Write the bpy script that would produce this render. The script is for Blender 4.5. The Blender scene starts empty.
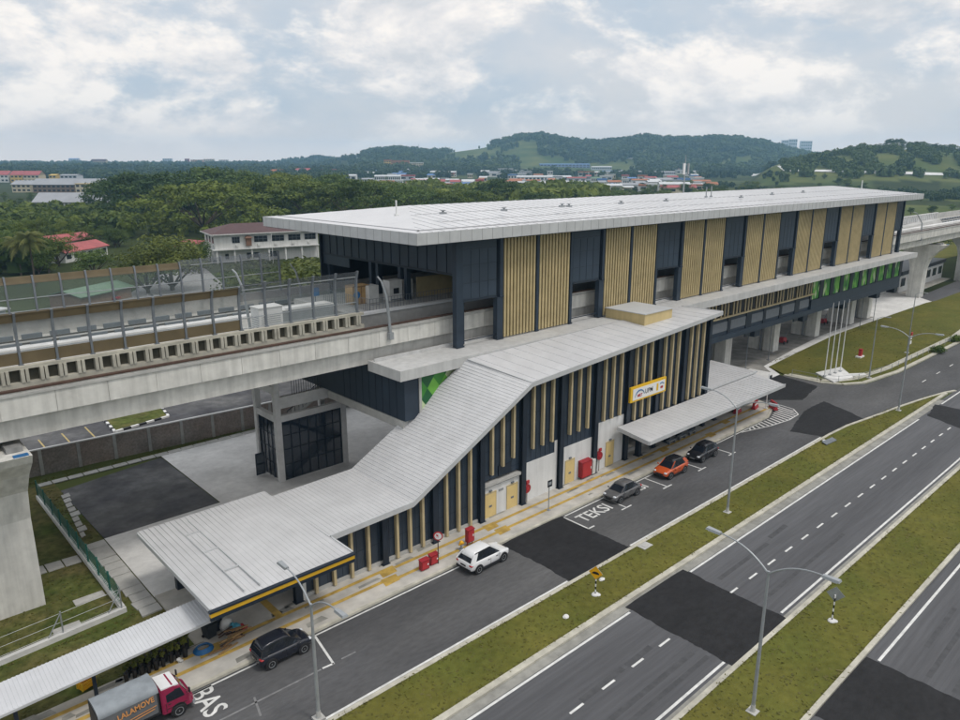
import bpy, math, random
import numpy as np
from mathutils import Vector, Matrix
random.seed(7); rng = np.random.default_rng(7)
S = bpy.context.scene
COL = S.collection
PI = math.pi
# ------------------------------------------------------------------ camera model (photo 960x720)
FPX, HY, VPX, CAMH = 730.0, 164.0, 1301.0, 29.0
PITCH = math.atan((360 - HY) / FPX)
AZ = math.atan2(VPX - 480, FPX * math.cos(PITCH) + (360 - HY) * math.sin(PITCH))   # heading, measured from +X
HEAD = Vector((math.cos(AZ), math.sin(AZ), 0)); RIGHT = Vector((math.sin(AZ), -math.cos(AZ), 0))
FW = HEAD * math.cos(PITCH) - Vector((0, 0, 1)) * math.sin(PITCH)
UPV = HEAD * math.sin(PITCH) + Vector((0, 0, 1)) * math.cos(PITCH)
CAM = Vector((0, 0, CAMH))
def ray(x, y): return RIGHT * (x - 480) - UPV * (y - 360) + FW * FPX
def at(x, y, z=0.0):
    d = ray(x, y); return CAM + d * ((z - CAMH) / d.z)
def polar(px, D, z=0.0):
    """world point at forward distance D whose bearing is that of photo column px (near the horizon)"""
    r = (px - 480) / FPX * D * math.cos(PITCH)
    p = HEAD * D + RIGHT * r
    return Vector((p.x, p.y, z))
def to_pd(x, y):
    D = x * HEAD.x + y * HEAD.y; r = x * RIGHT.x + y * RIGHT.y
    return 480 + FPX * r / (np.maximum(D, 1e-3) * math.cos(PITCH)), D
cam = bpy.data.cameras.new('camera'); co = bpy.data.objects.new('camera', cam); COL.objects.link(co)
co.location = CAM; co.rotation_euler = (PI / 2 - PITCH, 0, AZ - PI / 2)
cam.sensor_fit = 'HORIZONTAL'; cam.sensor_width = 36; cam.lens = 36 * FPX / 960
cam.clip_start = 0.5; cam.clip_end = 40000
S.camera = co
# ------------------------------------------------------------------ materials
M = {}
def mat(name, col, rough=0.7, metal=0.0, var=0.12, scale=1.5, var2=0.0, scale2=0.15, col2=None, bump=0.0, bscale=20.0,
        spec=0.4, objspace=False, streak=0.0, coat=0.0, coordscale=None):
    """principled material with two octaves of tonal variation (wear), optional second colour patches and rain streaks"""
    m = bpy.data.materials.new(name); m.use_nodes = True
    nt = m.node_tree; N = nt.nodes; L = nt.links
    b = N['Principled BSDF']
    b.inputs['Roughness'].default_value = rough; b.inputs['Metallic'].default_value = metal
    b.inputs['Specular IOR Level'].default_value = spec
    b.inputs['Coat Weight'].default_value = coat
    if objspace:
        tc = N.new('ShaderNodeTexCoord'); vec = tc.outputs['Object']
    else:
        g = N.new('ShaderNodeNewGeometry'); vec = g.outputs['Position']
    if coordscale:
        mp = N.new('ShaderNodeMapping'); mp.inputs['Scale'].default_value = coordscale
        L.new(vec, mp.inputs['Vector']); vec = mp.outputs['Vector']
    def noise(sc, det=5, rgh=0.6):
        n = N.new('ShaderNodeTexNoise'); n.inputs['Scale'].default_value = sc; n.inputs['Detail'].default_value = det
        n.inputs['Roughness'].default_value = rgh
        L.new(vec, n.inputs['Vector']); return n.outputs['Fac']
    def ramp(fac, lo, hi, p0=0.3, p1=0.7):
        r = N.new('ShaderNodeMapRange'); r.inputs['From Min'].default_value = p0; r.inputs['From Max'].default_value = p1
        r.inputs['To Min'].default_value = lo; r.inputs['To Max'].default_value = hi
        L.new(fac, r.inputs['Value']); return r.outputs['Result']
    c4 = (*col, 1)
    cur = None
    if col2 is not None:
        mx = N.new('ShaderNodeMix'); mx.data_type = 'RGBA'
        mx.inputs['A'].default_value = c4; mx.inputs['B'].default_value = (*col2, 1)
        L.new(ramp(noise(scale2, 6), 0, 1, 0.38, 0.62), mx.inputs['Factor']); cur = mx.outputs['Result']
    def mult(fac):
        nonlocal cur
        mx = N.new('ShaderNodeMix'); mx.data_type = 'RGBA'; mx.blend_type = 'MULTIPLY'; mx.inputs['Factor'].default_value = 1
        if cur is None: mx.inputs['A'].default_value = c4
        else: L.new(cur, mx.inputs['A'])
        L.new(fac, mx.inputs['B']); cur = mx.outputs['Result']
    if var > 0: mult(ramp(noise(scale), 1 - var, 1 + var))
    if var2 > 0: mult(ramp(noise(scale2 * 1.7, 4), 1 - var2, 1 + var2))
    if streak > 0:
        mp = N.new('ShaderNodeMapping'); mp.inputs['Scale'].default_value = (2.2, 2.2, 0.12)
        L.new(vec, mp.inputs['Vector'])
        n = N.new('ShaderNodeTexNoise'); n.inputs['Scale'].default_value = 1.0; n.inputs['Detail'].default_value = 6
        L.new(mp.outputs['Vector'], n.inputs['Vector'])
        mult(ramp(n.outputs['Fac'], 1 - streak, 1.05, 0.35, 0.62))
    if cur is None: b.inputs['Base Color'].default_value = c4
    else: L.new(cur, b.inputs['Base Color'])
    if bump > 0:
        bp = N.new('ShaderNodeBump'); bp.inputs['Strength'].default_value = bump; bp.inputs['Distance'].default_value = 0.05
        L.new(noise(bscale), bp.inputs['Height']); L.new(bp.outputs['Normal'], b.inputs['Normal'])
    M[name] = m
    return m
def glassy(name, col, alpha, rough=0.08):
    m = bpy.data.materials.new(name); m.use_nodes = True
    nt = m.node_tree; N = nt.nodes; L = nt.links
    b = N['Principled BSDF']; b.inputs['Base Color'].default_value = (*col, 1); b.inputs['Roughness'].default_value = rough
    t = N.new('ShaderNodeBsdfTransparent'); mx = N.new('ShaderNodeMixShader'); mx.inputs[0].default_value = alpha
    n = N.new('ShaderNodeTexNoise'); n.inputs['Scale'].default_value = 0.7
    mr = N.new('ShaderNodeMapRange'); mr.inputs['To Min'].default_value = alpha * 0.7; mr.inputs['To Max'].default_value = min(1, alpha * 1.3)
    L.new(n.outputs['Fac'], mr.inputs['Value']); L.new(mr.outputs['Result'], mx.inputs[0])
    L.new(t.outputs[0], mx.inputs[1]); L.new(b.outputs[0], mx.inputs[2])
    L.new(mx.outputs[0], N['Material Output'].inputs['Surface'])
    M[name] = m; return m
def leafmat(name, c1, c2, c3=None, scale=0.12):
    m = bpy.data.materials.new(name); m.use_nodes = True
    nt = m.node_tree; N = nt.nodes; L = nt.links
    b = N['Principled BSDF']; b.inputs['Roughness'].default_value = 0.6; b.inputs['Specular IOR Level'].default_value = 0.25
    g = N.new('ShaderNodeNewGeometry'); n = N.new('ShaderNodeTexNoise'); n.inputs['Scale'].default_value = scale; n.inputs['Detail'].default_value = 4
    L.new(g.outputs['Position'], n.inputs['Vector'])
    oi = N.new('ShaderNodeObjectInfo')
    ad = N.new('ShaderNodeMath'); ad.operation = 'ADD'; L.new(n.outputs['Fac'], ad.inputs[0])
    mm = N.new('ShaderNodeMath'); mm.operation = 'MULTIPLY_ADD'; mm.inputs[1].default_value = 0.34; mm.inputs[2].default_value = -0.17
    L.new(oi.outputs['Random'], mm.inputs[0]); L.new(mm.outputs[0], ad.inputs[1])
    rp = N.new('ShaderNodeValToRGB'); e = rp.color_ramp.elements
    e[0].position = 0.3; e[0].color = (*c1, 1); e[1].position = 0.7; e[1].color = (*c2, 1)
    if c3: x = e.new(0.9); x.color = (*c3, 1)
    L.new(ad.outputs[0], rp.inputs['Fac']); L.new(rp.outputs['Color'], b.inputs['Base Color'])
    tr = N.new('ShaderNodeBsdfTranslucent'); L.new(rp.outputs['Color'], tr.inputs['Color'])
    mx = N.new('ShaderNodeMixShader'); mx.inputs[0].default_value = 0.25
    L.new(b.outputs[0], mx.inputs[1]); L.new(tr.outputs[0], mx.inputs[2]); L.new(mx.outputs[0], N['Material Output'].inputs['Surface'])
    M[name] = m; return m
mat('asphalt', (0.078, 0.078, 0.081), 0.85, var=0.16, scale=4.0, var2=0.28, scale2=0.10, bump=0.3, bscale=30, spec=0.3, coordscale=(0.35, 1, 1), col2=(0.095, 0.094, 0.094))
mat('asphalt_main', (0.100, 0.101, 0.107), 0.85, var=0.15, scale=4.0, var2=0.2, scale2=0.14, bump=0.3, bscale=30, spec=0.3, coordscale=(0.05, 1, 1), col2=(0.085, 0.086, 0.092))
mat('asphalt_new', (0.016, 0.016, 0.0175), 0.8, var=0.3, scale=2.5, var2=0.25, scale2=0.25, bump=0.3, bscale=30, spec=0.3, coordscale=(0.6, 1, 1))
mat('tyre_mark', (0.07, 0.071, 0.075), 0.85, var=0.2, scale=2.0, spec=0.3)
mat('tarmac_old', (0.058, 0.058, 0.065), 0.85, var=0.3, scale=0.9, var2=0.3, col2=(0.115, 0.115, 0.115), scale2=0.16, bump=0.2, bscale=20)
mat('concrete', (0.42, 0.415, 0.395), 0.85, var=0.1, scale=2, var2=0.16, scale2=0.2)
mat('concrete_bright', (0.69, 0.685, 0.67), 0.85, var=0.1, scale=1.5, var2=0.14, scale2=0.12, col2=(0.61, 0.605, 0.59))
mat('concrete_stained', (0.62, 0.61, 0.57), 0.85, var=0.08, scale=1.5, var2=0.1, scale2=0.3, streak=0.16)
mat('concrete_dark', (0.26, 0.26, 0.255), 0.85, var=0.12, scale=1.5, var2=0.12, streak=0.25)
mat('concrete_mottled', (0.2, 0.195, 0.18), 0.8, var=0.2, scale=0.6, var2=0.25, scale2=0.15, col2=(0.3, 0.29, 0.27))
mat('paving', (0.46, 0.445, 0.41), 0.85, var=0.14, scale=0.9, var2=0.14, scale2=0.35, col2=(0.47, 0.44, 0.39))
mat('kerb', (0.45, 0.43, 0.36), 0.85, var=0.18, scale=1.2, var2=0.15, scale2=0.4)
mat('gutter', (0.26, 0.255, 0.23), 0.85, var=0.2, scale=1.2, var2=0.2, scale2=0.3)
mat('tactile', (0.45, 0.30, 0.07), 0.8, var=0.2, scale=1.5, var2=0.25, scale2=0.6)
mat('road_paint', (0.62, 0.62, 0.6), 0.7, var=0.15, scale=2.5, var2=0.12, scale2=0.6)
mat('road_paint_worn', (0.19, 0.19, 0.19), 0.8, var=0.3, scale=2.5)
mat('road_paint_yellow', (0.42, 0.33, 0.14), 0.7, var=0.2, scale=2)
mat('grass', (0.126, 0.118, 0.027), 0.9, var=0.18, scale=2.2, var2=0.12, scale2=0.14, col2=(0.094, 0.102, 0.022), bump=0.5, bscale=9, spec=0.1)
mat('grass_rough', (0.072, 0.098, 0.022), 0.9, var=0.35, scale=1.6, var2=0.3, scale2=0.2, col2=(0.12, 0.105, 0.04), bump=0.6, bscale=7, spec=0.1)
mat('roof_white', (0.53, 0.53, 0.535), 0.42, var=0.05, scale=1.2, var2=0.07, scale2=0.15, spec=0.5)
mat('roof_panel', (0.58, 0.58, 0.59), 0.4, var=0.04, scale=0.8, var2=0.07, scale2=0.06, spec=0.5)
mat('roof_corr', (0.58, 0.59, 0.61), 0.4, var=0.04, scale=1.2, var2=0.06, scale2=0.2, spec=0.5)
mat('seam', (0.36, 0.36, 0.37), 0.6, var=0.1)
mat('fascia', (0.5, 0.51, 0.515), 0.45, var=0.07, scale=0.8, var2=0.06, scale2=0.4, spec=0.5)
mat('ledge', (0.5, 0.5, 0.49), 0.6, var=0.06, scale=1.0, var2=0.08, scale2=0.2, streak=0.08)
mat('navy', (0.024, 0.037, 0.056), 0.45, var=0.12, scale=0.8, var2=0.12, scale2=0.2, spec=0.4)
mat('navy_dark', (0.016, 0.024, 0.037), 0.45, var=0.15, scale=1.0, spec=0.4)
mat('navy_panel', (0.032, 0.047, 0.069), 0.4, var=0.1, scale=0.5, var2=0.14, scale2=0.15, spec=0.45)
mat('gold', (0.46, 0.37, 0.195), 0.5, var=0.1, scale=1.2, var2=0.1, scale2=0.3)
mat('gold_fin', (0.50, 0.41, 0.245), 0.5, var=0.1, scale=1.0, var2=0.1, scale2=0.3)
mat('dark_gap', (0.012, 0.014, 0.018), 0.6, var=0.1)
mat('hole_back', (0.085, 0.08, 0.06), 0.9, var=0.25); mat('white_wall', (0.64, 0.64, 0.63), 0.8, var=0.05, scale=0.6, var2=0.06, streak=0.07)
mat('cream', (0.56, 0.44, 0.22), 0.7, var=0.06, scale=0.8, streak=0.08)
mat('door_yellow', (0.66, 0.5, 0.22), 0.6, var=0.05)
mat('canopy_yellow', (0.62, 0.36, 0.02), 0.5, var=0.08)
mat('sign_yellow', (0.75, 0.46, 0.02), 0.5, var=0.04)
mat('warn_yellow', (0.78, 0.40, 0.01), 0.45, var=0.05)
mat('red', (0.30, 0.018, 0.026), 0.5, var=0.12, scale=2)
mat('red_bright', (0.42, 0.028, 0.034), 0.45, var=0.08)
mat('white_paint', (0.75, 0.75, 0.74), 0.5, var=0.04)
mat('black_paint', (0.015, 0.015, 0.016), 0.5, var=0.1)
mat('galv', (0.33, 0.35, 0.365), 0.45, metal=0.3, var=0.1, scale=2)
mat('galv_dark', (0.17, 0.188, 0.21), 0.5, metal=0.2, var=0.1, scale=2)
mat('lamp_lens', (0.6, 0.62, 0.63), 0.2, var=0.03)
mat('rust', (0.075, 0.042, 0.03), 0.8, var=0.3, scale=2)
mat('rail_steel', (0.07, 0.06, 0.055), 0.5, metal=0.3, var=0.2)
mat('ballast', (0.43, 0.42, 0.39), 0.9, var=0.2, scale=1.2, var2=0.12, scale2=0.3)
mat('barrier_brown', (0.13, 0.10, 0.054), 0.6, var=0.12, scale=1.0, var2=0.1, scale2=0.3)
glassy('barrier_clear', (0.22, 0.28, 0.29), 0.13)
glassy('barrier_mesh', (0.16, 0.18, 0.2), 0.3, 0.5)
glassy('tower_glass', (0.02, 0.032, 0.052), 0.72, 0.06)
mat('glass_dark', (0.01, 0.013, 0.02), 0.08, var=0.1, spec=0.6)
mat('window_dark', (0.02, 0.024, 0.03), 0.15, var=0.2, spec=0.5)
mat('green_a', (0.05, 0.25, 0.035), 0.4, var=0.1); mat('green_b', (0.16, 0.44, 0.06), 0.4, var=0.1)
mat('green_c', (0.5, 0.6, 0.36), 0.4, var=0.1); mat('green_d', (0.015, 0.11, 0.035), 0.4, var=0.1)
mat('brick_infill', (0.32, 0.26, 0.225), 0.9, var=0.25, scale=5, var2=0.25, scale2=0.25, col2=(0.26, 0.235, 0.215))
mat('fence_green', (0.02, 0.13, 0.10), 0.5, var=0.15)
mat('plywood', (0.42, 0.27, 0.12), 0.7, var=0.12, scale=2)
mat('wood', (0.25, 0.15, 0.07), 0.8, var=0.25, scale=3)
mat('blue_plastic', (0.02, 0.13, 0.32), 0.4, var=0.1)
mat('cyan_plastic', (0.06, 0.28, 0.38), 0.5, var=0.15)
mat('bin_dark', (0.02, 0.025, 0.03), 0.5, var=0.2)
mat('plastic_white', (0.6, 0.6, 0.58), 0.5, var=0.12)
mat('trunk', (0.09, 0.07, 0.05), 0.9, var=0.25, scale=2)
leafmat('leaf_rain', (0.045, 0.08, 0.012), (0.155, 0.195, 0.03), (0.25, 0.255, 0.05))
leafmat('leaf_dark', (0.034, 0.068, 0.014), (0.11, 0.165, 0.03))
leafmat('leaf_light', (0.06, 0.085, 0.016), (0.16, 0.185, 0.036), (0.23, 0.2, 0.055), 0.3)
leafmat('leaf_palm', (0.08, 0.10, 0.022), (0.2, 0.2, 0.05), (0.36, 0.26, 0.07), 0.25)
leafmat('grass_blade', (0.095, 0.1, 0.022), (0.13, 0.118, 0.03), (0.19, 0.165, 0.062), 0.35)
leafmat('leaf_far', (0.024, 0.05, 0.014), (0.085, 0.125, 0.028), (0.14, 0.165, 0.038), 0.012)
leafmat('leaf_sapling_lit', (0.12, 0.15, 0.03), (0.26, 0.27, 0.06))  # brighter leaf tone, standing in for light on saplings under the walkway roof
# ------------------------------------------------------------------ mesh builder
class MB:
    def __init__(s, mats=None): s.v = []; s.f = []; s.mi = []; s.m = 0; s.smooth = False
    def add(s, vs, fs):
        o = len(s.v); s.v.extend([tuple(p) for p in vs])
        for f in fs: s.f.append([o + i for i in f]); s.mi.append(s.m)
        return s
    def box(s, x0, x1, y0, y1, z0, z1):
        if x0 > x1: x0, x1 = x1, x0
        if y0 > y1: y0, y1 = y1, y0
        if z0 > z1: z0, z1 = z1, z0
        return s.add([(x0,y0,z0),(x1,y0,z0),(x1,y1,z0),(x0,y1,z0),(x0,y0,z1),(x1,y0,z1),(x1,y1,z1),(x0,y1,z1)],
              [(3,2,1,0),(4,5,6,7),(0,1,5,4),(1,2,6,5),(2,3,7,6),(3,0,4,7)])
    def hexa(s, b, t):
        """8-corner solid: 4 bottom corners, 4 top corners (counter-clockwise from above)"""
        return s.add(list(b) + list(t), [(3,2,1,0),(4,5,6,7),(0,1,5,4),(1,2,6,5),(2,3,7,6),(3,0,4,7)])
    def prism(s, poly, z0, z1):
        a = sum(poly[i][0]*poly[(i+1)%len(poly)][1]-poly[(i+1)%len(poly)][0]*poly[i][1] for i in range(len(poly)))
        if a < 0: poly = poly[::-1]
        n = len(poly)
        vs = [(p[0],p[1],z0) for p in poly] + [(p[0],p[1],z1) for p in poly]
        return s.add(vs, [tuple(range(n-1,-1,-1)), tuple(range(n,2*n))] + [(i,(i+1)%n,n+(i+1)%n,n+i) for i in range(n)])
    def sheet(s, poly, z=None):
        n = len(poly)
        a = sum(poly[i][0]*poly[(i+1)%n][1]-poly[(i+1)%n][0]*poly[i][1] for i in range(n))
        if a < 0: poly = poly[::-1]
        return s.add([(p[0],p[1],p[2] if z is None else z) for p in poly], [tuple(range(n))])
    def slab(s, quad, t):
        """thick plate: quad of 3D points (ccw from above), thickness t downwards"""
        return s.hexa([(p[0],p[1],p[2]-t) for p in quad], quad)
    def extr(s, prof, axis, a, b):
        """extrude a 2D profile along 'x' (profile = y,z) or 'y' (profile = x,z)"""
        n = len(prof)
        f = (lambda p, t: (t, p[0], p[1])) if axis == 'x' else (lambda p, t: (p[0], t, p[1]))
        vs = [f(p, a) for p in prof] + [f(p, b) for p in prof]
        return s.add(vs, [tuple(range(n-1,-1,-1)), tuple(range(n,2*n))] + [(i,(i+1)%n,n+(i+1)%n,n+i) for i in range(n)])
    def tube(s, pts, r, seg=8, caps=True):
        pts = [Vector(p) for p in pts]; n = len(pts)
        rs = r if isinstance(r, (list, tuple)) else [r]*n
        ref = None; rings = []
        for i, p in enumerate(pts):
            t = (pts[min(i+1,n-1)] - pts[max(i-1,0)]).normalized()
            if ref is None:
                ref = Vector((0,0,1)) if abs(t.z) < 0.9 else Vector((1,0,0))
            u = t.cross(ref)
            if u.length < 1e-5: u = t.cross(Vector((0.3,0.8,0.1)))
            u.normalize(); w = u.cross(t).normalized(); ref = w
            rings.append([p + (u*math.cos(2*PI*k/seg) + w*math.sin(2*PI*k/seg))*rs[i] for k in range(seg)])
        vs = [q for ring in rings for q in ring]; fs = []
        for i in range(n-1):
            for k in range(seg):
                a = i*seg+k; b = i*seg+(k+1)%seg; fs.append((a, a+seg, b+seg, b))
        if caps: fs += [tuple(range(seg)), tuple(range(n*seg-1, (n-1)*seg-1, -1))]
        return s.add(vs, fs)
    def cyl(s, c, r, h, seg=16, axis='z', r2=None):
        a = {'z': Vector((0,0,1)), 'x': Vector((1,0,0)), 'y': Vector((0,1,0))}[axis]
        c = Vector(c); return s.tube([c, c + a*h], [r, r if r2 is None else r2], seg)
    def ell(s, c, r, seg=12, rings=7):
        vs = []; fs = []
        for i in range(rings+1):
            t = PI*i/rings
            for k in range(seg):
                a = 2*PI*k/seg
                vs.append((c[0]+r[0]*math.sin(t)*math.cos(a), c[1]+r[1]*math.sin(t)*math.sin(a), c[2]+r[2]*math.cos(t)))
        for i in range(rings):
            for k in range(seg):
                a = i*seg+k; b = i*seg+(k+1)%seg; fs.append((a, a+seg, b+seg, b))
        return s.add(vs, fs)
    def build(s, name, mats, parent=None, world=True, smooth=False):
        """ONE mesh object; with a parent, world=True turns scene coordinates into the parent's"""
        me = bpy.data.meshes.new(name)
        vs = s.v
        if parent is not None and world:
            l = Vector((0, 0, 0)); pp_ = parent
            while pp_ is not None: l = l + pp_.location; rz = pp_.rotation_euler.z; pp_ = pp_.parent
            c_, s_ = math.cos(-rz), math.sin(-rz)
            vs = [((x-l.x)*c_-(y-l.y)*s_, (x-l.x)*s_+(y-l.y)*c_, z-l.z) for x, y, z in vs]
        me.from_pydata(vs, [], s.f)
        if not isinstance(mats, (list, tuple)): mats = [mats]
        for mm in mats: me.materials.append(M[mm])
        if len(mats) > 1: me.polygons.foreach_set('material_index', s.mi)
        if smooth: me.polygons.foreach_set('use_smooth', [True]*len(s.f))
        me.update()
        o = bpy.data.objects.new(name, me); COL.objects.link(o)
        if parent is not None: o.parent = parent
        return o
def tag(o, label=None, cat=None, group=None, kind=None):
    if label: o['label'] = label
    if cat: o['category'] = cat
    if group: o['group'] = group
    if kind: o['kind'] = kind
    return o
def empty(name, label, cat, loc=(0,0,0), rz=0.0, group=None):
    o = bpy.data.objects.new(name, None); COL.objects.link(o); o.empty_display_size = 0.3
    o.location = loc; o.rotation_euler = (0,0,rz)
    return tag(o, label, cat, group)
def struct(name, mb, m): return tag(mb.build(name, m), kind='structure')
def copy_tree(o, parent=None):
    c = o.copy(); COL.objects.link(c)
    if parent is not None: c.parent = parent
    for ch in KIDS(o): copy_tree(ch, c)
    return c
def KIDS(o): return [c for c in COL.objects if c.parent == o]
def text_mesh(txt, size, depth=0.0, bold=0.0, sx=1.0):
    cu = bpy.data.curves.new('txt', 'FONT'); cu.body = txt; cu.size = size; cu.extrude = depth; cu.offset = bold
    cu.align_x = 'CENTER'; cu.align_y = 'CENTER'; cu.resolution_u = 3
    ob = bpy.data.objects.new('txt', cu); COL.objects.link(ob)
    dg = bpy.context.evaluated_depsgraph_get()
    me = bpy.data.meshes.new_from_object(ob.evaluated_get(dg))
    bpy.data.objects.remove(ob); bpy.data.curves.remove(cu)
    vs = [(v.co.x*sx, v.co.y, v.co.z) for v in me.vertices]; fs = [tuple(p.vertices) for p in me.polygons]
    bpy.data.meshes.remove(me)
    return vs, fs
def text_on(mb, txt, size, o, u, v, bold=0.0, sx=1.0):
    """lay flat letters into mb: o centre, u reading direction, v letter-up direction"""
    vs, fs = text_mesh(txt, size, 0, bold, sx); o = Vector(o); u = Vector(u); v = Vector(v)
    mb.add([o + u*x + v*y for x, y, z in vs], fs)
# ------------------------------------------------------------------ terrain
RID_B = ([300, 340, 362, 372, 395, 420, 440, 460, 480, 500, 520, 540, 560, 580, 600, 620, 640, 660, 690, 715, 740, 765, 790, 830, 880],
         [160, 158, 155, 151, 149, 151, 153, 150, 147, 142, 137, 136, 140, 142, 142, 140, 137, 139, 140, 138, 140, 144, 151, 158, 160])
RID_R = ([740, 775, 800, 830, 850, 870, 890, 910, 930, 960, 1010, 1080, 1200],
         [164, 160, 157, 152, 149, 147, 145, 145, 147, 149, 148, 152, 160])
RID_L = ([-300, -100, 0, 60, 120, 200, 260, 290, 320, 345, 380, 430], [163, 164, 163, 164, 165, 164, 163, 160, 157, 159, 163, 166])
def sstep(t): t = np.clip(t, 0, 1); return t*t*(3-2*t)
def terrain(x, y):
    x = np.asarray(x, float); y = np.asarray(y, float)
    px, D = to_pd(x, y); R = np.hypot(x, y)
    px = np.where(D > 50, px, -9999)
    z = -0.06 + np.clip((R-900)*0.009, 0, 24)*sstep((R-850)/900)
    def ridge(tab, D0, rise, fall, cut):
        top = CAMH + (164 - np.interp(px, tab[0], tab[1]))*D0/782.0
        e = np.minimum(sstep((px-tab[0][0])/40.0), sstep((tab[0][-1]-px)/60.0))
        h = np.maximum(top - cut, 0)*e
        h = h*np.where(D < D0, sstep((D-D0+rise)/rise)**1.3, 1 - 0.6*sstep((D-D0)/fall))
        return np.where(h > 0.02, h, -99.0)
    z = np.maximum(z, ridge(RID_B, 2700., 1000., 1500., 9))
    z = np.maximum(z, ridge(RID_R, 1150., 420., 700., 7))
    z = np.maximum(z, ridge(RID_L, 3400., 900., 1500., 8))
    w = np.sin(x*0.011+1.3)*np.sin(y*0.013)*2.2 + np.sin(x*0.004)*np.cos(y*0.005+2)*3.5
    return z + w*sstep((R-1300)/900)
def tz(x, y): return float(terrain(x, y))
def hit(px, py):
    """where the sight line of a photo pixel meets the terrain"""
    d = ray(px, py).normalized(); t = 60.0
    while t < 9000:
        p = CAM + d*t
        if p.z <= tz(p.x, p.y): return p
        t *= 1.006
    return CAM + d*3000
azs = np.concatenate([np.arange(-55, 55.01, 0.3), np.arange(60, 301, 6.0)])*PI/180
rad = np.concatenate([[0.01], np.linspace(40, 900, 44), np.geomspace(920, 4700, 90)])
A, Rr = np.meshgrid(AZ - azs, rad)
gx = Rr*np.cos(A); gy = Rr*np.sin(A); gz = terrain(gx, gy)
nv, na = gx.shape
vs = np.stack([gx.ravel(), gy.ravel(), gz.ravel()], 1)
i = np.arange(nv-1)[:, None]*na; j = np.arange(na)[None, :]; jn = (j+1) % na
fs = np.stack([i+j, i+jn, i+na+jn, i+na+j], -1).reshape(-1, 4)[:, ::-1]
me = bpy.data.meshes.new('ground'); me.from_pydata(vs.tolist(), [], fs.tolist())
gm = mat('terrain', (0.04, 0.052, 0.018), 0.95, var=0.3, scale=0.05, var2=0.25, scale2=0.006, spec=0.05)
# cover: 0 = dark undergrowth below trees, 1 = open grass (fields, hill pastures)
fpx, fD = to_pd(gx.ravel(), gy.ravel())
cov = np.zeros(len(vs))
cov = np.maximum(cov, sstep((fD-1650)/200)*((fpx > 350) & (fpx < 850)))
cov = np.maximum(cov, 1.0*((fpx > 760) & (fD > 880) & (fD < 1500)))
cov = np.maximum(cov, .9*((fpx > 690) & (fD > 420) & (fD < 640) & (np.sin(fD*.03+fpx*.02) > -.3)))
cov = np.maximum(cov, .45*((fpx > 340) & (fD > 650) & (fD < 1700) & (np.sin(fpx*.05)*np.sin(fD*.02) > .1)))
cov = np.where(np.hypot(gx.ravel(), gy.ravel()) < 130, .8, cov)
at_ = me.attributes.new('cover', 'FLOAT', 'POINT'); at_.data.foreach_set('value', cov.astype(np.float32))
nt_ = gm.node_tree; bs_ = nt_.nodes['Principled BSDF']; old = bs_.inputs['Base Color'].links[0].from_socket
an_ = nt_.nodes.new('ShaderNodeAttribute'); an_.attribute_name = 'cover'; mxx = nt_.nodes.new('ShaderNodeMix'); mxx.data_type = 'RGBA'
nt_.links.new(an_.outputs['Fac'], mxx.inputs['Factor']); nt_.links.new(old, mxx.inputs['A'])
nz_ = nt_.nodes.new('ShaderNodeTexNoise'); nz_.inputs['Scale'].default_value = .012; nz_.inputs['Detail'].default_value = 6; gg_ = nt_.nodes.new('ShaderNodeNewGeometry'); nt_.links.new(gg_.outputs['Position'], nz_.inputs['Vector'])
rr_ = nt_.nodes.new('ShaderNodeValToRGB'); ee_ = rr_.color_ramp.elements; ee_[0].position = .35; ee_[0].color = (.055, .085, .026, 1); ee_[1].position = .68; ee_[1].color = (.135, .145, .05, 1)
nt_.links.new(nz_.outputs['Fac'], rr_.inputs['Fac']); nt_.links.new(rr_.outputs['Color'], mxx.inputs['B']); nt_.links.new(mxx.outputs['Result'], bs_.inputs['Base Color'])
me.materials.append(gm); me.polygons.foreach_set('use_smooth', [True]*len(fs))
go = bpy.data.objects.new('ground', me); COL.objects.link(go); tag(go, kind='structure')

# ------------------------------------------------------------------ roads and ground surfaces near the station
def P2(*pts): return [tuple(at(x, y)[:2]) for x, y in pts]
tipx = [(85.0, 29.55), (91.5, 28.6), (97.0, 27.9), (103.0, 26.9), (107.5, 25.95), (109.3, 25.35)]
road = MB()
road.sheet([(-90, 29.8), (80, 29.8)] + tipx + [(600, 25.3), (600, 32.6), (180, 32.6), (144, 32.9), (113, 33.3), (103.5, 34.4), (100.4, 36.2),
            (99.1, 39), (98.9, 44), (99.2, 62), (85.5, 62), (85.5, 40.6), (84.6, 38.3), (80.5, 36.95), (76, 37), (-90, 37)], 0.0)
struct('service_road', road, 'asphalt')
mr = MB(); mr.sheet([(-90, 17.25), (600, 17.25), (600, 25.3), (-90, 25.3)], -0.004); struct('main_road', mr, 'asphalt_main')
m2 = MB(); m2.sheet([(-90, 2.8), (600, 2.8), (600, 12.25), (-90, 12.25)], -0.004); struct('opposite_road', m2, 'asphalt_main')
hp = MB()
def ribbon(mb, poly, h, z0, axis_edges=None): mb.sheet(poly, h)
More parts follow.
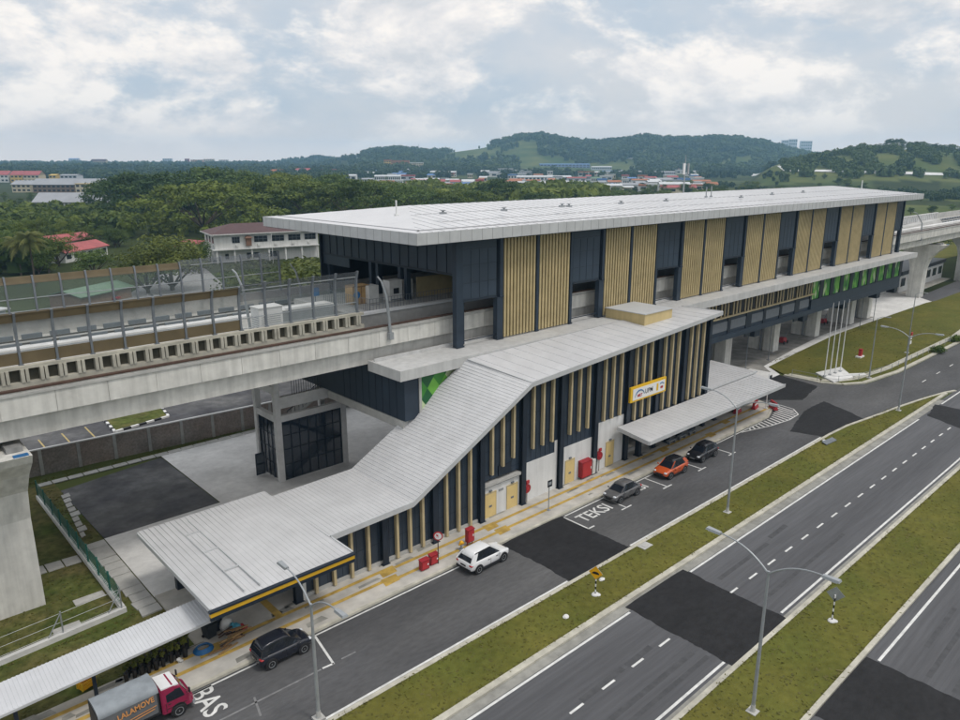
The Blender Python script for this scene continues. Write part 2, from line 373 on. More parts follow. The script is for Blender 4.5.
# raised asphalt tables (speed humps): a low real rise with sloped ends
def hump(x0, x1, y0, y1, sk=0.0, h=0.06, r=1.1):
    n = 40; v = []; R2 = random.Random(int(x0*10+y0)); j0 = j1 = 0
    for i in range(n+1):
        t = i/n; y = y0+(y1-y0)*t; k = sk*t; j0 = j0*.7+R2.uniform(-.06, .06); j1 = j1*.7+R2.uniform(-.06, .06); e = 1-4*(t-.5)**2
        v += [(x0+k+j0, y, .004), (x0+k+r, y, h), (x1+k-r, y, h), (x1+k+j1, y, .004)]
    hp.add(v, [(i*4+c, i*4+c+1, i*4+c+5, i*4+c+4) for i in range(n) for c in range(3)])
hump(36.4, 43.45, 29.86, 36.98); hump(36.5, 43.5, 17.3, 25.28, 0.15); hump(36.0, 43.2, 2.8, 12.2)
def jag(poly, amp=.09, step=.5):
    R2 = random.Random(len(poly)); out = []
    for a, b in zip(poly, poly[1:]+poly[:1]):
        n = max(1, int(math.hypot(b[0]-a[0], b[1]-a[1])/step))
        for k in range(n): out.append((a[0]+(b[0]-a[0])*k/n+R2.uniform(-amp, amp), a[1]+(b[1]-a[1])*k/n+R2.uniform(-amp, amp)))
    return out
hp.sheet(jag([(77.8, 33.2), (79, 29.85), (85, 29.6), (88.2, 28.9), (89.8, 31.6), (91.6, 35.2), (86, 35.2)]), .006)
hp.sheet(jag([(93.0, 20.6), (95.1, 24.5), (100.5, 25.2), (101.0, 17.4), (93.6, 17.4)]), .006)
hp.sheet(jag([(86.0, 41), (90, 37.2), (97.5, 38.5), (98.75, 44), (99.0, 58), (86, 58)]), .007)
struct('asphalt_patch', hp, 'asphalt_new')
tm = MB()
for y0, xa, xb, w in ((19.35, 24, 35.8, .35), (18.55, 22, 36.2, .3), (21.35, 27.5, 31.5, .4), (21.4, 31.8, 34.4, .4), (8.9, 44, 56, .3), (7.3, 43.6, 60, .45), (22.6, 44.5, 52, .35), (19.2, 45, 58, .3),
                      (23.0, 53, 56, .4), (9.9, 47, 53, .3)):
    tm.sheet([(xa, y0), (xb, y0+.08), (xb, y0+.08+w), (xa, y0+w)], .003)
struct('tyre_mark', tm, 'tyre_mark')
# grass verge with the triangular tip, central reservation
def verge(name, poly, h=.10, m='grass'):
    g = MB(); g.prism(poly, -.05, h); return struct(name, g, m)
verge('grass_verge', [(-90, 25.95), (104.5, 25.95), (106.6, 25.98)] + [(x-1.2, y-.22) for x, y in tipx[:4]][::-1] + [(80, 29.5), (-90, 29.5)])
verge('central_reservation', [(-90, 12.55), (600, 12.55), (600, 16.95), (-90, 16.95)])
verge('grass_field', [(99.6, 44.3), (99.5, 38.6), (101.1, 36.9), (104.2, 35.75), (113.2, 35.0), (144, 34.9), (178, 38.2), (300, 40), (300, 47.5), (180, 48.4), (176, 49.0), (146.5, 49.5), (129.8, 49.6), (115.4, 48.6), (101.7, 47.5)], .12)
kb = MB()
for y0, y1, xa, xb in ((25.3, 25.95, -90, 106.5), (16.95, 17.25, -90, 600), (12.25, 12.55, -90, 600)):
    kb.box(xa, xb, y0+.22 if y0 == 25.3 else y0, y1, -.05, .135)
kb.box(-90, 80, 29.5, 29.8, -.05, .13)
pts = [(80, 29.65)] + [(x-.6, y-.1) for x, y in tipx]
for a, b in zip(pts[:-1], pts[1:]):
    kb.prism([(a[0], a[1]-.15), (b[0], b[1]-.15), (b[0], b[1]+.15), (a[0], a[1]+.15)], -.05, .13)
kr = [(99.3, 44.0), (99.4, 39), (100.7, 36.6), (103.6, 34.9), (113, 33.75), (144, 33.3), (180, 33.0), (600, 33.0)]
for a, b in zip(kr[:-1], kr[1:]):
    d = Vector((b[0]-a[0], b[1]-a[1])); n = Vector((-d.y, d.x)).normalized()*.3
    kb.prism([(a[0]-n.x, a[1]-n.y), (b[0]-n.x, b[1]-n.y), (b[0]+n.x, b[1]+n.y), (a[0]+n.x, a[1]+n.y)], -.05, .13)
struct('kerb', kb, 'kerb')
gt = MB(); gt.sheet([(-90, 24.86), (103, 24.86), (103, 25.52), (-90, 25.52)], .004)
for x in (24.2, 29.5, 34.2, 57, 70): gt.box(x, x+.5, 24.95, 25.4, .0, .012)
gt.sheet([(-90, 17.25), (600, 17.25), (600, 17.55), (-90, 17.55)], .004)
struct('gutter', gt, 'gutter')
# pavement beside the station
pv = MB()
pv.prism([(-90, 37.25), (76, 37.25), (80.3, 37.2), (84.2, 38.5), (85.3, 40.8), (85.3, 48), (13.6, 48), (13.6, 40.9), (-90, 35.2+4.0)], -.04, .15)
struct('pavement', pv, 'paving')
ke = MB(); ke.box(-90, 76, 37.0, 37.25, -.05, .158)
for a, b in zip([(76, 37.1), (80.4, 37.06), (84.4, 38.4), (85.4, 40.7)][:-1], [(80.4, 37.06), (84.4, 38.4), (85.4, 40.7)]):
    d = Vector((b[0]-a[0], b[1]-a[1])); n = Vector((-d.y, d.x)).normalized()*.13
    ke.prism([(a[0]-n.x, a[1]-n.y), (b[0]-n.x, b[1]-n.y), (b[0]+n.x, b[1]+n.y), (a[0]+n.x, a[1]+n.y)], -.05, .158)
struct('pavement_kerb', ke, 'kerb')
ps = MB(); random.seed(3)
for k in range(60):                                           # stains, repairs and lighter slabs on the pavement
    x = random.uniform(0, 82); y = random.choice([random.uniform(37.4, 38.4), random.uniform(39.0, 39.8), random.uniform(40.1, 40.8)])
    l = random.uniform(.5, 2.2); w = random.uniform(.25, .6); s = random.uniform(-.1, .1)
    ps.sheet([(x, y), (x+l, y+s), (x+l-.2, min(y+w, 40.85)), (x+.1, min(y+w*.8, 40.85))], .1545)
struct('pavement_patch', ps, 'gutter')
tl = MB()                                                     # tactile strips: two lines with square nodes
def strip(x0, x1, y, w=.32): tl.sheet([(x0, y-w/2), (x1, y-w/2), (x1, y+w/2), (x0, y+w/2)], .157)
strip(-60, 27.3, 38.75); strip(27.3, 84, 38.45); strip(-60, 28, 39.95); strip(28, 82, 39.75)
for x, y in ((27.3, 39.7), (26.8, 38.65), (37.6, 39.6), (37.9, 38.5), (14, 39.8), (62.5, 39.6), (70, 38.5), (75, 39.6)): tl.sheet([(x-.75, y-.55), (x+.55, y-.5), (x+.75, y+.35), (x-.55, y+.4)], .160)
tl.sheet([(18.6, 40.1), (19.1, 40.1), (19.1, 47.8), (18.6, 47.8)], .157)
struct('tactile_paving', tl, 'tactile')
# painted markings
rp = MB(); LZ = .008
def line(x0, x1, y, w=.15, z=LZ): rp.sheet([(x0, y-w/2), (x1, y-w/2), (x1, y+w/2), (x0, y+w/2)], z)
def seg(a, b, w=.15, z=LZ):
    d = Vector((b[0]-a[0], b[1]-a[1])).normalized(); n = Vector((-d.y, d.x))*w/2
    rp.sheet([(a[0]-n.x, a[1]-n.y), (b[0]-n.x, b[1]-n.y), (b[0]+n.x, b[1]+n.y), (a[0]+n.x, a[1]+n.y)], z)
for xa, xb in ((-90, 36.2), (43.7, 78.5)): line(xa, xb, 30.02, .16); line(xa, xb, 36.78, .13)
for xa, xb in ((-90, 36.4), (43.8, 92.9), (101.2, 600)): line(xa, xb, 24.72, .17); line(xa, xb, 17.82, .17)
for xa, xb in ((-90, 35.8), (43.4, 600)): line(xa, xb, 11.55, .17); line(xa, xb, 3.2, .17)
x = 26.3 - 2.83*40
while x < 330:
    if not (35.6 < x < 43.2 or 92.3 < x < 101): line(x, x+1.15, 21.32, .15)
    x += 2.83
x = -60
while x < 330:
    if not (34.6 < x < 43.0): line(x, x+1.15, 7.3, .15)
    x += 2.83
for x in (110, 116, 122, 128, 134, 140): line(x, x+1.6, 29.6, .13)
seg((19.55, 36.7), (19.0, 33.6)); seg((19.05, 33.65), (18.3, 33.72))
seg((43.45, 36.7), (43.45, 34.0)); seg((43.4, 34.0), (44.2, 34.0))
for x in (48.9, 55.2, 61.2, 67.0):
    seg((x, 36.7), (x, 34.2), .13); seg((x-.7, 34.2), (x+.7, 34.2), .14)
# painted island at the pavement nose
isl = [(73.5, 36.68), (78, 35.45), (81.5, 34.95), (84.2, 35.1), (85.7, 36.4), (86.0, 38.2)]
for a, b in zip(isl[:-1], isl[1:]): seg(a, b, .14)
for k in range(15):
    t = k/14.; xx = 75.2 + t*9.9
    yb = np.interp(xx, [73.5, 78, 81.5, 84.2, 85.7], [36.68, 35.45, 34.95, 35.1, 36.4]); yt = np.interp(xx, [70, 76, 80.4, 84.4, 86], [36.9, 36.85, 36.8, 38.0, 39.5])
    seg((xx-.25, yb+.08), (xx+.25, yt-.05), .24)
text_on(rp, 'TEKSI', 1.75, (46.1, 35.45, LZ), (1, 0, 0), (0, 1, 0), .02, .92)
text_on(rp, 'TEKSI', 1.6, (52.2, 35.85, LZ), (1, 0, 0), (0, 1, 0), .02, .92)
text_on(rp, 'BAS', 1.85, (12.1, 35.65, LZ), (0, -1, 0), (1, 0, 0), .02, .82)
struct('road_marking', rp, 'road_paint')
rw = MB()
for a, b in (((18.2, 33.7), (3, 33.9)), ((19.6, 33.7), (20.6, 33.68)), ((14.2, 34.2), (13.8, 32.6))):
    d = Vector((b[0]-a[0], b[1]-a[1])).normalized(); n = Vector((-d.y, d.x))*.06
    rw.sheet([(a[0]-n.x, a[1]-n.y), (b[0]-n.x, b[1]-n.y), (b[0]+n.x, b[1]+n.y), (a[0]+n.x, a[1]+n.y)], .007)
struct('worn_marking', rw, 'road_paint_worn')
# right-hand footway
fw = MB(); fpts = [(99.6, 43.6), (100.0, 39.2), (101.4, 37.4), (104.3, 36.1), (113, 35.1), (144, 34.75), (180, 37.5), (300, 39)]
for a, b in zip(fpts[:-1], fpts[1:]):
    d = Vector((b[0]-a[0], b[1]-a[1])); n = Vector((-d.y, d.x)).normalized()*.75
    fw.prism([(a[0]-n.x*.2, a[1]-n.y*.2), (b[0]-n.x*.2, b[1]-n.y*.2), (b[0]+n.x, b[1]+n.y), (a[0]+n.x, a[1]+n.y)], -.03, .15)
struct('footway', fw, 'kerb')
fw2 = MB(); fw2.sheet([(99.5, 43.6), (100.0, 39.2), (101.4, 37.4), (104.3, 36.1), (113, 35.1), (144, 34.75), (600, 34.8), (600, 33), (180, 33.0), (144, 33.3), (113, 33.75), (103.6, 34.9), (100.7, 36.6), (99.4, 39)], .1)
struct('footway_verge', fw2, 'grass')
# yard behind the station: concrete apron, tarmac lot, drains, rough grass
ap = MB()
ap.sheet([(99.2, 44.6), (101.7, 47.4), (115.4, 48.5), (129.8, 49.5), (146.5, 49.4), (180, 48.3), (185, 51), (185, 74), (23.2, 74), (23.2, 59.2), (13.6, 59.2), (13.6, 48), (86, 48), (86, 44.3)], .02)
struct('concrete_apron', ap, 'concrete_bright')
ug = MB(); ug.sheet([(99.3, 46), (101.7, 48.3), (115.4, 50.0), (129.8, 51.2), (146.5, 51), (152, 51), (152, 70), (73, 70), (73, 49), (99, 49)], .026); struct('undercroft_slab', ug, 'concrete_mottled')  # darker, mottled concrete than the apron, laid under the station
lot = MB(); lot.sheet([(13.6, 59.2), (23.1, 59.2), (23.1, 73.3), (13.4, 71.4)], .022); struct('tarmac_lot', lot, 'tarmac_old')

rg = MB()
rg.sheet([(-60, 37.5), (13.7, 38), (13.4, 74.2), (-60, 74.5)], -.01); struct('rough_grass', rg, 'grass_rough')
dr = MB()
random.seed(5)
for k in range(12):                                           # broken drain cover slabs
    y = 46.2+k*1.07; dr.prism([(12.15+random.uniform(-.1, .1), y), (13.5, y+random.uniform(-.05, .1)), (13.5, y+1.02), (12.2+random.uniform(-.1, .1), y+1.0)], -.02, .06+random.uniform(0, .04))
for k in range(9):
    y = 60.6+k*1.1; w = random.uniform(.35, .8); dr.prism([(12.3+.1*k, y), (12.3+w+.1*k, y+.1), (12.35+w+.1*k, y+.95), (12.35+.1*k, y+.8)], -.02, .07)
for k in range(9):
    x = 1.0+k*1.15; dr.prism([(x, 57.0-.05*k), (x+1.05, 57.0-.05*k), (x+1.05, 58.2-.05*k), (x, 58.3-.05*k)], -.02, .06)
for k in range(22):
    x = 12+k*1.35; dr.prism([(x, 73.6), (x+1.25, 73.6), (x+1.25, 74.4), (x, 74.4)], -.02, .06)
dr.box(9.3, 11.2, 50.6, 51.4, -.02, .05); dr.box(7.4, 9.0, 47.9, 48.7, -.02, .04); dr.box(6.6, 8.4, 42.9, 43.7, -.02, .06)
struct('drain_cover', dr, 'concrete')
# car park beyond the compound wall
cp = MB(); cp.sheet([(-20, 77), (60, 77), (60, 100), (-20, 102)], .0); struct('car_park', cp, 'tarmac_old')
cm = MB()
for k in range(3):
    a_ = at(37.5+23.3*k, 440-6.4*k); b_ = at(44.5+25*k, 448.3-5.3*k); cm.sheet([(a_.x, a_.y), (a_.x+.16, a_.y), (b_.x+.16, b_.y), (b_.x, b_.y)], .008)
struct('parking_marking', cm, 'road_paint_yellow')
ISL = [tuple(at(*p)[:2]) for p in ((115, 432.5), (168.5, 417), (159, 405), (104, 420))]
isle = MB(); isle.prism(ISL, -.02, .14); struct('planted_island', isle, 'grass_rough')
ik = MB(['white_paint', 'black_paint']); rect = ISL
for a, b in zip(rect, rect[1:]+rect[:1]):
    n = 7
    for k in range(n):
        p = [a[i]+(b[i]-a[i])*k/n for i in (0, 1)]; q = [a[i]+(b[i]-a[i])*(k+1)/n for i in (0, 1)]
        d = Vector((q[0]-p[0], q[1]-p[1])).normalized(); nn = Vector((-d.y, d.x))*.14
        ik.m = k % 2; ik.prism([(p[0]-nn.x, p[1]-nn.y), (q[0]-nn.x, q[1]-nn.y), (q[0]+nn.x, q[1]+nn.y), (p[0]+nn.x, p[1]+nn.y)], -.02, .2)
tag(ik.build('island_kerb', ['white_paint', 'black_paint']), kind='structure')
# access road and car park by the white block
bl = MB(); bl.sheet([tuple(at(x, y)[:2]) for x, y in ((158, 275), (205, 268), (222, 283), (235, 305), (150, 320), (120, 300))], .01); struct('access_road', bl, 'concrete_dark')
rf = MB(); rf.sheet([tuple(at(x, y)[:2]) for x, y in ((918, 297), (962, 279), (990, 281), (990, 312), (936, 303))], .032); struct('side_road', rf, 'asphalt_main')
ff = MB(); ff.sheet([tuple(at(x, y)[:2]) for x, y in ((905, 243), (975, 232), (975, 252), (930, 262))], .012); struct('mown_field', ff, 'grass')
# far roads as ribbons draped over the terrain
def drape(name, pix, w, m):
    ps_ = [hit(*p) for p in pix]; g = MB(); L_ = []
    for a, b in zip(ps_[:-1], ps_[1:]):
        for k in range(12): L_.append(a.lerp(b, k/12))
    L_.append(ps_[-1])
    for a, b in zip(L_[:-1], L_[1:]):
        d = (b-a); n = Vector((-d.y, d.x, 0)).normalized()*w/2
        q = [a-n, b-n, b+n, a+n]
        g.sheet([(p.x, p.y, tz(p.x, p.y)+.7) for p in q])
    return struct(name, g, m)
drape('far_road', [(690, 168.5), (740, 170), (790, 171.5), (850, 173), (900, 174), (965, 175.5)], 16, 'concrete_bright')
drape('far_highway', [(580, 157), (620, 159), (660, 161.5), (700, 164.5)], 24, 'concrete_dark')
# ------------------------------------------------------------------ elevated station
ST = empty('elevated_station', 'long elevated railway station with flat white roof and gold louvred side', 'station', (95, 58, 0))
XL, XR = 41.7, 151.0; FY = 48.0; ZL = 13.1
def S_(mb, n, m, par=ST, **k): return mb.build(n, m, par, **k)
# roof: low hip on a deep fascia
x0, x1, y0, y1 = 36.0, 155.0, 46.5, 72.6; zf0, zf1, zr = 22.75, 23.62, 25.0
r = MB()
r.add([(x0,y0,zf1),(x1,y0,zf1),(x1,y1,zf1),(x0,y1,zf1),(x0+9,59.5,zr),(x1-9,59.5,zr),
       (x0,y0,zf0),(x1,y0,zf0),(x1,y1,zf0),(x0,y1,zf0)],
      [(0,1,5,4),(1,2,5),(2,3,4,5),(3,0,4),(9,8,7,6),(6,7,1,0),(7,8,2,1),(8,9,3,2),(9,6,0,3)])
roof = S_(r, 'roof', 'roof_panel')
ribs = MB()
def roofz(x, y):
    ty = (y-y0)/(59.5-y0) if y < 59.5 else (y1-y)/(y1-59.5)
    tx = min((x-x0)/9, (x1-x)/9); return zf1 + (zr-zf1)*max(0, min(ty, tx, 1))
def rib(a, b, w=.05, h=.03):
    a = Vector(a); b = Vector(b); d = (b-a).normalized(); n = d.cross(Vector((0,0,1))).normalized()*w/2; u = Vector((0,0,h))
    ribs.hexa([a-n-u*.2, b-n-u*.2, b+n-u*.2, a+n-u*.2], [a-n+u, b-n+u, b+n+u, a+n+u])
k = 0
x = x0+.6
while x < x1-.3:                                               # standing seams down both slopes
    ym = 59.5 if x0+9 < x < x1-9 else (y0 + (59.5-y0)*min((x-x0), (x1-x))/9)
    rib((x, y0+.25, roofz(x, y0+.25)), (x, ym, roofz(x, ym)))
    ymb = y1-(ym-y0); rib((x, y1-.25, roofz(x, y1-.25)), (x, ymb, roofz(x, ymb)))
    x += 1.25
S_(ribs, 'roof_seam', 'fascia', roof)
g2 = MB()
for (xa, ya, xb, yb) in ((x0+.9, y0+1.0, x1-.9, y0+1.12), (x0+.9, y0+1.0, x0+1.02, y1-1.0)):
    g2.box(xa, xb, ya, yb, zf1+.02, zf1+.19)
for yy_ in (50.5, 54.5):                                       # purlin laps
    z = roofz(90, yy_); g2.box(x0+6, x1-6, yy_-.03, yy_+.03, z-.02, z+.035)
S_(g2, 'roof_gutter', 'seam', roof)
fa = MB(['fascia', 'seam'])
fz0, fz1 = zf0-.04, zf1+.06
fa.box(x0-.06, x1+.06, y0-.08, y0-.003, fz0, fz1); fa.box(x0-.08, x0-.003, y0-.003, y1+.003, fz0, fz1)
fa.box(x1+.003, x1+.08, y0-.003, y1+.003, fz0, fz1); fa.box(x0-.06, x1+.06, y1+.003, y1+.08, fz0, fz1)
fa.m = 1; x = x0+.9
while x < x1: fa.box(x, x+.035, y0-.095, y0-.081, fz0, fz1+.01); x += 1.22
y = y0+1
while y < y1: fa.box(x0-.095, x0-.081, y, y+.035, fz0, fz1+.01); y += 1.22
S_(fa, 'fascia', ['fascia', 'seam'], roof)
for i, (px, py) in enumerate(((443, 213.5), (504, 210.5), (562, 206.5), (569, 206.5), (621, 203.5), (666, 201), (741, 197.5), (772, 194.5), (803, 192.5))):
    p = at(px, py, 24.3)
    for _ in range(3): p = at(px, py, roofz(p.x, p.y))
    v = MB(); v.box(p.x-.28, p.x+.28, p.y-.2, p.y+.2, p.z-.05, p.z+.12); v.tube([(p.x, p.y, p.z+.1), (p.x, p.y, p.z+.25)], .1); v.box(p.x-.18, p.x+.18, p.y-.16, p.y+.16, p.z+.25, p.z+.31)
    S_(v, 'roof_vent', 'galv', roof)
so = MB(); so.box(x0+.15, x1-.15, y0+.15, y1-.15, zf0-.12, zf0-.012)
S_(so, 'soffit', 'navy', roof)
# gutters / steel frame of the road front: columns at five-metre centres, 15 m module
nm = 7
wide = MB(); gold_n = 0
def column(xa, xb, z0=ZL, z1=zf0-.1, d=.55, y=FY): c = MB(); c.box(xa, xb, y-.12, y-.12+d, z0, z1); c.box(xa-.06, xb+.06, y-.2, y-.12, z0, z0+.12); S_(c, 'facade_column', 'navy')
for k in range(8):
    X0 = XL+15*k
    if X0 > 147.5: break
    column(X0-.42 if k == 0 else X0-.2, X0+.36 if k == 0 else X0+.18)
    last = k == 7
    W = 3.2 if last else 4.55
    # dark cladding panel closing the upper part of the bay
    p = MB(['navy_panel', 'navy_dark']); zb = 17.35
    p.box(X0+.36, X0+W, FY+.02, FY+.16, zb, zf0-.12)
    p.m = 1
    for t in (.25, .5, .75):
        xx = X0+.36+(W-.36)*t; p.box(xx-.02, xx+.02, FY-.0, FY+.018, zb+.02, zf0-1.1)
    for z in (18.8, 20.4, 21.8): p.box(X0+.38, X0+W-.02, FY-.002, FY+.018, z-.02, z+.02)
    p.box(X0+.36, X0+W, FY-.03, FY+.3, zb-.22, zb-.003)
    S_(p, 'cladding_panel', ['navy_panel', 'navy_dark'])
    b = MB(); b.box(X0+.36, X0+W, FY+.1, FY+.2, ZL+.42, ZL+.5); S_(b, 'bay_rail', 'navy_dark')
    if last: column(X0+W, X0+W+.75, z1=17.6); column(X0+W+.45, X0+W+.75, z0=17.6); continue
    column(X0+4.55, X0+5.3, z1=17.1); column(X0+4.9, X0+5.3, z0=17.1)
    for xa, xb in ((X0+5.42, X0+9.78), (X0+10.22, X0+14.76)):
        g = MB(['gold', 'dark_gap']); n = 10; pit = (xb-xa)/n
        for i in range(n):
            g.box(xa+i*pit+.03, xa+i*pit+pit*.62, FY-.12, FY+.14, ZL+.12, zf0-.13)
        g.m = 1
        for z in (14.0, 16.1, 18.2, 20.3, 22.3): g.box(xa+.02, xb-.02, FY+.145, FY+.2, z-.05, z+.05)
        S_(g, 'louvre_panel', ['gold', 'dark_gap'])
        bk = MB(); bk.box(xa+.02, xb-.02, FY+.24, FY+.3, 16.3, zf0-.13); S_(bk, 'louvre_backing', 'dark_gap')
    column(X0+9.82, X0+10.18)
# ledge over the lower storey
l = MB(); l.box(33.0, 152.3, 45.15, 49.7, 12.25, 13.06)
l.box(33.0, 152.3, 45.15, 45.3, 13.06, 13.13); l.box(33.0, 33.15, 45.3, 49.7, 13.06, 13.13); l.box(33.2, 152, 49.0, 49.12, 13.06, 13.35)
S_(l, 'ledge', 'ledge')
# concourse box under the platforms
c = MB(); c.box(33.9, 72.4, 45.9, 66, 8.5, 12.2); c.box(72.41, 151.0, 47.4, 66, 6.9, 12.2)
S_(c, 'concourse_wall', 'navy')
pn = MB()
for k in range(9): yy_ = 47.0+k*1.0; pn.box(33.87, 33.897, yy_, yy_+.05, 8.5, 12.2)
S_(pn, 'panel_joint', 'navy_dark')
random.seed(11)
def clip(poly, xa, xb, za, zb):
    for ax, lim, sg in ((0, xa, 1), (0, xb, -1), (1, za, 1), (1, zb, -1)):
        out = []
        for p, q in zip(poly, poly[1:]+poly[:1]):
            ip = (p[ax]-lim)*sg >= 0; iq = (q[ax]-lim)*sg >= 0
            if ip: out.append(p)
            if ip != iq:
                t = (lim-p[ax])/(q[ax]-p[ax]); out.append((p[0]+(q[0]-p[0])*t, p[1]+(q[1]-p[1])*t))
        poly = out
        if len(poly) < 3: return []
    return poly
def diamonds(mb, xa, xb, z0, z1, y, pitch, hh):
    """printed glass: a lattice of pointed diamonds in greens"""
    for j in range(-1, int((z1-z0)/hh*2)+2):
        for i in range(-1, int((xb-xa)/pitch)+2):
            cx = xa+(i+.5*(j % 2))*pitch; cz = z0+j*hh/2
            p = clip([(cx, cz-hh/2), (cx+pitch/2, cz), (cx, cz+hh/2), (cx-pitch/2, cz)], xa, xb, z0, z1)
            if p: mb.m = random.choice([0, 1, 1, 0, 2, 3]); mb.add([(u, y, w) for u, w in p], [tuple(range(len(p)))])
gm_ = ['green_a', 'green_b', 'green_c', 'green_d']
g = MB(); g.v = []; diamonds(g, 35.6, 40.6, 9.2, 12.18, 45.86, 1.3, 1.7); S_(g, 'green_glass_panel', gm_)
e = MB(); e.box(35.35, 35.6, 45.8, 45.89, 8.6, 12.2); S_(e, 'panel_frame', 'concrete')
# right half of the lower storey: gold screen, then green glass panels
FYL = 47.38
dk = MB(); dk.box(72.5, 112.6, FYL-.05, FYL-.003, 9.75, 12.24); S_(dk, 'screen_backing', 'window_dark')
x = 73.2; i = 0
while x < 112.6:
    s = MB(); 
    for q in range(3):
        s.box(x+q*.85, x+q*.85+.19, FYL-.4, FYL-.28, 9.75, 12.24)
    s.box(x-.35, x+2.75, FYL-.42, FYL-.14, 9.55, 9.74)
    S_(s, 'gold_screen', 'gold_fin'); x += 3.1; i += 1
for k in range(9):
    X = 73.4+k*4.9
    p = MB(); w = 1.5 if k % 3 == 1 else .75; p.box(X, X+w, FYL-.1, FYL+.02, 6.9 if w < 1 else 6.0, 9.5); S_(p, 'lower_post', 'navy_dark')
wb = MB(); wb.box(72.5, 112.8, FYL-.03, FYL-.002, 7.7, 8.95); S_(wb, 'spandrel', 'galv_dark')  # pale beam; its shade is put into the dark grey colour
be = MB(); be.box(72.4, 150.8, FYL-.35, FYL+.1, 6.55, 7.25); be.box(112.8, 150.8, FYL-.3, FYL+.1, 7.25, 8.7); S_(be, 'edge_beam', 'navy')
x = 113.2; k = 0
while x < 148.5:
    g = MB(); diamonds(g, x, x+2.35, 8.75, 12.22, FYL-.12, .8, 1.5); S_(g, 'green_glass_panel', gm_)
    d = MB(); d.box(x+2.45, x+3.75, FYL-.22, FYL-.05, 8.4, 12.22); S_(d, 'dark_panel', 'navy_dark')
    x += 3.85; k += 1
for k in range(6): us = MB(); us.box(74, 149, 48.2+k*3, 48.5+k*3, 6.3, 6.88); S_(us, 'floor_beam', 'concrete_dark')
for X in (80.5, 95.6, 110.8, 125.8, 140.5, 149.2):
    dp = MB(); dp.box(X, X+1.6, 47.2, 48.6, 5.6, 6.54); S_(dp, 'drain_hopper', 'navy_dark')
# piers under the station, each a blade with a recess and a corbel
for X in (78.6, 95.8, 110.9, 126.2, 141.3, 149.5):
    for Y in (51.4, 62.5):
        p = MB(); p.box(X-.1, X+1.7, Y, Y+1.7, -.05, 5.4); p.box(X+.25, X+1.35, Y+1.7, Y+2.5, -.05, 5.4); p.box(X-.1, X+1.7, Y+2.5, Y+4.2, -.05, 5.4)
        if Y < 55:
            p.hexa([(X-.1, Y, 5.4), (X+1.7, Y, 5.4), (X+1.7, Y+4.2, 5.4), (X-.1, Y+4.2, 5.4)], [(X-.3, Y-2.6, 6.86), (X+1.9, Y-2.6, 6.86), (X+1.9, Y+5.4, 6.86), (X-.3, Y+5.4, 6.86)])
        else: p.box(X-.1, X+1.7, Y, Y+4.2, 5.4, 6.86)
        S_(p, 'pier', 'concrete_stained')
        dpip = MB(); dpip.tube([(X-.2, Y+2.1, 0), (X-.2, Y+2.1, 5.5)], .09); S_(dpip, 'downpipe', 'galv_dark')
# platform level: slab, near parapet, tracks, lift core and screens seen through the open end and bays
pf = MB(); pf.box(34.5, 151, 53.2, 64.5, 14.9, 16.2); S_(pf, 'platform', 'concrete')
pe = MB(); pe.box(33.8, 151, 52.95, 53.5, 16.2, 16.42); S_(pe, 'platform_edge', 'white_paint')
bw = MB(); bw.box(41.7, 151, 71.2, 71.4, 13, zf0-.1); S_(bw, 'back_wall', 'navy_dark')
rw_ = MB(); rw_.box(150.4, 150.6, 53.6, 71.2, 17.6, zf0-.1); S_(rw_, 'end_screen', 'navy')
ew = MB(['navy_panel', 'navy_dark'])
ew.box(42.0, 42.15, 48.6, 71.2, 19.6, zf0-.13); ew.box(42.0, 42.15, 66.0, 71.2, 18.4, 19.59)
ew.m = 1
y = 50.0
while y < 71: ew.box(41.94, 41.998, y, y+.06, 19.6, zf0-.13); y += 1.4
ew.box(41.9, 41.998, 48.6, 71.2, 19.4, 19.598)
S_(ew, 'end_cladding', ['navy_panel', 'navy_dark'])
for Y in (70.7, 62.6, 61.4, 57.6, 56.6, 48.8):
    q = MB(); q.box(42.3, 42.8, Y-.22, Y+.22, 13.1 if Y in (70.7, 48.8) else 16.2, zf0-.13); S_(q, 'end_column', 'navy')
for k in range(6):
    for Y in (56.2, 62.4):
        q = MB(); q.box(52+16*k, 52.5+16*k, Y-.25, Y+.25, 16.2, zf0-.13); S_(q, 'platform_column', 'navy')
gb = MB(); gb.box(44.0, 52, 57.0, 57.15, 16.2, 18.2); gb.box(54, 70, 60.8, 61, 16.2, 18.6); gb.box(60, 76, 56.5, 56.7, 16.2, 18.3); S_(gb, 'platform_screen', 'gold')
for k in range(8):
    q = MB(); q.box(48.0+k*.45, 48.2+k*.45, 63.1, 63.4, 18.3, 20.0); S_(q, 'gold_louvre', 'gold_fin')
lc = MB(); lc.box(57, 62, 57.5, 60.6, 16.2, 21.5); S_(lc, 'lift_shaft', 'navy')
wr = MB()
for k in range(34):
    X = 36.4+k*.34; wr.box(X, X+.03, 54.1, 54.13, 16.2, 17.3)
for z in (16.75, 17.28): wr.box(36.4, 47.8, 54.1, 54.13, z, z+.03)
for k in range(24):
    Y = 54.2+k*.34; wr.box(36.4, 36.43, Y, Y+.03, 16.2, 17.3)
wr.box(36.4, 36.43, 54.1, 62.2, 17.28, 17.31)
S_(wr, 'platform_railing', 'galv_dark')

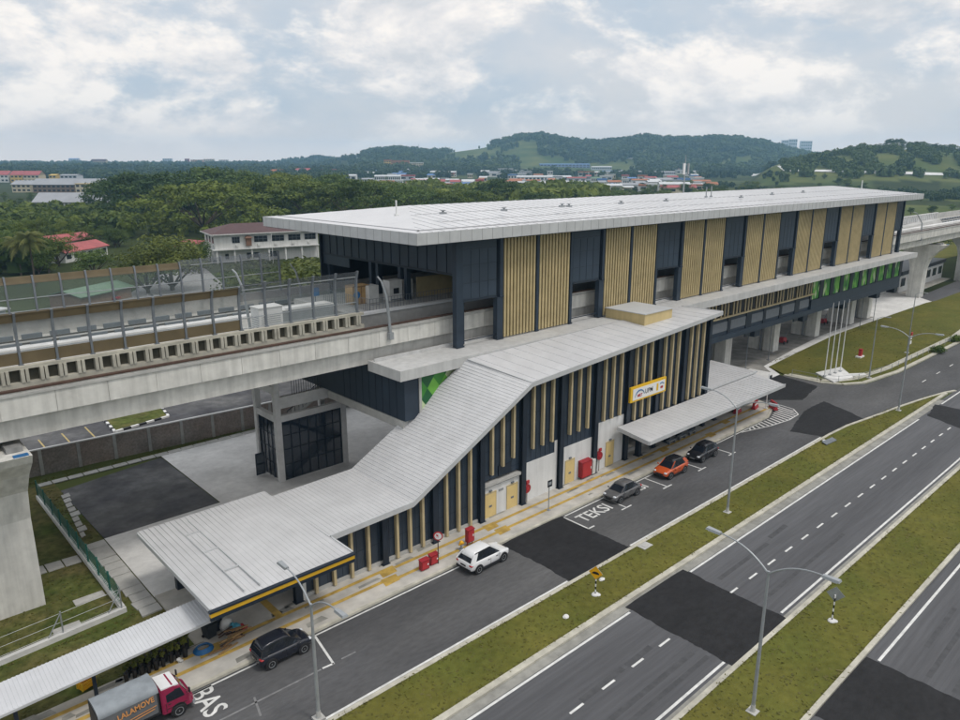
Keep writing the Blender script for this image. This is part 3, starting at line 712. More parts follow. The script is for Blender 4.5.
# ------------------------------------------------------------------ viaducts either side
def viaduct(name, label, xa, xb, far=64.1, rails=(50.9, 52.3, 66.5, 67.95)):
    V = empty(name, label, 'viaduct', ((xa+xb)/2, 57, 0))
    Bm = lambda mb, n, m, p=V: mb.build(n, m, p)
    n = max(1, round((xb-xa)/3.0))
    pa = MB()
    for k in range(n):                                         # precast parapet units with open joints
        a = xa+(xb-xa)*k/n; b = xa+(xb-xa)*(k+1)/n
        pa.box(a, b-.025, 49.62, 49.86, 14.12, 15.78)
    pa.box(xa, xb, 49.66, 49.86, 14.12, 15.76)
    Bm(pa, 'parapet', 'concrete_stained')
    cpp = MB(); cpp.box(xa, xb, 49.56, 49.92, 15.785, 15.9); Bm(cpp, 'parapet_cap', 'rust')
    ca = MB(); ca.box(xa, xb, 49.53, 49.619, 15.50, 15.66); Bm(ca, 'parapet_lip', 'concrete')
    fp = MB(); fp.box(xa, xb, far-.3, far, 14.1, 16.2); Bm(fp, 'far_parapet', 'concrete')
    dk = MB(); dk.box(xa, xb, 49.87, far-.303, 14.12, 14.85); Bm(dk, 'deck', 'ballast')
    gd = MB(); seg_ = [xa]
    t = xa
    gd.extr([(50.1, 14.115), (50.25, 12.65), (52.0, 12.3), (61.4, 12.3), (63.1, 12.95), (63.4, 14.115)], 'x', xa, xb)
    if far > 65: gd.extr([(63.9, 14.115), (64.2, 12.95), (65.0, 12.3), (69.4, 12.3), (70.2, 12.95), (70.5, 14.115)], 'x', xa, xb)
    Bm(gd, 'girder', 'concrete_stained')
    for Y in rails:
        r = MB(); r.box(xa, xb, Y-.04, Y+.04, 15.02, 15.16); Bm(r, 'running_rail', 'rail_steel')
    for Y in rails:
        pl = MB(); pl.box(xa, xb, Y-.35, Y+.35, 14.85, 15.02); Bm(pl, 'track_plinth', 'concrete')
    tr = MB(); t = xa+.5
    while t < min(xb, xa+110): tr.box(t, t+1.5, rails[3]+.7, rails[3]+.95, 15.03, 15.4); tr.box(t, t+1.5, rails[2]-.95, rails[2]-.7, 15.03, 15.36); t += 2.1
    Bm(tr, 'conductor_cover', 'galv_dark')
    wk = MB(); wk.box(xa, xb, rails[2]-2.6, rails[2]-1.6, 14.85, 15.3); Bm(wk, 'cable_trough', 'concrete_bright')
    return V
VL = viaduct('concrete_viaduct', 'pale concrete railway viaduct with noise barriers on the left, running into the station', -60, 34.2, 71.0, (52.7, 54.15, 66.5, 67.95))
VM = viaduct('station_trackway', 'concrete trackway with pale parapet passing through the station behind the gold louvres', 34.2, 151.5, 71.0)
VR = viaduct('concrete_viaduct', 'concrete railway viaduct leaving the far right end of the station', 151.5, 520, 64.1, (52.3, 53.75, 57.6, 59.05))
def trestle(V, X, Y0=51.0, top=12.3):
    p = MB()
    # blade pier flaring to a hammerhead along Y
    zs = [(-.05, 1.36, 1.35), (6.5, 1.36, 1.4), (8.6, 1.38, 1.9), (10.2, 1.42, 3.2), (11.4, 1.46, 4.6), (12.0, 1.46, 5.0)]
    cy = Y0+2.6
    for (za, wa, la), (zb, wb_, lb) in zip(zs[:-1], zs[1:]):
        p.hexa([(X-wa, cy-la, za), (X+wa, cy-la, za), (X+wa, cy+la, za), (X-wa, cy+la, za)], [(X-wb_, cy-lb, zb), (X+wb_, cy-lb, zb), (X+wb_, cy+lb, zb), (X-wb_, cy+lb, zb)])
    p.build('pier', 'concrete_stained', V)
    b = MB()
    for dx in (-.75, .75):
        for dy in (-3.4, 3.4): b.box(X+dx-.45, X+dx+.45, cy+dy-.5, cy+dy+.5, 12.0, 12.32)
    b.build('bearing', 'concrete_dark', V)
    b = MB(); b.box(X+.5, X+1.3, cy-4.9, cy-4.5, 12.003, 12.07); b.build('bearing_plate', 'blue_plastic', V)
    gr = MB(); gr.tube([(X+1.3, cy-.5, 0), (X+1.32, cy-.5, 12)], .04); gr.build('pier_groove', 'concrete_dark', V)
for X in (6.5, -29): trestle(VL, X, 51.0); trestle(VL, X, 64.3)
for X in (183, 218, 253, 288, 323, 358, 393, 428): trestle(VR, X, 51.0)
jt = MB(); jt.box(6.3, 6.42, 50.2, 70.55, 12.25, 14.13); jt.build('expansion_joint', 'dark_gap', VL)
# hole-fronted concrete upstand carrying the near barrier
def upstand(V, xa, xb, y):
    u = MB(['concrete', 'dark_gap', 'grass_rough'])
    u.m = 3; u.box(xa, xb, y-.1, y+.3, 16.78, 16.98); u.m = 0; u.box(xa, xb, y-.1, y+.3, 14.85, 15.95)
    x = xa
    while x < xb-.1:
        u.m = 0; u.box(x, x+.2, y-.16, y+.3, 15.95, 16.78); u.box(x+.26, x+.44, y-.16, y+.3, 15.95, 16.78)
        x += 1.06
    u.m = 2; u.box(xa, xb, y+.31, y+.36, 15.95, 16.78)
    u.build('barrier_upstand', ['kerb', 'dark_gap', 'hole_back', 'kerb'], V)
upstand(VL, -59.4, 33.6, 51.0)
u2 = MB(['white_paint', 'dark_gap']); x = 160
while x < 215: u2.m = 0; u2.box(x, x+.5, 60.4, 60.7, 15.4, 16.9); x += 1.25
u2.m = 0; u2.box(160, 215, 60.4, 60.7, 16.9, 17.1); u2.box(160, 215, 60.4, 60.7, 14.9, 15.4)
u2.build('barrier_upstand', ['concrete_bright', 'dark_gap'], VR)
bb = MB(); bb.hexa([(176, 56.3, 14.9), (205, 56.3, 14.9), (205, 58.6, 14.9), (176, 58.6, 14.9)], [(176, 56.5, 15.4), (205, 57, 16.0), (205, 58.6, 16.0), (176, 58.6, 15.4)]); bb.build('track_upstand', 'concrete', VR)
# noise barriers
def barrier(name, label, y, xa, xb, xm, z0, H, lean):
    B = empty(name, label, 'noise barrier', ((xa+xb)/2, y, z0))
    x = xb
    xs = []
    while x > xa: xs.append(x); x -= 2.05
    for x in xs:
        p = MB(); tall = H + (.2 if x > xm else 0)
        pts = [(x, y, z0), (x, y, z0+tall*.62), (x, y+lean*.25, z0+tall*.84), (x, y+lean, z0+tall+.05)]
        for a, b in zip(pts[:-1], pts[1:]):
            p.hexa([(a[0]-.07, a[1]-.13, a[2]), (a[0]+.07, a[1]-.13, a[2]), (a[0]+.07, a[1]+.13, a[2]), (a[0]-.07, a[1]+.13, a[2])],
                   [(b[0]-.07, b[1]-.11, b[2]), (b[0]+.07, b[1]-.11, b[2]), (b[0]+.07, b[1]+.11, b[2]), (b[0]-.07, b[1]+.11, b[2])])
        p.box(x-.14, x+.14, y-.2, y+.2, z0, z0+.06)
        p.build('post', 'galv_dark', B)
    for b, a in zip(xs[:-1], xs[1:]):
        a += .08; b -= .08
        brown = b < xm
        if brown:
            q = MB(); q.box(a, b, y-.06, y+.04, z0+.06, z0+.8); q.build('brown_panel', 'barrier_brown', B)
            q = MB(); q.slab([(a, y-.04+lean*.3, z0+H*.85), (b, y-.04+lean*.3, z0+H*.85), (b, y+.06+lean, z0+H), (a, y+.06+lean, z0+H)], .06)
            q.hexa([(a, y+lean*.28, z0+H*.86), (b, y+lean*.28, z0+H*.86), (b, y+.08+lean*.28, z0+H*.86), (a, y+.08+lean*.28, z0+H*.86)],
                   [(a, y+lean, z0+H), (b, y+lean, z0+H), (b, y+.08+lean, z0+H), (a, y+.08+lean, z0+H)]); q.build('brown_panel', 'barrier_brown', B)
        q = MB(); q.box(a, b, y-.02, y+.02, z0+(.8 if brown else .1), z0+H*(.85 if brown else .66)); 
        q.build('clear_panel', 'barrier_clear', B)
        if not brown:
            q = MB(); t = H+.2
            q.hexa([(a, y, z0+H*.66), (b, y, z0+H*.66), (b, y+.03, z0+H*.66), (a, y+.03, z0+H*.66)], [(a, y+lean*.3, z0+t*.86), (b, y+lean*.3, z0+t*.86), (b, y+lean*.3+.03, z0+t*.86), (a, y+lean*.3+.03, z0+t*.86)])
            q.hexa([(a, y+lean*.3, z0+t*.86), (b, y+lean*.3, z0+t*.86), (b, y+lean*.3+.03, z0+t*.86), (a, y+lean*.3+.03, z0+t*.86)], [(a, y+lean, z0+t), (b, y+lean, z0+t), (b, y+lean+.03, z0+t), (a, y+lean+.03, z0+t)])
            q.build('mesh_panel', 'barrier_mesh', B)
    rl = MB()
    for z in ((z0+.82, z0+H*.5) if y > 55 else (z0+.06, z0+.84)): rl.box(xs[-1], xs[0], y-.05, y+.05, z, z+.06)
    rl.box(max(xm, xs[-1]), xs[0], y-.04+lean*.3, y+.06+lean*.3, z0+(H+.2)*.86, z0+(H+.2)*.86+.07)
    t = xm
    rl.build('rail', 'galv', B)
    return B
barrier('noise_barrier', 'nearer noise barrier of grey posts, clear panels and brown strips on the viaduct', 51.3, -40, 33.2, 23.2, 16.98, 3.25, -.32)
barrier('noise_barrier', 'farther noise barrier with clear panels and brown top strip, back edge of the viaduct', 70.3, -40, 36.2, 27.0, 16.2, 3.75, .15)
# inclined cable poles by the track
def lean_pole(label, pts, r):
    m = MB(); m.tube(pts, [q_*.68 for q_ in r], 8); p = pts[0]; m.box(p[0]-.2, p[0]+.2, p[1]-.2, p[1]+.2, p[2]-.35, p[2]+.25); o = m.build('inclined_pole', 'galv'); tag(o, label, 'pole', 'inclined grey poles along the viaduct')
lean_pole('grey inclined pole on the outside of the near parapet, left of the station', [(35.2, 49.4, 15.0), (35.1, 49.45, 16.8), (35.0, 49.55, 18.4), (34.75, 49.85, 19.6), (34.55, 50.1, 20.0)], [.2, .19, .16, .12, .1])
lean_pole('bent grey pole behind the white cabinet on the left viaduct', [(25.6, 55.2, 15), (25.4, 55.3, 17.6), (25.25, 55.45, 19.4), (24.95, 55.8, 20.6), (24.75, 56.0, 20.9)], [.19, .18, .15, .12, .1])
lean_pole('bent grey pole beside the far noise barrier, in front of green bushes', [(38.0, 69.4, 14.8), (38.0, 69.4, 16.4), (37.7, 69.6, 18.0), (37.2, 69.8, 18.9)], [.18, .17, .14, .11])
lean_pole('thin dark inclined pole on the right-hand viaduct beyond the station', [(168.2, 49.7, 14.2), (168.1, 49.9, 17.4), (167.0, 50.8, 19.4), (166.2, 51.2, 19.6)], [.2, .17, .13, .1])
# cabinets and crates on the deck
def box_thing(name, label, cat, x, y, z, w, d, h, m, parts, group=None):
    E_ = empty(name, label, cat, (x, y, z), 0, group)
    b = MB(); b.box(x-w/2, x+w/2, y-d/2, y+d/2, z+.05, z+h); b.build('case', m, E_)
    parts(E_, x, y, z, w, d, h); return E_
def cab_parts(E_, x, y, z, w, d, h):
    p = MB(); p.box(x-w/2-.05, x+w/2+.05, y-d/2-.05, y+d/2+.05, z+h+.002, z+h+.08); p.build('lid', 'plastic_white', E_)
    q = MB()
    for k in range(9): q.box(x-w/2-.015, x-w/2-.002, y-d/2+.15, y+d/2-.15, z+.3+k*.2, z+.36+k*.2)
    for k in range(12): q.box(x-w/2+.2, x+w/2-.2, y-d/2-.015, y-d/2-.002, z+.25+k*.17, z+.3+k*.17)
    q.build('louvre', 'galv', E_)
box_thing('equipment_cabinet', 'white louvred equipment cabinet behind the near noise barrier on the left viaduct', 'cabinet', 27.4, 56.0, 14.85, 2.1, 1.5, 2.7, 'white_paint', cab_parts)
box_thing('equipment_shelter', 'long pale slatted equipment housing behind the mesh end of the near noise barrier', 'cabinet', 31.6, 57.3, 14.85, 5.0, 1.6, 2.0, 'galv', cab_parts)
def crate_parts(E_, x, y, z, w, d, h):
    p = MB()
    for xx in (x-w/2, x-.05, x+w/2-.1): p.box(xx, xx+.1, y-d/2-.03, y-d/2-.002, z+.05, z+h)
    p.box(x-w/2, x+w/2, y-d/2-.045, y-d/2-.032, z+h-.14, z+h-.02); p.build('batten', 'wood', E_)
    q = MB(); q.box(x-w/2, x+w/2, y-d/2, y+d/2, z, z+.05); q.build('pallet', 'wood', E_)
p = at(358, 303, 16.2); box_thing('wooden_crate', 'plywood crate with a white patch on the open platform end', 'crate', p.x, p.y, 16.2, 1.9, 1.3, 1.75, 'plywood', crate_parts)
p = at(371, 303, 16.2); box_thing('white_crate', 'white wrapped box standing right beside the plywood crate on the platform', 'box', p.x+.1, p.y+.2, 16.2, 1.1, 1.2, 1.7, 'plastic_white', lambda *a: None)
def mach(E_, x, y, z, w, d, h):
    q = MB(); q.box(x-.3, x+.35, y-d/2-.02, y-d/2-.002, z+.7, z+1.25); q.build('screen', 'window_dark', E_)
    q = MB(); q.box(x-w/2+.1, x+w/2-.1, y-d/2-.03, y-d/2-.002, z+.1, z+.2); q.build('kick_plate', 'galv_dark', E_)
p = at(393, 300, 16.2); box_thing('ticket_machine', 'left one of two white cabinets with a dark square on the platform', 'cabinet', p.x, p.y, 16.2, 1.5, 1.1, 2.0, 'plastic_white', mach, 'white cabinets on the platform')
p = at(407, 298, 16.2); box_thing('ticket_machine', 'right one of two white cabinets with a dark square on the platform', 'cabinet', p.x, p.y+.3, 16.2, 1.2, 1.0, 1.9, 'white_wall', mach, 'white cabinets on the platform')
p = at(309, 300, 16.2)
e = empty('round_sign', 'blue round sign on a short post at the platform end', 'sign', tuple(at(357.5, 309, 16.2)))
q = MB(); l = e.location; q.tube([(l.x, l.y, 16.2), (l.x, l.y, 17.3)], .05); q.build('post', 'galv_dark', e)
q = MB(); q.tube([(l.x-.02, l.y-.03, 17.5), (l.x-.02, l.y-.09, 17.5)], .34, 16); q.build('sign_face', 'blue_plastic', e)
e = empty('square_sign', 'small blue square plate behind the near noise barrier', 'sign', (34.6, 60.5, 14.85)); l = e.location
q = MB(); q.tube([(l.x, l.y, 14.85), (l.x, l.y, 17.6)], .05); q.build('post', 'galv_dark', e)
q = MB(); q.box(l.x-.4, l.x+.4, l.y-.1, l.y-.06, 17.0, 17.8); q.build('sign_face', 'blue_plastic', e)
# aerial on the station roof
A_ = empty('radio_mast', 'slim mast with white panel antennas standing on the station roof', 'antenna', (98.6, 62, 24.6)); 
q = MB(); q.tube([(98.6, 62, 24.5), (98.6, 62, 28.6), (98.6, 62, 30.3)], [.12, .1, .03], 8); q.box(98.2, 99, 61.6, 62.4, 24.4, 24.75); q.build('pole', 'galv', A_)
for dx, dy, m_ in ((-.45, -.15, 'white_paint'), (.4, -.3, 'galv'), (.3, .45, 'galv')):
    q = MB(); q.box(98.6+dx-.15, 98.6+dx+.15, 62+dy-.1, 62+dy+.1, 27.5, 29.1); q.build('antenna_panel', m_, A_)
q = MB()
for z in (27.5, 28.9): q.box(98.0, 99.1, 61.95, 62.05, z, z+.08)
q.build('bracket', 'galv', A_)
for lab, px, py, h in (('short white rod with a dark foot on the near left part of the station roof', 396.5, 215.5, 1.3), ('short white rod near the far right end of the station roof', 861.5, 188.8, 1.5), ('grey pipe stub right of the radio mast on the station roof, left of its twin', 706, 197, 1.3), ('grey pipe stub right of the radio mast on the station roof, right of its twin', 711, 196.6, 1.4)):
    p = at(px, py, 24.6)
    for _ in range(4):
        p = at(px, py, 24.6 if py < 189 else roofz(p.x, p.y))
    if p.y > 59.5: p.y = 59.4; p.z = roofz(p.x, p.y)
    q = MB(); q.tube([(p.x, p.y, p.z-.05), (p.x, p.y, p.z+h)], .07); q.box(p.x-.15, p.x+.15, p.y-.15, p.y+.15, p.z-.05, p.z+.12); tag(q.build('roof_rod', 'white_paint' if 'white' in lab else 'galv'), lab, 'rod')
# ------------------------------------------------------------------ entrance building
EB = empty('entrance_building', 'dark entrance building with gold fins and pale roof sloping down to a gate canopy', 'building', (45, 44, 0))
E_ = lambda mb, n, m, p=EB: mb.build(n, m, p)
FWY = 40.9
def rz(X): return float(np.interp(X, [13, 22.8, 30, 42.7, 72.9], [4.5, 4.55, 4.72, 11.4, 13.35]))
def rzb(X): return float(np.interp(X, [13, 22.8, 30, 42.7, 72.9], [4.5, 4.55, 4.75, 12.9, 13.22]))
def yb(X): return float(np.interp(X, [13, 30, 42.7, 72.9], [48.4, 48.2, 45.1, 45.1]))
YF = 39.95
rf_ = MB()
BX = {22.8: 22.8, 30: 30, 42.7: 40.0, 72.9: 72.9}                # back corners: the upper fold runs slightly askew
for xa, xb in ((22.8, 30), (30, 42.7), (42.7, 72.9)):
    nu, nv_ = (1, 1) if xb < 31 else (14, 8)
    def pt(u, v):
        Xf = xa+(xb-xa)*u; Xk = BX[xa]+(BX[xb]-BX[xa])*u; Y1_ = yb(xa)+(yb(xb)-yb(xa))*u; Z1_ = rzb(xa)+(rzb(xb)-rzb(xa))*u
        return (Xf+(Xk-Xf)*v, YF+(Y1_-YF)*v, rz(Xf)+(Z1_-rz(Xf))*v)
    G_ = [[pt(i/nu, j/nv_) for j in range(nv_+1)] for i in range(nu+1)]
    tv = [p for r in G_ for p in r]; k_ = nv_+1; nn_ = len(tv)
    fs_ = [(i*k_+j, (i+1)*k_+j, (i+1)*k_+j+1, i*k_+j+1) for i in range(nu) for j in range(nv_)]
    rim = [i*k_ for i in range(nu+1)]+[nu*k_+j for j in range(1, k_)]+[i*k_+nv_ for i in range(nu-1, -1, -1)]+[j for j in range(nv_-1, 0, -1)]
    rf_.add(tv+[(a, b, c-.22) for a, b, c in tv], fs_+[tuple(nn_+q for q in f[::-1]) for f in fs_]+[(a+nn_, b+nn_, b, a) for a, b in zip(rim, rim[1:]+rim[:1])])
eroof = E_(rf_, 'roof', 'roof_white')
gr_ = MB(); gr_.slab([(13.5, 37.25, 4.45), (22.85, 37.25, 4.45), (22.85, 49.4, 4.62), (13.5, 49.4, 4.55)], .2)
E_(gr_, 'gate_canopy', 'roof_white', EB)
cr = MB()
def crib(a, b, w=.06, h=.022):
    a = Vector(a); b = Vector(b); d = (b-a).normalized(); n = d.cross(Vector((0,0,1))).normalized()*w/2; u = Vector((0,0,h))
    cr.hexa([a-n-u, b-n-u, b+n-u, a+n-u], [a-n+u, b-n+u, b+n+u, a+n+u])
x = 13.8
while x < 22.8: crib((x, 37.27, 4.45), (x, 49.38, 4.45+.17*.95-.01*(22.8-x)/9)); x += .36
x = 23
while x < 72.7:
    bx_ = float(np.interp(x, [22.8, 30, 42.7, 72.9], [22.8, 30, 40.0, 72.9]))
    if x < 42.6 or int(x/.36) % 4 == 0: crib((x, YF+.02, rz(x)), (bx_, yb(x)-.02, rzb(x)))
    x += .36 if x < 30 or x > 42.7 else .30
E_(cr, 'roof_rib', 'roof_white', eroof)
ln = MB()
for xx in (15.6, 16.6):                                        # roof-walk lines on the gate canopy
    ln.box(xx, xx+.06, 37.6, 48.6, 4.5, 4.63)
for yy_ in (40.5, 43.5, 46.5): ln.box(15.6, 16.66, yy_, yy_+.06, 4.52, 4.64)
ln.slab([(42.6, YF+.02, rz(42.7)+.05), (42.8, YF+.02, rz(42.7)+.06), (40.1, 45.0, rzb(42.7)+.06), (39.9, 45.0, rzb(42.7)+.05)], .06)
E_(ln, 'roof_walkway', 'fascia', eroof)
ef = MB()                                                      # metal edge trim along the road side
for xa, xb in ((22.9, 30), (30, 42.7), (42.7, 72.95)):
    ef.hexa([(xa, YF-.12, rz(xa)-.36), (xb, YF-.12, rz(xb)-.36), (xb, YF-.004, rz(xb)-.36), (xa, YF-.004, rz(xa)-.36)], [(xa, YF-.12, rz(xa)+.06), (xb, YF-.12, rz(xb)+.06), (xb, YF-.004, rz(xb)+.06), (xa, YF-.004, rz(xa)+.06)])
ef.hexa([(72.91, YF, 12.95), (73.05, YF, 12.95), (73.05, 45.1, 12.85), (72.91, 45.1, 12.85)], [(72.91, YF, 13.42), (73.05, YF, 13.42), (73.05, 45.1, 13.28), (72.91, 45.1, 13.28)])
ef.box(22.86, 22.99, 37.25, YF-.13, 4.2, 4.52)
E_(ef, 'roof_trim', 'fascia', eroof); ef = MB(); ef.box(13.37, 13.49, 37.25, 49.4, 4.2, 4.5); E_(ef, 'roof_trim', 'fascia', eroof)
yf = MB(); yf.box(13.3, 22.95, 37.02, 37.24, 4.06, 4.32); E_(yf, 'yellow_fascia', 'canopy_yellow')
bf = MB(); bf.box(13.3, 22.95, 37.05, 37.2, 3.8, 4.055); bf.box(13.25, 23.0, 36.98, 37.245, 4.325, 4.44); E_(bf, 'gutter', 'navy_dark')
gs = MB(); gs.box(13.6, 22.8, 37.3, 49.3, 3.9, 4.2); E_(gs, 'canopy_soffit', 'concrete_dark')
# cladding of the road wall
w = MB()
def wall(xa, xb, z0):
    w.hexa([(xa, FWY, z0), (xb, FWY, z0), (xb, FWY+.2, z0), (xa, FWY+.2, z0)], [(xa, FWY, rz(xa)-.23), (xb, FWY, rz(xb)-.23), (xb, FWY+.2, rz(xb)-.23), (xa, FWY+.2, rz(xa)-.23)])
COLX = [20.6, 27.8, 32.6, 37.6, 42.5, 47.4, 52.35, 57.3, 62.2, 67.1, 71.9]
BOT = [.42, .42, .42, 3.5, 3.75, 3.85, 5.0, 3.6, 3.6, 3.6]
for a, b, z in zip(COLX[:-1], COLX[1:], BOT):
    if a < 30 < b: pass
    cuts = [a] + [c for c in (30.0, 42.7) if a < c < b] + [b]
    for p, q in zip(cuts[:-1], cuts[1:]): wall(p, q, z)
    if a == 27.8: pass
E_(w, 'wall_cladding', 'navy_panel')
jn = MB()
for a, b, z in zip(COLX[:-1], COLX[1:], BOT):
    for t in np.arange(a+.6, b-.2, .62):
        jn.box(t-.012, t+.012, FWY-.018, FWY-.002, z+.02, rz(t)-.3)
    for zz in np.arange(1.9, 13, 2.1):
        if zz > z+.3 and zz < rz(a)-.4: jn.box(a+.3, b-.3, FWY-.022, FWY-.019, zz-.02, zz+.02)
E_(jn, 'panel_joint', 'navy_dark')
ew2 = MB(); ew2.box(71.9, 72.1, FWY+.2, 45.8, .15, 12.7); ew2.box(23, 43, 47.8, 48.0, .1, 4.5); ew2.box(57.4, 71.9, 44.6, 44.8, .15, 3.9); ew2.box(43, 57, 45.8, 45.89, .15, 11)
E_(ew2, 'inner_wall', 'navy')
cb = MB(); cb.box(20.6, 37.3, FWY-.14, FWY+.25, .1, .41); E_(cb, 'plinth_kerb', 'concrete'); cb = MB(); cb.box(57.6, 71.8, FWY+.6, FWY+.8, .1, .55); E_(cb, 'plinth_kerb', 'concrete')
for X in COLX:
    c = MB(); zt = rz(X)-.24; z0 = .12
    c.box(X-.25, X+.25, FWY-.42, FWY-.34, z0, zt); c.box(X-.07, X+.07, FWY-.34, FWY-.08, z0, zt); c.box(X-.25, X+.25, FWY-.08, FWY-.003, z0, zt)
    c.box(X-.34, X+.34, FWY-.5, FWY+.02, z0, z0+.06)
    E_(c, 'column', 'navy_dark')
for a, b, z in zip(COLX[:-1], COLX[1:], BOT):
    n = 4 if a == 20.6 else 3
    for i in range(n):
        X = a+(b-a)*(i+1)/(n+1) + (.02*(i-1))
        if 62.2 > X > 57.3 or X: pass
        zb = {20.6: .2, 27.8: .2, 32.6: .2, 37.6: 4.0+.42*i, 42.5: 5.0, 47.4: 5.05, 52.35: 5.15}.get(a, 4.05)
        f = MB(); f.box(X-.105, X+.105, FWY-.36, FWY-.05, zb, rz(X)-.26); E_(f, 'fin', 'gold_fin')
# white lower walls with doors
def white(xa, xb, zt, y=FWY-.06):
    p = MB(); p.box(xa, xb, y, FWY+.2, .12, zt-.003); E_(p, 'lower_wall', 'white_wall')
white(37.85, 42.25, 3.05); white(42.75, 47.15, 3.75); white(47.65, 52.1, 3.85); white(52.6, 57.05, 5.0)
wu = MB(); wu.box(46.75, 47.14, FWY-.07, FWY-.062, 3.75, 4.9); E_(wu, 'lower_wall', 'white_wall')
kl = MB(); kl.box(37.86, 42.24, FWY-.3, FWY+.6, 3.05, 3.3); E_(kl, 'concrete_ledge', 'concrete')
kt = MB(); kt.box(37.86, 42.24, FWY-.16, FWY-.065, 2.93, 3.046); E_(kt, 'dark_trim', 'navy_dark')
ks = MB(); ks.box(39.7, 41.2, FWY-.1, FWY-.003, 3.55, 4.5); E_(ks, 'dark_hood', 'navy_dark')
def door(X, w_, h=2.25, y=FWY-.06):
    d = MB(); d.box(X-w_/2, X+w_/2, y-.05, y-.003, .14, h); o = E_(d, 'door', 'door_yellow')
    hd = MB(); hd.box(X-.16, X+.16, y-.075, y-.052, 1.05, 1.22); E_(hd, 'push_plate', 'galv_dark', o)
    fr = MB(); fr.box(X-w_/2-.07, X-w_/2-.003, y-.06, y-.004, .14, h+.07); fr.box(X+w_/2+.003, X+w_/2+.07, y-.06, y-.004, .14, h+.07); fr.box(X-w_/2-.07, X+w_/2+.07, y-.062, y-.004, h+.072, h+.13); E_(fr, 'frame', 'cream', o)
    l = MB(); l.box(X-.14, X+.14, y-.14, y-.004, h+.22, h+.34); E_(l, 'door_lamp', 'galv_dark', o)
door(38.75, 1.25); door(41.35, 1.2); door(48.95, 1.2, 2.35); door(54.95, 1.15, 2.6)
vt = MB(); vt.box(39.75, 40.3, FWY-.09, FWY-.065, 2.15, 2.35); E_(vt, 'wall_vent', 'galv')
cx_ = MB(); cx_.box(62.2, 67.2, 42.6, 45.08, 12.7, 14.05); cx_.box(62.2, 67.2, 45.08, 47.6, 13.07, 14.05); cxo = E_(cx_, 'roof_plant_box', 'cream')
ct = MB(); ct.box(62.1, 67.3, 42.5, 47.65, 14.06, 14.14); E_(ct, 'box_lid', 'fascia', cxo)
# gate posts
for X, Y in ((15.3, 41.4), (21.8, 47.5), (15.3, 47.8)):
    c = MB(); c.box(X-.25, X+.25, Y-.2, Y+.2, .1, 4.0); E_(c, 'canopy_post', 'navy_dark')
c = MB(); c.box(20.9, 21.15, 40.5, 40.6, .15, 4.1); E_(c, 'white_post', 'plastic_white')
# forecourt canopy along the road
rc = MB()
rc.slab([(54.9, 36.25, 3.95), (82.2, 36.25, 3.9), (84.0, 38.6, 3.95), (84.0, 40.45, 4.02), (55.6, 40.45, 4.1)][:1]+[(82.2, 36.25, 3.9), (83.4, 40.4, 4.05), (55.6, 40.4, 4.1)], .18)
rc.slab([(72.15, 41.0, 4.16), (84.3, 41.0, 4.12), (84.6, 47.3, 4.25), (72.15, 47.3, 4.25)], .18)
rc.slab([(72.15, 40.42, 3.93), (83.4, 40.42, 3.93), (84.2, 41.0, 3.93), (72.15, 41.0, 3.93)], .06)
fco = E_(rc, 'forecourt_canopy', 'roof_white')
rt = MB(); rt.box(54.85, 82.2, 36.14, 36.247, 3.62, 3.99); rt.hexa([(54.75, 36.25, 3.6), (54.88, 36.25, 3.6), (55.58, 40.4, 3.75), (55.45, 40.4, 3.75)], [(54.75, 36.25, 4.0), (54.88, 36.25, 4.0), (55.58, 40.4, 4.15), (55.45, 40.4, 4.15)])
rt.box(72.2, 84.3, 40.75, 40.95, 4.03, 4.2); E_(rt, 'canopy_trim', 'fascia', fco)
rr = MB(); cr = rr
x = 56
while x < 82: crib((x, 36.27, 3.94), (x+.05, 40.3, 4.08)); x += .7
x = 72.6
while x < 84: crib((x, 41.1, 4.15), (x, 47.2, 4.25)); x += .7
E_(rr, 'canopy_rib', 'roof_white', fco)
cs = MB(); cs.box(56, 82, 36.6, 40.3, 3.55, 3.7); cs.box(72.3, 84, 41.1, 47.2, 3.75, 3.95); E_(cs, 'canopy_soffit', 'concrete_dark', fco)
for X, Y in ((59.2, 40.4), (64.6, 40.55), (69.6, 40.55), (74.7, 40.9), (79.4, 41.0), (83.3, 41.2), (83.3, 46.5), (77, 46.5)):
    c = MB(); c.box(X-.24, X+.24, Y-.24, Y+.24, .12, 3.72 if Y < 40.6 else 3.9); c.box(X-.38, X+.38, Y-.38, Y+.38, .1, .2); E_(c, 'canopy_post', 'navy_dark', EB)
kz = MB(); kz.box(77.5, 81, 43.5, 46, .1, 3.0); E_(kz, 'kiosk_wall', 'concrete', EB)
# name sign
SG = empty('station_sign', 'white sign board with yellow frame fixed on the gold fins of the entrance building', 'sign', (60.15, 40.3, 7.0))
q = MB(); q.box(57.1, 63.2, 40.2, 40.42, 6.25, 7.8); q.build('frame', 'sign_yellow', SG)
q = MB(); q.box(57.45, 62.95, 40.17, 40.197, 6.42, 7.58); fc = q.build('panel', 'white_paint', SG)
q = MB(); text_on(q, 'UPM', .68, (60.15, 40.163, 6.98), (1, 0, 0), (0, 0, 1), .012); q.build('lettering', 'black_paint', SG)
q = MB(); text_on(q, 'MRT', .42, (58.6, 40.163, 6.78), (1, 0, 0), (0, 0, 1), .02); q.box(62.15, 62.6, 40.15, 40.165, 6.75, 7.0); q.build('red_emblem', 'red_bright', SG)
q = MB(); pts = [(58.6+.78*math.cos(t), 40.16, 6.62+.72*math.sin(t)) for t in np.linspace(.25, PI-.1, 14)]
q.tube(pts, [.02+.05*math.sin(PI*i/13) for i in range(14)], 6); q.tube([(62.05, 40.16, 7.28), (62.4, 40.16, 7.36), (62.72, 40.16, 7.22)], .05, 6); q.build('blue_arc', 'blue_plastic', SG)
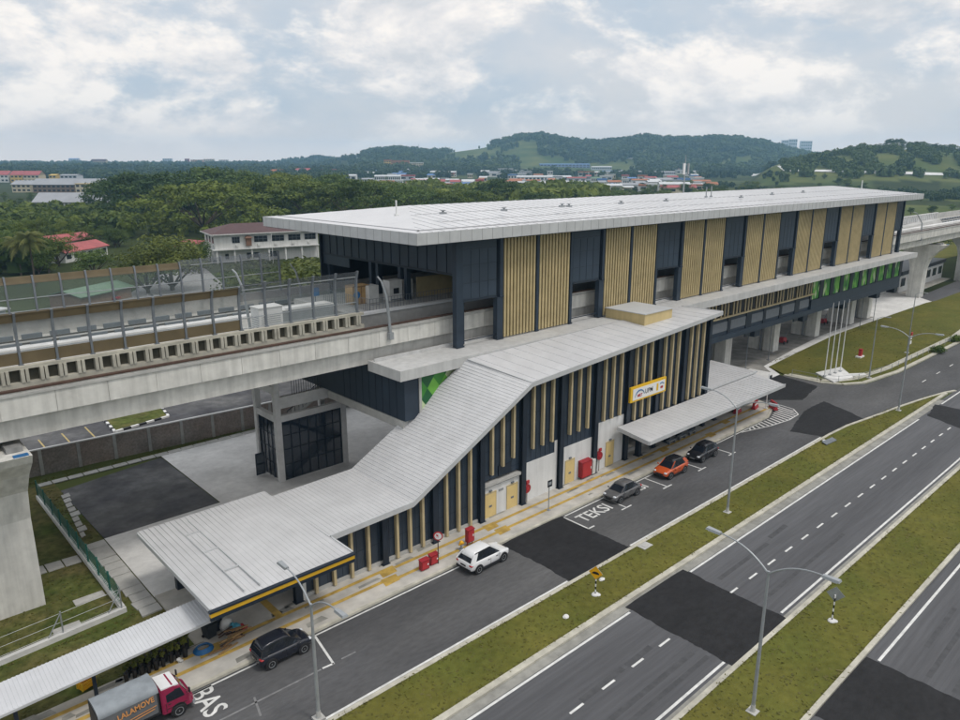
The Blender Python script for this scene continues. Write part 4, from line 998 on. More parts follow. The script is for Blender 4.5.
q = MB(); q.box(61.45, 61.75, 40.15, 40.165, 6.65, 7.4); q.build('yellow_bar', 'sign_yellow', SG)
# ------------------------------------------------------------------ escape stair tower in the yard
TW = empty('stair_tower', 'concrete framed escape stair tower with dark glass and an open door, in the yard', 'stair tower', (32.8, 61.5, 0))
T_ = lambda mb, n, m, p=TW: mb.build(n, m, p)
X0, X1, Y0, Y1 = 29.1, 36.6, 59.3, 63.8
for X in (X0, X1-.55):
    for Y in (Y0, Y1-.5): c = MB(); c.box(X, X+.55, Y, Y+.5, 0, 12.2 if Y == Y0 else 9.4); T_(c, 'column', 'concrete_bright')
for z0, z1 in ((5.9, 6.5), (7.2, 8.3)):
    c = MB(); c.box(X0+.553, X1-.553, Y0+.05, Y0+.45, z0, z1); T_(c, 'beam', 'concrete_bright')
    c = MB(); c.box(X0+.05, X0+.5, Y0+.503, Y1-.503, z0, z1 if z0 < 7 else 6.9) if z0 < 7 else c.box(X0+.05, X0+.5, Y0+.503, Y1-.503, 8.6, 9.3); T_(c, 'beam', 'concrete_bright')
tp = MB(); tp.box(X0-.3, X0+2.2, Y0+.8, Y1+.3, 9.42, 9.6); T_(tp, 'flat_roof', 'fascia')
g = MB(); g.box(X0+.56, X1-.56, Y0+.2, Y0+.26, .12, 5.88); T_(g, 'glass_wall', 'tower_glass')
g = MB(); g.box(X0+.2, X0+.26, Y0+.52, Y1-.52, .12, 5.88); T_(g, 'glass_wall', 'tower_glass')
ml = MB()
for k in range(8): X = X0+.6+k*.9; ml.box(X-.045, X+.045, Y0+.12, Y0+.195, .1, 5.88)
for z in (.1, 1.6, 3.1, 4.5, 5.8): ml.box(X0+.56, X1-.56, Y0+.14, Y0+.19, z-.04, z+.04)
for k in range(5): Y = Y0+.6+k*.8; ml.box(X0+.12, X0+.195, Y-.045, Y+.045, .1, 5.88)
for z in (1.6, 3.1, 4.5): ml.box(X0+.14, X0+.19, Y0+.52, Y1-.52, z-.04, z+.04)
T_(ml, 'mullion', 'navy_dark')
sp = MB()
def flight(xa, za, xb, zb, ya, yb_):
    n = 9
    sp.hexa([(xa, ya, za-.35), (xb, ya, zb-.35), (xb, yb_, zb-.35), (xa, yb_, za-.35)], [(xa, ya, za), (xb, ya, zb), (xb, yb_, zb), (xa, yb_, za)])
flight(30.3, 0.2, 35.2, 2.9, 60.0, 61.2); flight(35.2, 2.9, 30.6, 5.6, 61.8, 63); flight(30.6, 5.6, 35.2, 8.4, 60.0, 61.2)
for z, xa, xb in ((2.9, 35.2, 36.4), (5.6, 29.4, 30.6), (8.4, 35.2, 36.6)): sp.box(xa, xb, 59.9, 63.2, z-.25, z)
T_(sp, 'stair_flight', 'concrete')
rl = MB()
for za, zb, xa, xb, y in ((5.6, 8.4, 30.6, 35.2, 59.95),):
    for k in range(12):
        t = k/11; x = xa+(xb-xa)*t; z = za+(zb-za)*t; rl.tube([(x, y, z), (x, y, z+1)], .025, 5)
    rl.tube([(xa, y, za+1), (xb, y, zb+1)], .04, 6)
for k in range(22): x = 31+k*.25; rl.tube([(x, 59.5, 8.3), (x, 59.5, 9.9)], .025, 5)
rl.tube([(30, 59.5, 9.9), (36.5, 59.5, 9.9)], .04, 6); T_(rl, 'stair_railing', 'navy_dark')
d = MB(); d.box(X0-.95, X0-.0, 62.2, 62.27, .1, 2.3); do = T_(d, 'open_door', 'navy_dark')
d = MB(); d.box(X0-.85, X0-.1, 62.17, 62.198, .3, 1.1); d.box(X0-.85, X0-.1, 62.17, 62.198, 1.3, 2.15); T_(d, 'door_pane', 'barrier_mesh', do)
# covered stair link from the concourse down to the tower, with its concrete stringer
sl = MB(); sl.hexa([(36.6, 58.2, 7.9), (38.6, 47.5, 5.2), (39.0, 47.5, 5.2), (37.0, 58.2, 7.9)], [(36.6, 58.2, 8.7), (38.6, 47.5, 6.2), (39.0, 47.5, 6.2), (37.0, 58.2, 8.7)])
sl.box(33.9, 34.6, 46.2, 58.0, 7.7, 8.45)
T_(sl, 'stair_beam', 'concrete', ST)
uc = MB(); uc.box(40.0, 40.6, 54.2, 54.8, 0, 8.4); uc.box(46, 47.6, 52, 56, 0, 6.6); T_(uc, 'under_column', 'concrete_dark', ST)
# ------------------------------------------------------------------ covered walkway, lower left
WK = empty('covered_walkway', 'long low white corrugated walkway roof on dark posts, lower left beside the lorry', 'walkway', (3, 40, 0))
W_ = lambda mb, n, m, p=WK: mb.build(n, m, p)
A0, A1 = at(194, 603.5, 2.75), at(225, 614, 2.65)
xa, xb = -40, A0.x+.35
def wy(x, back): return 41.45+(x-14)*.055 if back else 39.05+(x-14)*.055
w = MB(); w.slab([(xa, wy(xa, 0), 2.62), (xb+1.2, wy(xb, 0), 2.62), (xb, wy(xb, 1), 2.82), (xa, wy(xa, 1), 2.82)], .05); wr_ = W_(w, 'roof', 'roof_corr')
cr = MB(); x = xa+.1
while x < xb: crib((x, wy(x, 0)+.01, 2.62), (x, wy(x, 1)-.01, 2.82), .08, .028); x += .2
W_(cr, 'corrugation', 'roof_corr', wr_)
t = MB(); t.hexa([(xa, wy(xa, 0)-.05, 2.5), (xb+1.2, wy(xb, 0)-.05, 2.5), (xb+1.2, wy(xb, 0)-.003, 2.5), (xa, wy(xa, 0)-.003, 2.5)], [(xa, wy(xa, 0)-.05, 2.64), (xb+1.2, wy(xb, 0)-.05, 2.64), (xb+1.2, wy(xb, 0)-.003, 2.64), (xa, wy(xa, 0)-.003, 2.64)])
W_(t, 'gutter', 'fascia', wr_)
for k in range(7):
    X = 7.5-k*3.75; c = MB(); Y = wy(X, 0)+.55; c.box(X-.09, X+.09, Y-.09, Y+.09, .1, 2.58); c.box(X-.2, X+.2, Y-.2, Y+.2, .1, .18); c.box(X-.05, X+.05, Y, wy(X, 1)-.2, 2.5, 2.6); W_(c, 'post', 'navy_dark')
# ------------------------------------------------------------------ walls and fences of the yard
CW = empty('compound_wall', 'brown panelled compound wall with grey posts and pale coping at the back of the yard', 'wall', (30, 75.4, 0))
def wy2(x): return 76.7-(x-12)*.075
xs = [0+k*3.28 for k in range(-3, 22)]
for a, b in zip(xs[:-1], xs[1:]):
    p = MB(); p.hexa([(a+.16, wy2(a)-.06, 0), (b-.16, wy2(b)-.06, 0), (b-.16, wy2(b)+.06, 0), (a+.16, wy2(a)+.06, 0)], [(a+.16, wy2(a)-.06, 2.55), (b-.16, wy2(b)-.06, 2.55), (b-.16, wy2(b)+.06, 2.55), (a+.16, wy2(a)+.06, 2.55)]); p.build('wall_panel', 'brick_infill', CW)
for a in xs: p = MB(); p.box(a-.15, a+.15, wy2(a)-.16, wy2(a)+.16, 0, 2.56); p.build('post', 'concrete', CW)
p = MB()
for a, b in zip(xs[:-1], xs[1:]): p.hexa([(a, wy2(a)-.14, 2.565), (b, wy2(b)-.14, 2.565), (b, wy2(b)+.14, 2.565), (a, wy2(a)+.14, 2.565)], [(a, wy2(a)-.14, 2.68), (b, wy2(b)-.14, 2.68), (b, wy2(b)+.14, 2.68), (a, wy2(a)+.14, 2.68)])
p.build('coping', 'concrete_bright', CW)
GF = empty('mesh_fence', 'green mesh fence on a white kerb turning the corner by the big viaduct pier', 'fence', (11.6, 59, 0))
k_ = MB(); k_.box(11.35, 11.65, 47.9, 71, -.02, .35); k_.prism([(11.35, 47.9), (11.65, 47.8), (-8, 46.0), (-8, 46.35)][:2]+[(11.65, 47.6), (-12, 45.6), (-12, 45.9)], -.02, .34); k_.build('kerb_base', 'concrete_bright', GF)
def meshpanel(a, b, h, m):
    q = MB(); L_ = math.hypot(b[0]-a[0], b[1]-a[1]); n = max(2, int(L_/.28))
    for k in range(n):
        t = k/n; x = a[0]+(b[0]-a[0])*t; y = a[1]+(b[1]-a[1])*t; q.tube([(x, y, .3), (x, y, h)], .014, 4)
    for k in range(8): z = .35+(h-.4)*k/7; q.tube([(a[0], a[1], z), (b[0], b[1], z)], .014, 4)
    q.build('mesh_panel', m, GF)
for k in range(9):
    y0, y1 = 48+k*2.55, 48+(k+1)*2.55
    meshpanel((11.5, y0), (11.5, y1), 1.7, 'fence_green')
    q = MB(); q.box(11.45, 11.55, y1-.05, y1+.05, 0, 1.8); q.build('post', 'fence_green', GF)
for k in range(6):
    x0, x1 = 11.4-k*3.6, 11.4-(k+1)*3.6
    yy_ = lambda x: 47.75-(11.4-x)*.085
    q = MB()
    for z in (.5, 1.1, 1.72): q.tube([(x0, yy_(x0), z), (x1, yy_(x1), z)], .012, 4)
    q.build('fence_wire', 'galv', GF)
    q = MB(); q.tube([(x0, yy_(x0), 0), (x0, yy_(x0), 1.85)], .05, 6); q.tube([(x0-.9, yy_(x0-.9)+.02, .25), (x0, yy_(x0), 1.7)], .035, 6); q.build('post', 'galv', GF)
# ------------------------------------------------------------------ vehicles
def paint(name, col, rough=0.25, spec=0.5):
    m = mat(name, col, rough, var=0.03, scale=3, spec=spec, coat=0.6); return m
paint('paint_white', (0.72, 0.72, 0.72)); paint('paint_black', (0.012, 0.012, 0.015)); paint('paint_grey', (0.10, 0.098, 0.10))
paint('paint_orange', (0.5, 0.085, 0.02)); paint('paint_magenta', (0.26, 0.012, 0.055)); paint('paint_navy', (0.012, 0.014, 0.022))
mat('tyre', (0.018, 0.018, 0.019), 0.8, var=0.15); mat('rim', (0.4, 0.41, 0.42), 0.35, metal=0.6, var=0.08)
mat('headlight', (0.6, 0.62, 0.64), 0.12, var=0.05, spec=0.7); mat('taillight', (0.42, 0.012, 0.015), 0.2, var=0.08, spec=0.6)
mat('trim', (0.02, 0.02, 0.022), 0.6, var=0.1); mat('canvas', (0.24, 0.265, 0.285), 0.7, var=0.1, scale=1.2, var2=0.14, scale2=0.8)
mat('canvas_side', (0.13, 0.135, 0.14), 0.7, var=0.12, scale=1.2, var2=0.12, scale2=0.8); mat('letter_orange', (0.66, 0.30, 0.1), 0.6, var=0.08)
STY = {   # stations: (t along length from rear 0 to front 1, half-width factor, bottom z, top z of the lower body); cabin: (t, z, half-width)
 'suv':  dict(b=[(0,.80,.42,.62),(.02,.90,.34,.98),(.07,.97,.27,1.06),(.3,1,.22,1.02),(.66,1,.22,.98),(.74,.99,.24,.97),(.9,.95,.27,.86),(.97,.86,.32,.74),(1,.72,.4,.6)],
              c=[(.035,1.0,.80),(.15,1.5,.66),(.24,1.575,.66),(.42,1.6,.66),(.55,1.55,.66),(.755,.97,.80)]),
 'hatch':dict(b=[(0,.84,.36,.7),(.015,.92,.3,.92),(.06,.97,.22,.96),(.3,1,.2,.94),(.68,1,.2,.93),(.76,.99,.22,.93),(.92,.94,.25,.84),(.98,.84,.3,.7),(1,.7,.36,.58)],
              c=[(.03,.95,.82),(.10,1.38,.71),(.19,1.5,.69),(.40,1.54,.69),(.55,1.47,.68),(.80,.92,.80)]),
 'sedan':dict(b=[(0,.8,.4,.68),(.015,.9,.32,.9),(.1,.97,.24,.96),(.17,.99,.22,.95),(.4,1,.2,.92),(.66,1,.2,.9),(.74,.99,.22,.9),(.92,.94,.25,.78),(.98,.84,.3,.66),(1,.7,.36,.55)],
              c=[(.09,.95,.78),(.25,1.36,.66),(.34,1.43,.66),(.48,1.45,.66),(.57,1.41,.66),(.765,.9,.8)]),
}
def loft(rings):
    n = len(rings[0]); vs = [p for r in rings for p in r]; fs = []
    for i in range(len(rings)-1):
        for k in range(n): a = i*n+k; b = i*n+(k+1) % n; fs.append((a, b, b+n, a+n))
    fs.append(tuple(range(n-1, -1, -1))); fs.append(tuple(range((len(rings)-1)*n, len(rings)*n)))
    return vs, fs
def wheel(root, x, y, r, w):
    s = 1 if y > 0 else -1
    def ringy(prof):
        mb = MB(); seg = 20; vs = []; fs = []
        for (yy_, rr_) in prof:
            for k in range(seg): a = 2*PI*k/seg; vs.append((x+rr_*math.cos(a), y+s*yy_, r+rr_*math.sin(a)))
        for i in range(len(prof)-1):
            for k in range(seg): a = i*seg+k; b = i*seg+(k+1) % seg; fs.append((a, b, b+seg, a+seg))
        fs.append(tuple(range(seg))); fs.append(tuple(range((len(prof)-1)*seg, len(prof)*seg))); return mb.add(vs, fs)
    W = ringy([(-w*.5, r*.8), (-w*.48, r*.95), (-w*.3, r), (w*.3, r), (w*.47, r*.95), (w*.5, r*.82), (w*.46, r*.66)]).build('wheel', 'tyre', root, world=False, smooth=False)
    R = ringy([(w*.40, r*.66), (w*.49, r*.64), (w*.49, r*.58), (w*.43, r*.5), (w*.45, r*.16), (w*.47, r*.05)]).build('rim', 'rim', W, world=False)
    sp = MB()
    for k in range(5):
        a = 2*PI*k/5+.3; da = .33
        sp.add([(x+r*.2*math.cos(a-da), y+s*w*.472, r+r*.2*math.sin(a-da)), (x+r*.54*math.cos(a-da*.5), y+s*w*.472, r+r*.54*math.sin(a-da*.5)), (x+r*.54*math.cos(a+da*.5), y+s*w*.472, r+r*.54*math.sin(a+da*.5)), (x+r*.2*math.cos(a+da), y+s*w*.472, r+r*.2*math.sin(a+da))], [(0, 1, 2, 3)])
    sp.build('wheel_slot', 'trim', W, world=False)
def car(name, label, x, y, rot, L, W, H, style, pm, roofm=None, plastic=False):
    st = STY[style]; root = empty(name, label, 'car', (x, y, .0), rot)
    Hb = max(c[1] for c in st['c']); sz = H/Hb; hw = W/2
    B = lambda mb, n, m, p=root, **k: mb.build(n, m, p, world=False, **k)
    rings = []
    for t, f, zb, zt in st['b']:
        X = (t-.5)*L; w = hw*f; zb *= sz; zt *= sz; h = zt-zb
        half = [(w*.80, zb), (w*.97, zb+.13*h), (w*1.0, zb+.42*h), (w*.985, zb+.72*h), (w*.93, zt-.05*h), (w*.82, zt)]
        rings.append([(X, -a, b) for a, b in half] + [(X, 0, zt+.025)] + [(X, a, b) for a, b in half[::-1]] + [(X, 0, zb)])
    m = MB(); vs, fs = loft(rings); m.add(vs, fs); body = B(m, 'body', pm, smooth=True)
    bv = body.modifiers.new('s', 'SUBSURF'); bv.levels = 1; bv.render_levels = 1
    # greenhouse
    cs = [((t-.5)*L, z*sz, hw*w) for t, z, w in st['c']]
    belt = lambda X: float(np.interp((X/L)+.5, [b[0] for b in st['b']], [b[3] for b in st['b']]))*sz - .03
    knots = cs; cs2 = []
    def cr_(p0, p1, p2, p3, t): return tuple(.5*((2*b)+(-a+c)*t+(2*a-5*b+4*c-d)*t*t+(-a+3*b-3*c+d)*t**3) for a, b, c, d in zip(p0, p1, p2, p3))
    for i in range(len(cs)-1):
        p0 = cs[i-1] if i > 0 else cs[i]; p3 = cs[i+2] if i+2 < len(cs) else cs[i+1]
        for t in (0, .25, .5, .75): cs2.append(cr_(p0, cs[i], cs[i+1], p3, t) if 0 < i < len(cs)-2 else tuple(a+(b-a)*t for a, b in zip(cs[i], cs[i+1])))
    cs2.append(cs[-1])
    rings = []
    for i, (X, z, w) in enumerate(cs2):
        zb = belt(X); wb = max(w, hw*.86) if 0 < i < len(cs2)-1 else w
        z = max(z, zb+.02)
        rings.append([(X, -wb, zb), (X, -w, z-.03), (X, -w*.9, z), (X, w*.9, z), (X, w, z-.03), (X, wb, zb)])
    m = MB(); vs, fs = loft(rings); m.add(vs, fs); B(m, 'window', 'glass_dark', smooth=False)
    top = cs2[2:-3]
    m = MB(); up = []; lo = []
    for i, (X, z, w) in enumerate(top):
        d = .06 if i in (0, len(top)-1) else 0
        up.append([(X, -w*.97, z+.005), (X, -w*.85, z+.035), (X, 0, z+.055), (X, w*.85, z+.035), (X, w*.97, z+.005), (X, w*.9, z-.03), (X, -w*.9, z-.03)])
    vs, fs = loft(up); m.add(vs, fs); B(m, 'roof', roofm or pm, smooth=True)
    def pillar(a, b, wd, dp=.035):
        for s in (-1, 1):
            pil = MB()
            p = Vector((a[0], s*a[1], a[2])); q = Vector((b[0], s*b[1], b[2])); n = Vector((0, s, .35)).normalized()*dp; u = Vector((wd/2, 0, 0))
            v = [p-u-n, p+u-n, p+u+n, p-u+n, q-u-n, q+u-n, q+u+n, q-u+n]
            if s < 0: pil.add(v, [(0,1,2,3), (7,6,5,4), (4,5,1,0), (5,6,2,1), (6,7,3,2), (7,4,0,3)])
            else: pil.add(v, [(3,2,1,0), (4,5,6,7), (0,1,5,4), (1,2,6,5), (2,3,7,6), (3,0,4,7)])
            B(pil, 'pillar', pm)
    f0, f1 = cs[-1], cs[-2]; r0, r1 = cs[0], cs[1]
    pillar((f0[0]-.05, f0[2]*.99, belt(f0[0])+.02), (f1[0], f1[2]*.98, f1[1]-.01), .10)
    pillar((r0[0]+.10, hw*.85, belt(r0[0])+.02), (r1[0]+.05, r1[2]*.99, r1[1]-.01), .40 if style == 'suv' else .26 if style == 'hatch' else .2)
    if style != 'sedan': pillar((r0[0]+.32, hw*.86, belt(r0[0])+.02), (r1[0]+.22, r1[2]*.99, r1[1]-.0), .2)
    dp = MB()
    mid = L*(.0); 
    for s in (-1, 1):
        for X in (-.02*L, .2*L): dp.box(X-.008, X+.008, s*hw*.985, s*hw*1.003, .36*sz, .86*sz)
        for X in (-.07*L, .13*L): dp.box(X-.09, X+.09, s*hw*.99, s*hw*1.02, .78*sz, .82*sz)
    B(dp, 'door_line', 'trim')
    if plastic:
        k = MB()
        for s in (-1, 1): k.box(-.26*L, .27*L, s*hw*.9, s*hw*1.004, .22*sz, .36*sz)
        k.box(-L*.503, -L*.47, -hw*.82, hw*.82, .36*sz, .55*sz); k.box(L*.47, L*.5, -hw*.72, hw*.72, .34*sz, .46*sz); B(k, 'plastic_cladding', 'trim')
    r = .325 if style != 'suv' else .345; ax = (-.305*L, .31*L); tw = .2
    ar = MB()
    for X in ax:
        for s in (-1, 1): ar.cyl((X, s*(hw*1.006-.22) if s > 0 else -(hw*1.006), r+.01), r*1.17, .22, 22, 'y')
    B(ar, 'wheel_arch', 'trim')
    for X in ax:
        for s in (-1, 1): wheel(root, X, s*(hw-.085), r, tw)
    for s in (-1, 1):
        q = MB(); q.ell((L*.455, s*hw*.66, .70*sz), (.13, .17, .085)); B(q, 'headlight', 'headlight', smooth=True)
        q = MB(); q.ell((-L*.474, s*hw*.74, .80*sz), (.07, .2, .085)); q.ell((-L*.45, s*hw*.88, .78*sz), (.11, .05, .05)); B(q, 'taillight', 'taillight', smooth=True)
        q = MB(); q.ell((f0[0]-.28, s*(hw+.09), belt(f0[0])+.06), (.07, .11, .075), 8, 5); B(q, 'wing_mirror', pm, smooth=True)
    q = MB(); q.box(L*.487, L*.502, -hw*.5, hw*.5, .5*sz, .62*sz); B(q, 'grille', 'trim')
    q = MB(); q.box(-L*.506, -L*.494, -.26, .26, .66*sz, .76*sz); q.box(L*.499, L*.506, -.26, .26, .4*sz, .5*sz); B(q, 'number_plate', 'black_paint' if pm != 'paint_black' else 'galv')
    return root
car('parked_car', 'white crossover car with black lower trim driving past the red hydrant cabinets', 33.45, 35.95, .02, 4.15, 1.8, 1.6, 'suv', 'paint_white', plastic=True)
car('parked_car', 'small black hatchback stopped beside the gate canopy, in front of the lorry', 17.15, 36.5, .0, 3.5, 1.66, 1.56, 'hatch', 'paint_navy')
car('parked_car', 'dark grey saloon car in the marked taxi bay, in front of the orange car', 50.4, 35.85, PI, 4.0, 1.68, 1.42, 'sedan', 'paint_grey')
car('parked_car', 'orange red compact car with a black roof in the marked bays', 58.0, 35.75, PI, 3.85, 1.75, 1.56, 'suv', 'paint_orange', roofm='paint_black', plastic=True)
car('parked_car', 'black hatchback in the farthest marked bay, behind the orange car', 63.9, 35.85, PI, 3.75, 1.72, 1.5, 'suv', 'paint_black')
# lorry
def lorry():
    R_ = empty('box_lorry', 'lorry with magenta cab and grey canvas box lettered in orange, parked at the lower left', 'lorry', (8.95, 36.38, 0), .0)
    B = lambda mb, n, m, p=R_, **k: mb.build(n, m, p, world=False, **k)
    # local: x forward, cab nose at +2.6
    ch = MB(); ch.box(-2.2, 2.1, -.4, .4, .5, .68); ch.box(-2.2, .7, -.8, .8, .68, .8); B(ch, 'chassis', 'trim')
    # canvas box with rounded eaves
    prof = [(-.86, .8), (-.86, 2.1), (-.8, 2.25), (-.62, 2.34), (0, 2.38), (.62, 2.34), (.8, 2.25), (.86, 2.1), (.86, .8)]
    m = MB(); m.extr(prof[::-1], 'x', -2.25, .66); bx = B(m, 'cargo_box', 'canvas_side')
    t = MB(); random.seed(2)
    prof2 = [(-.872, 2.02), (-.872, 2.11), (-.81, 2.27), (-.62, 2.36), (-.25, 2.405), (.25, 2.405), (.62, 2.36), (.81, 2.27), (.872, 2.11), (.872, 2.02)]
    xs_ = [-2.27+i*(2.95/12) for i in range(13)]; rings = []
    for i, X in enumerate(xs_):
        up_ = .0 if i % 4 == 0 else -.012*(1-abs((i % 4)-2)/2)
        rings.append([(X, a, b+.02+up_+random.uniform(0, .006)) for a, b in prof2])
    vs = [p for r in rings for p in r]; k = len(prof2)
    t.add(vs, [(i*k+j, (i+1)*k+j, (i+1)*k+j+1, i*k+j+1) for i in range(12) for j in range(k-1)]); B(t, 'canvas_top', 'canvas', bx, smooth=True)
    q = MB()
    for X in (-2.22, .63): q.box(X-.035, X+.035, -.895, -.878, .8, 2.05)
    q.box(-2.25, .66, -.89, -.863, .79, .88); q.box(-2.28, -2.251, -.82, .82, .85, 2.15); B(q, 'box_frame', 'trim', bx)
    q = MB(); text_on(q, 'LALAMOVE', .46, (-.5, -.905, 1.74), (.995, 0, .1), (-.1, 0, .995), .012, .80)
    q.add([(-2.1, -.905, 1.52), (-1.85, -.905, 1.38), (-1.55, -.905, 1.78), (-1.72, -.905, 1.62)], [(0, 1, 2, 3)]); q.add([(-1.98, -.906, 1.25), (-1.8, -.906, 1.15), (-1.6, -.906, 1.5), (-1.8, -.906, 1.42)], [(0, 1, 2, 3)])
    q.hexa([(-1.5, -.906, 1.16), (.5, -.906, 1.36), (.5, -.9, 1.36), (-1.5, -.9, 1.16)], [(-1.5, -.906, 1.21), (.5, -.906, 1.41), (.5, -.9, 1.41), (-1.5, -.9, 1.21)]); q.hexa([(-1.4, -.906, 1.0), (.4, -.906, 1.2), (.4, -.9, 1.2), (-1.4, -.9, 1.0)], [(-1.4, -.906, 1.06), (.4, -.906, 1.26), (.4, -.9, 1.26), (-1.4, -.9, 1.06)]); B(q, 'box_lettering', 'letter_orange', bx)
    # cab
    rings = []
    for X, w, zb, zt in ((.78, .76, .55, 1.9), (.88, .8, .5, 1.96), (1.5, .8, .48, 1.95), (1.85, .8, .48, 1.8), (2.22, .8, .48, 1.2), (2.4, .78, .5, 1.06), (2.45, .74, .55, .92)):
        ww = w*.86 if zt > 1.3 else w
        rings.append([(X, -w, zb), (X, -w, min(1.15, zt-.06)), (X, -ww, zt-.05), (X, -ww*.85, zt), (X, ww*.85, zt), (X, ww, zt-.05), (X, w, min(1.15, zt-.06)), (X, w, zb)])
    m = MB(); m.add(*loft(rings)); B(m, 'cab', 'paint_magenta')
    q = MB(); q.slab([(.86, -.66, 2.0), (1.78, -.66, 1.92), (1.78, .66, 1.92), (.86, .66, 2.0)], .07); B(q, 'cab_roof', 'paint_white')
    q = MB(); n_ = Vector((.68, 0, .37)).normalized()*.012
    q.add([Vector(p)+n_ for p in ((1.88, -.62, 1.75), (2.2, -.72, 1.24), (2.2, .72, 1.24), (1.88, .62, 1.75))], [(0, 1, 2, 3)]); B(q, 'windscreen', 'glass_dark')
    for s in (-1, 1):
        q = MB(); pts = [(1.05, s*.812, 1.16), (2.0, s*.812, 1.16), (1.82, s*.722, 1.68), (1.05, s*.70, 1.78)]; q.add(pts, [(0, 1, 2, 3) if s < 0 else (3, 2, 1, 0)])
        q.add([(a, b-s*.03, c) for a, b, c in pts], [(3, 2, 1, 0) if s < 0 else (0, 1, 2, 3)]); B(q, 'side_window', 'glass_dark')
        q = MB(); q.tube([(2.08, s*.82, 1.3), (2.22, s*.98, 1.42)], .015, 5); q.box(2.18, 2.25, s*.96-.07, s*.96+.07, 1.3, 1.6); B(q, 'wing_mirror', 'trim')
        q = MB(); q.ell((2.42, s*.58, .8), (.06, .15, .1)); B(q, 'headlight', 'headlight', smooth=True)
        q = MB(); q.box(1.02, 2.1, s*.805, s*.815, .74, .77); q.box(1.0, 1.02, s*.802, s*.815, .6, 1.12); q.box(1.1, 1.25, s*.805, s*.825, 1.0, 1.04); B(q, 'door_line', 'trim')
        q = MB(); q.cyl((1.62, .715 if s > 0 else -.815, .42), .43, .1, 20, 'y'); B(q, 'wheel_arch', 'trim')
        wheel(R_, 1.62, s*.76, .36, .2); wheel(R_, -1.35, s*.7, .36, .26)
    q = MB(); q.box(2.38, 2.52, -.8, .8, .36, .6); q.box(2.43, 2.47, -.52, .52, .62, .78); B(q, 'bumper', 'galv')
    q = MB(); q.box(2.521, 2.53, -.25, .25, .42, .54); B(q, 'number_plate', 'black_paint')
lorry()
# ------------------------------------------------------------------ street lamps
def lamp(label, x, y, h, top, armA, armB, name='street_lamp'):
    """tapered pole with two curved arms across the road; arm = (reach in y, rise)"""
    R_ = empty(name, label, 'street lamp', (x, y, .05), 0, 'double-arm street lamps along the roads')
    q = MB(); q.tube([(x, y, .05), (x, y, h*.55), (x, y, h)], [.11, .09, .07], 10); q.build('pole', 'galv', R_)
    q = MB(); q.box(x-.28, x+.28, y-.28, y+.28, .02, .14); q.tube([(x, y, .1), (x, y, .55)], [.15, .12], 10); q.build('base', 'concrete', R_)
    for reach, rise in (armA, armB):
        q = MB(); pts = [(x, y, h-.15)]
        for t in np.linspace(.1, 1, 9): pts.append((x, y+reach*t, h-.15+(rise+.15)*(1-(1-t)**2.4)))
        q.tube(pts, [.06]+[.055-.02*t for t in np.linspace(.1, 1, 9)], 8); a = q.build('arm', 'galv', R_)
        e = pts[-1]; s = 1 if reach > 0 else -1
        q = MB(); q.hexa([(x-.14, e[1]-s*.1, e[2]-.07), (x+.14, e[1]-s*.1, e[2]-.07), (x+.17, e[1]+s*.75, e[2]-.02), (x-.17, e[1]+s*.75, e[2]-.02)] if s > 0 else [(x-.17, e[1]+s*.75, e[2]-.02), (x+.17, e[1]+s*.75, e[2]-.02), (x+.14, e[1]-s*.1, e[2]-.07), (x-.14, e[1]-s*.1, e[2]-.07)],
                         [(x-.1, e[1]-s*.1, e[2]+.06), (x+.1, e[1]-s*.1, e[2]+.06), (x+.13, e[1]+s*.7, e[2]+.09), (x-.13, e[1]+s*.7, e[2]+.09)] if s > 0 else [(x-.13, e[1]+s*.7, e[2]+.09), (x+.13, e[1]+s*.7, e[2]+.09), (x+.1, e[1]-s*.1, e[2]+.06), (x-.1, e[1]-s*.1, e[2]+.06)])
        hd = q.build('lamp_head', 'galv', a)
        q = MB(); q.box(x-.1, x+.1, min(e[1]+s*.1, e[1]+s*.62), max(e[1]+s*.1, e[1]+s*.62), e[2]-.1, e[2]-.06); q.build('lens', 'lamp_lens', hd)
    return R_
lamp('tallest looking street lamp, on the central reservation in the right foreground', 33.7, 14.6, 8.7, 0, (2.9, 1.05), (-2.75, .95))
lamp('street lamp cut by the bottom edge, on the verge in front of the black hatchback', 16.0, 30.25, 7.1, 0, (2.5, 1.0), (-2.6, .9))
lamp('street lamp on the grass verge opposite the orange and black parked cars', 54.4, 27.7, 9.6, 0, (2.7, .95), (-2.7, .95))
lamp('street lamp near the pointed tip of the grass verge, right of the flagpoles', 94.3, 27.4, 9.3, 0, (2.6, .75), (-2.7, .75))
def plain_pole(label, x, y, h, extra=None):
    R_ = empty('light_pole', label, 'pole', (x, y, .1)); q = MB(); q.tube([(x, y, .1), (x, y, h)], [.09, .055], 8); q.build('pole', 'galv', R_)
    q = MB(); q.box(x-.3, x+.3, y-.3, y+.3, .08, .2); q.build('base', 'concrete', R_)
    q = MB(); q.tube([(x, y, h), (x+.2, y-.5, h+.25), (x+.3, y-1.0, h+.3)], .035, 6); q.box(x+.2, x+.42, y-1.55, y-1.0, h+.26, h+.36); q.build('lamp_head', 'galv', R_)
    return R_
plain_pole('slim pole rising from the footway corner between the flagpoles and the tall double lamp', 106.3, 35.2, 8.6)
R_ = plain_pole('slim pole wound with red and white boards on the grass at the far right', 125.6, 36.6, 9.5)
q = MB(); x, y = 125.6, 36.6
q.box(x-.3, x+.3, y-.35, y-.25, 1.6, 2.1); q.box(x-.35, x+.2, y-.36, y-.25, 2.4, 2.9); q.build('sign_board', 'white_paint', R_)
q = MB(); q.box(x-.25, x+.3, y-.37, y-.26, 3.0, 3.5); q.build('red_board', 'red_bright', R_)
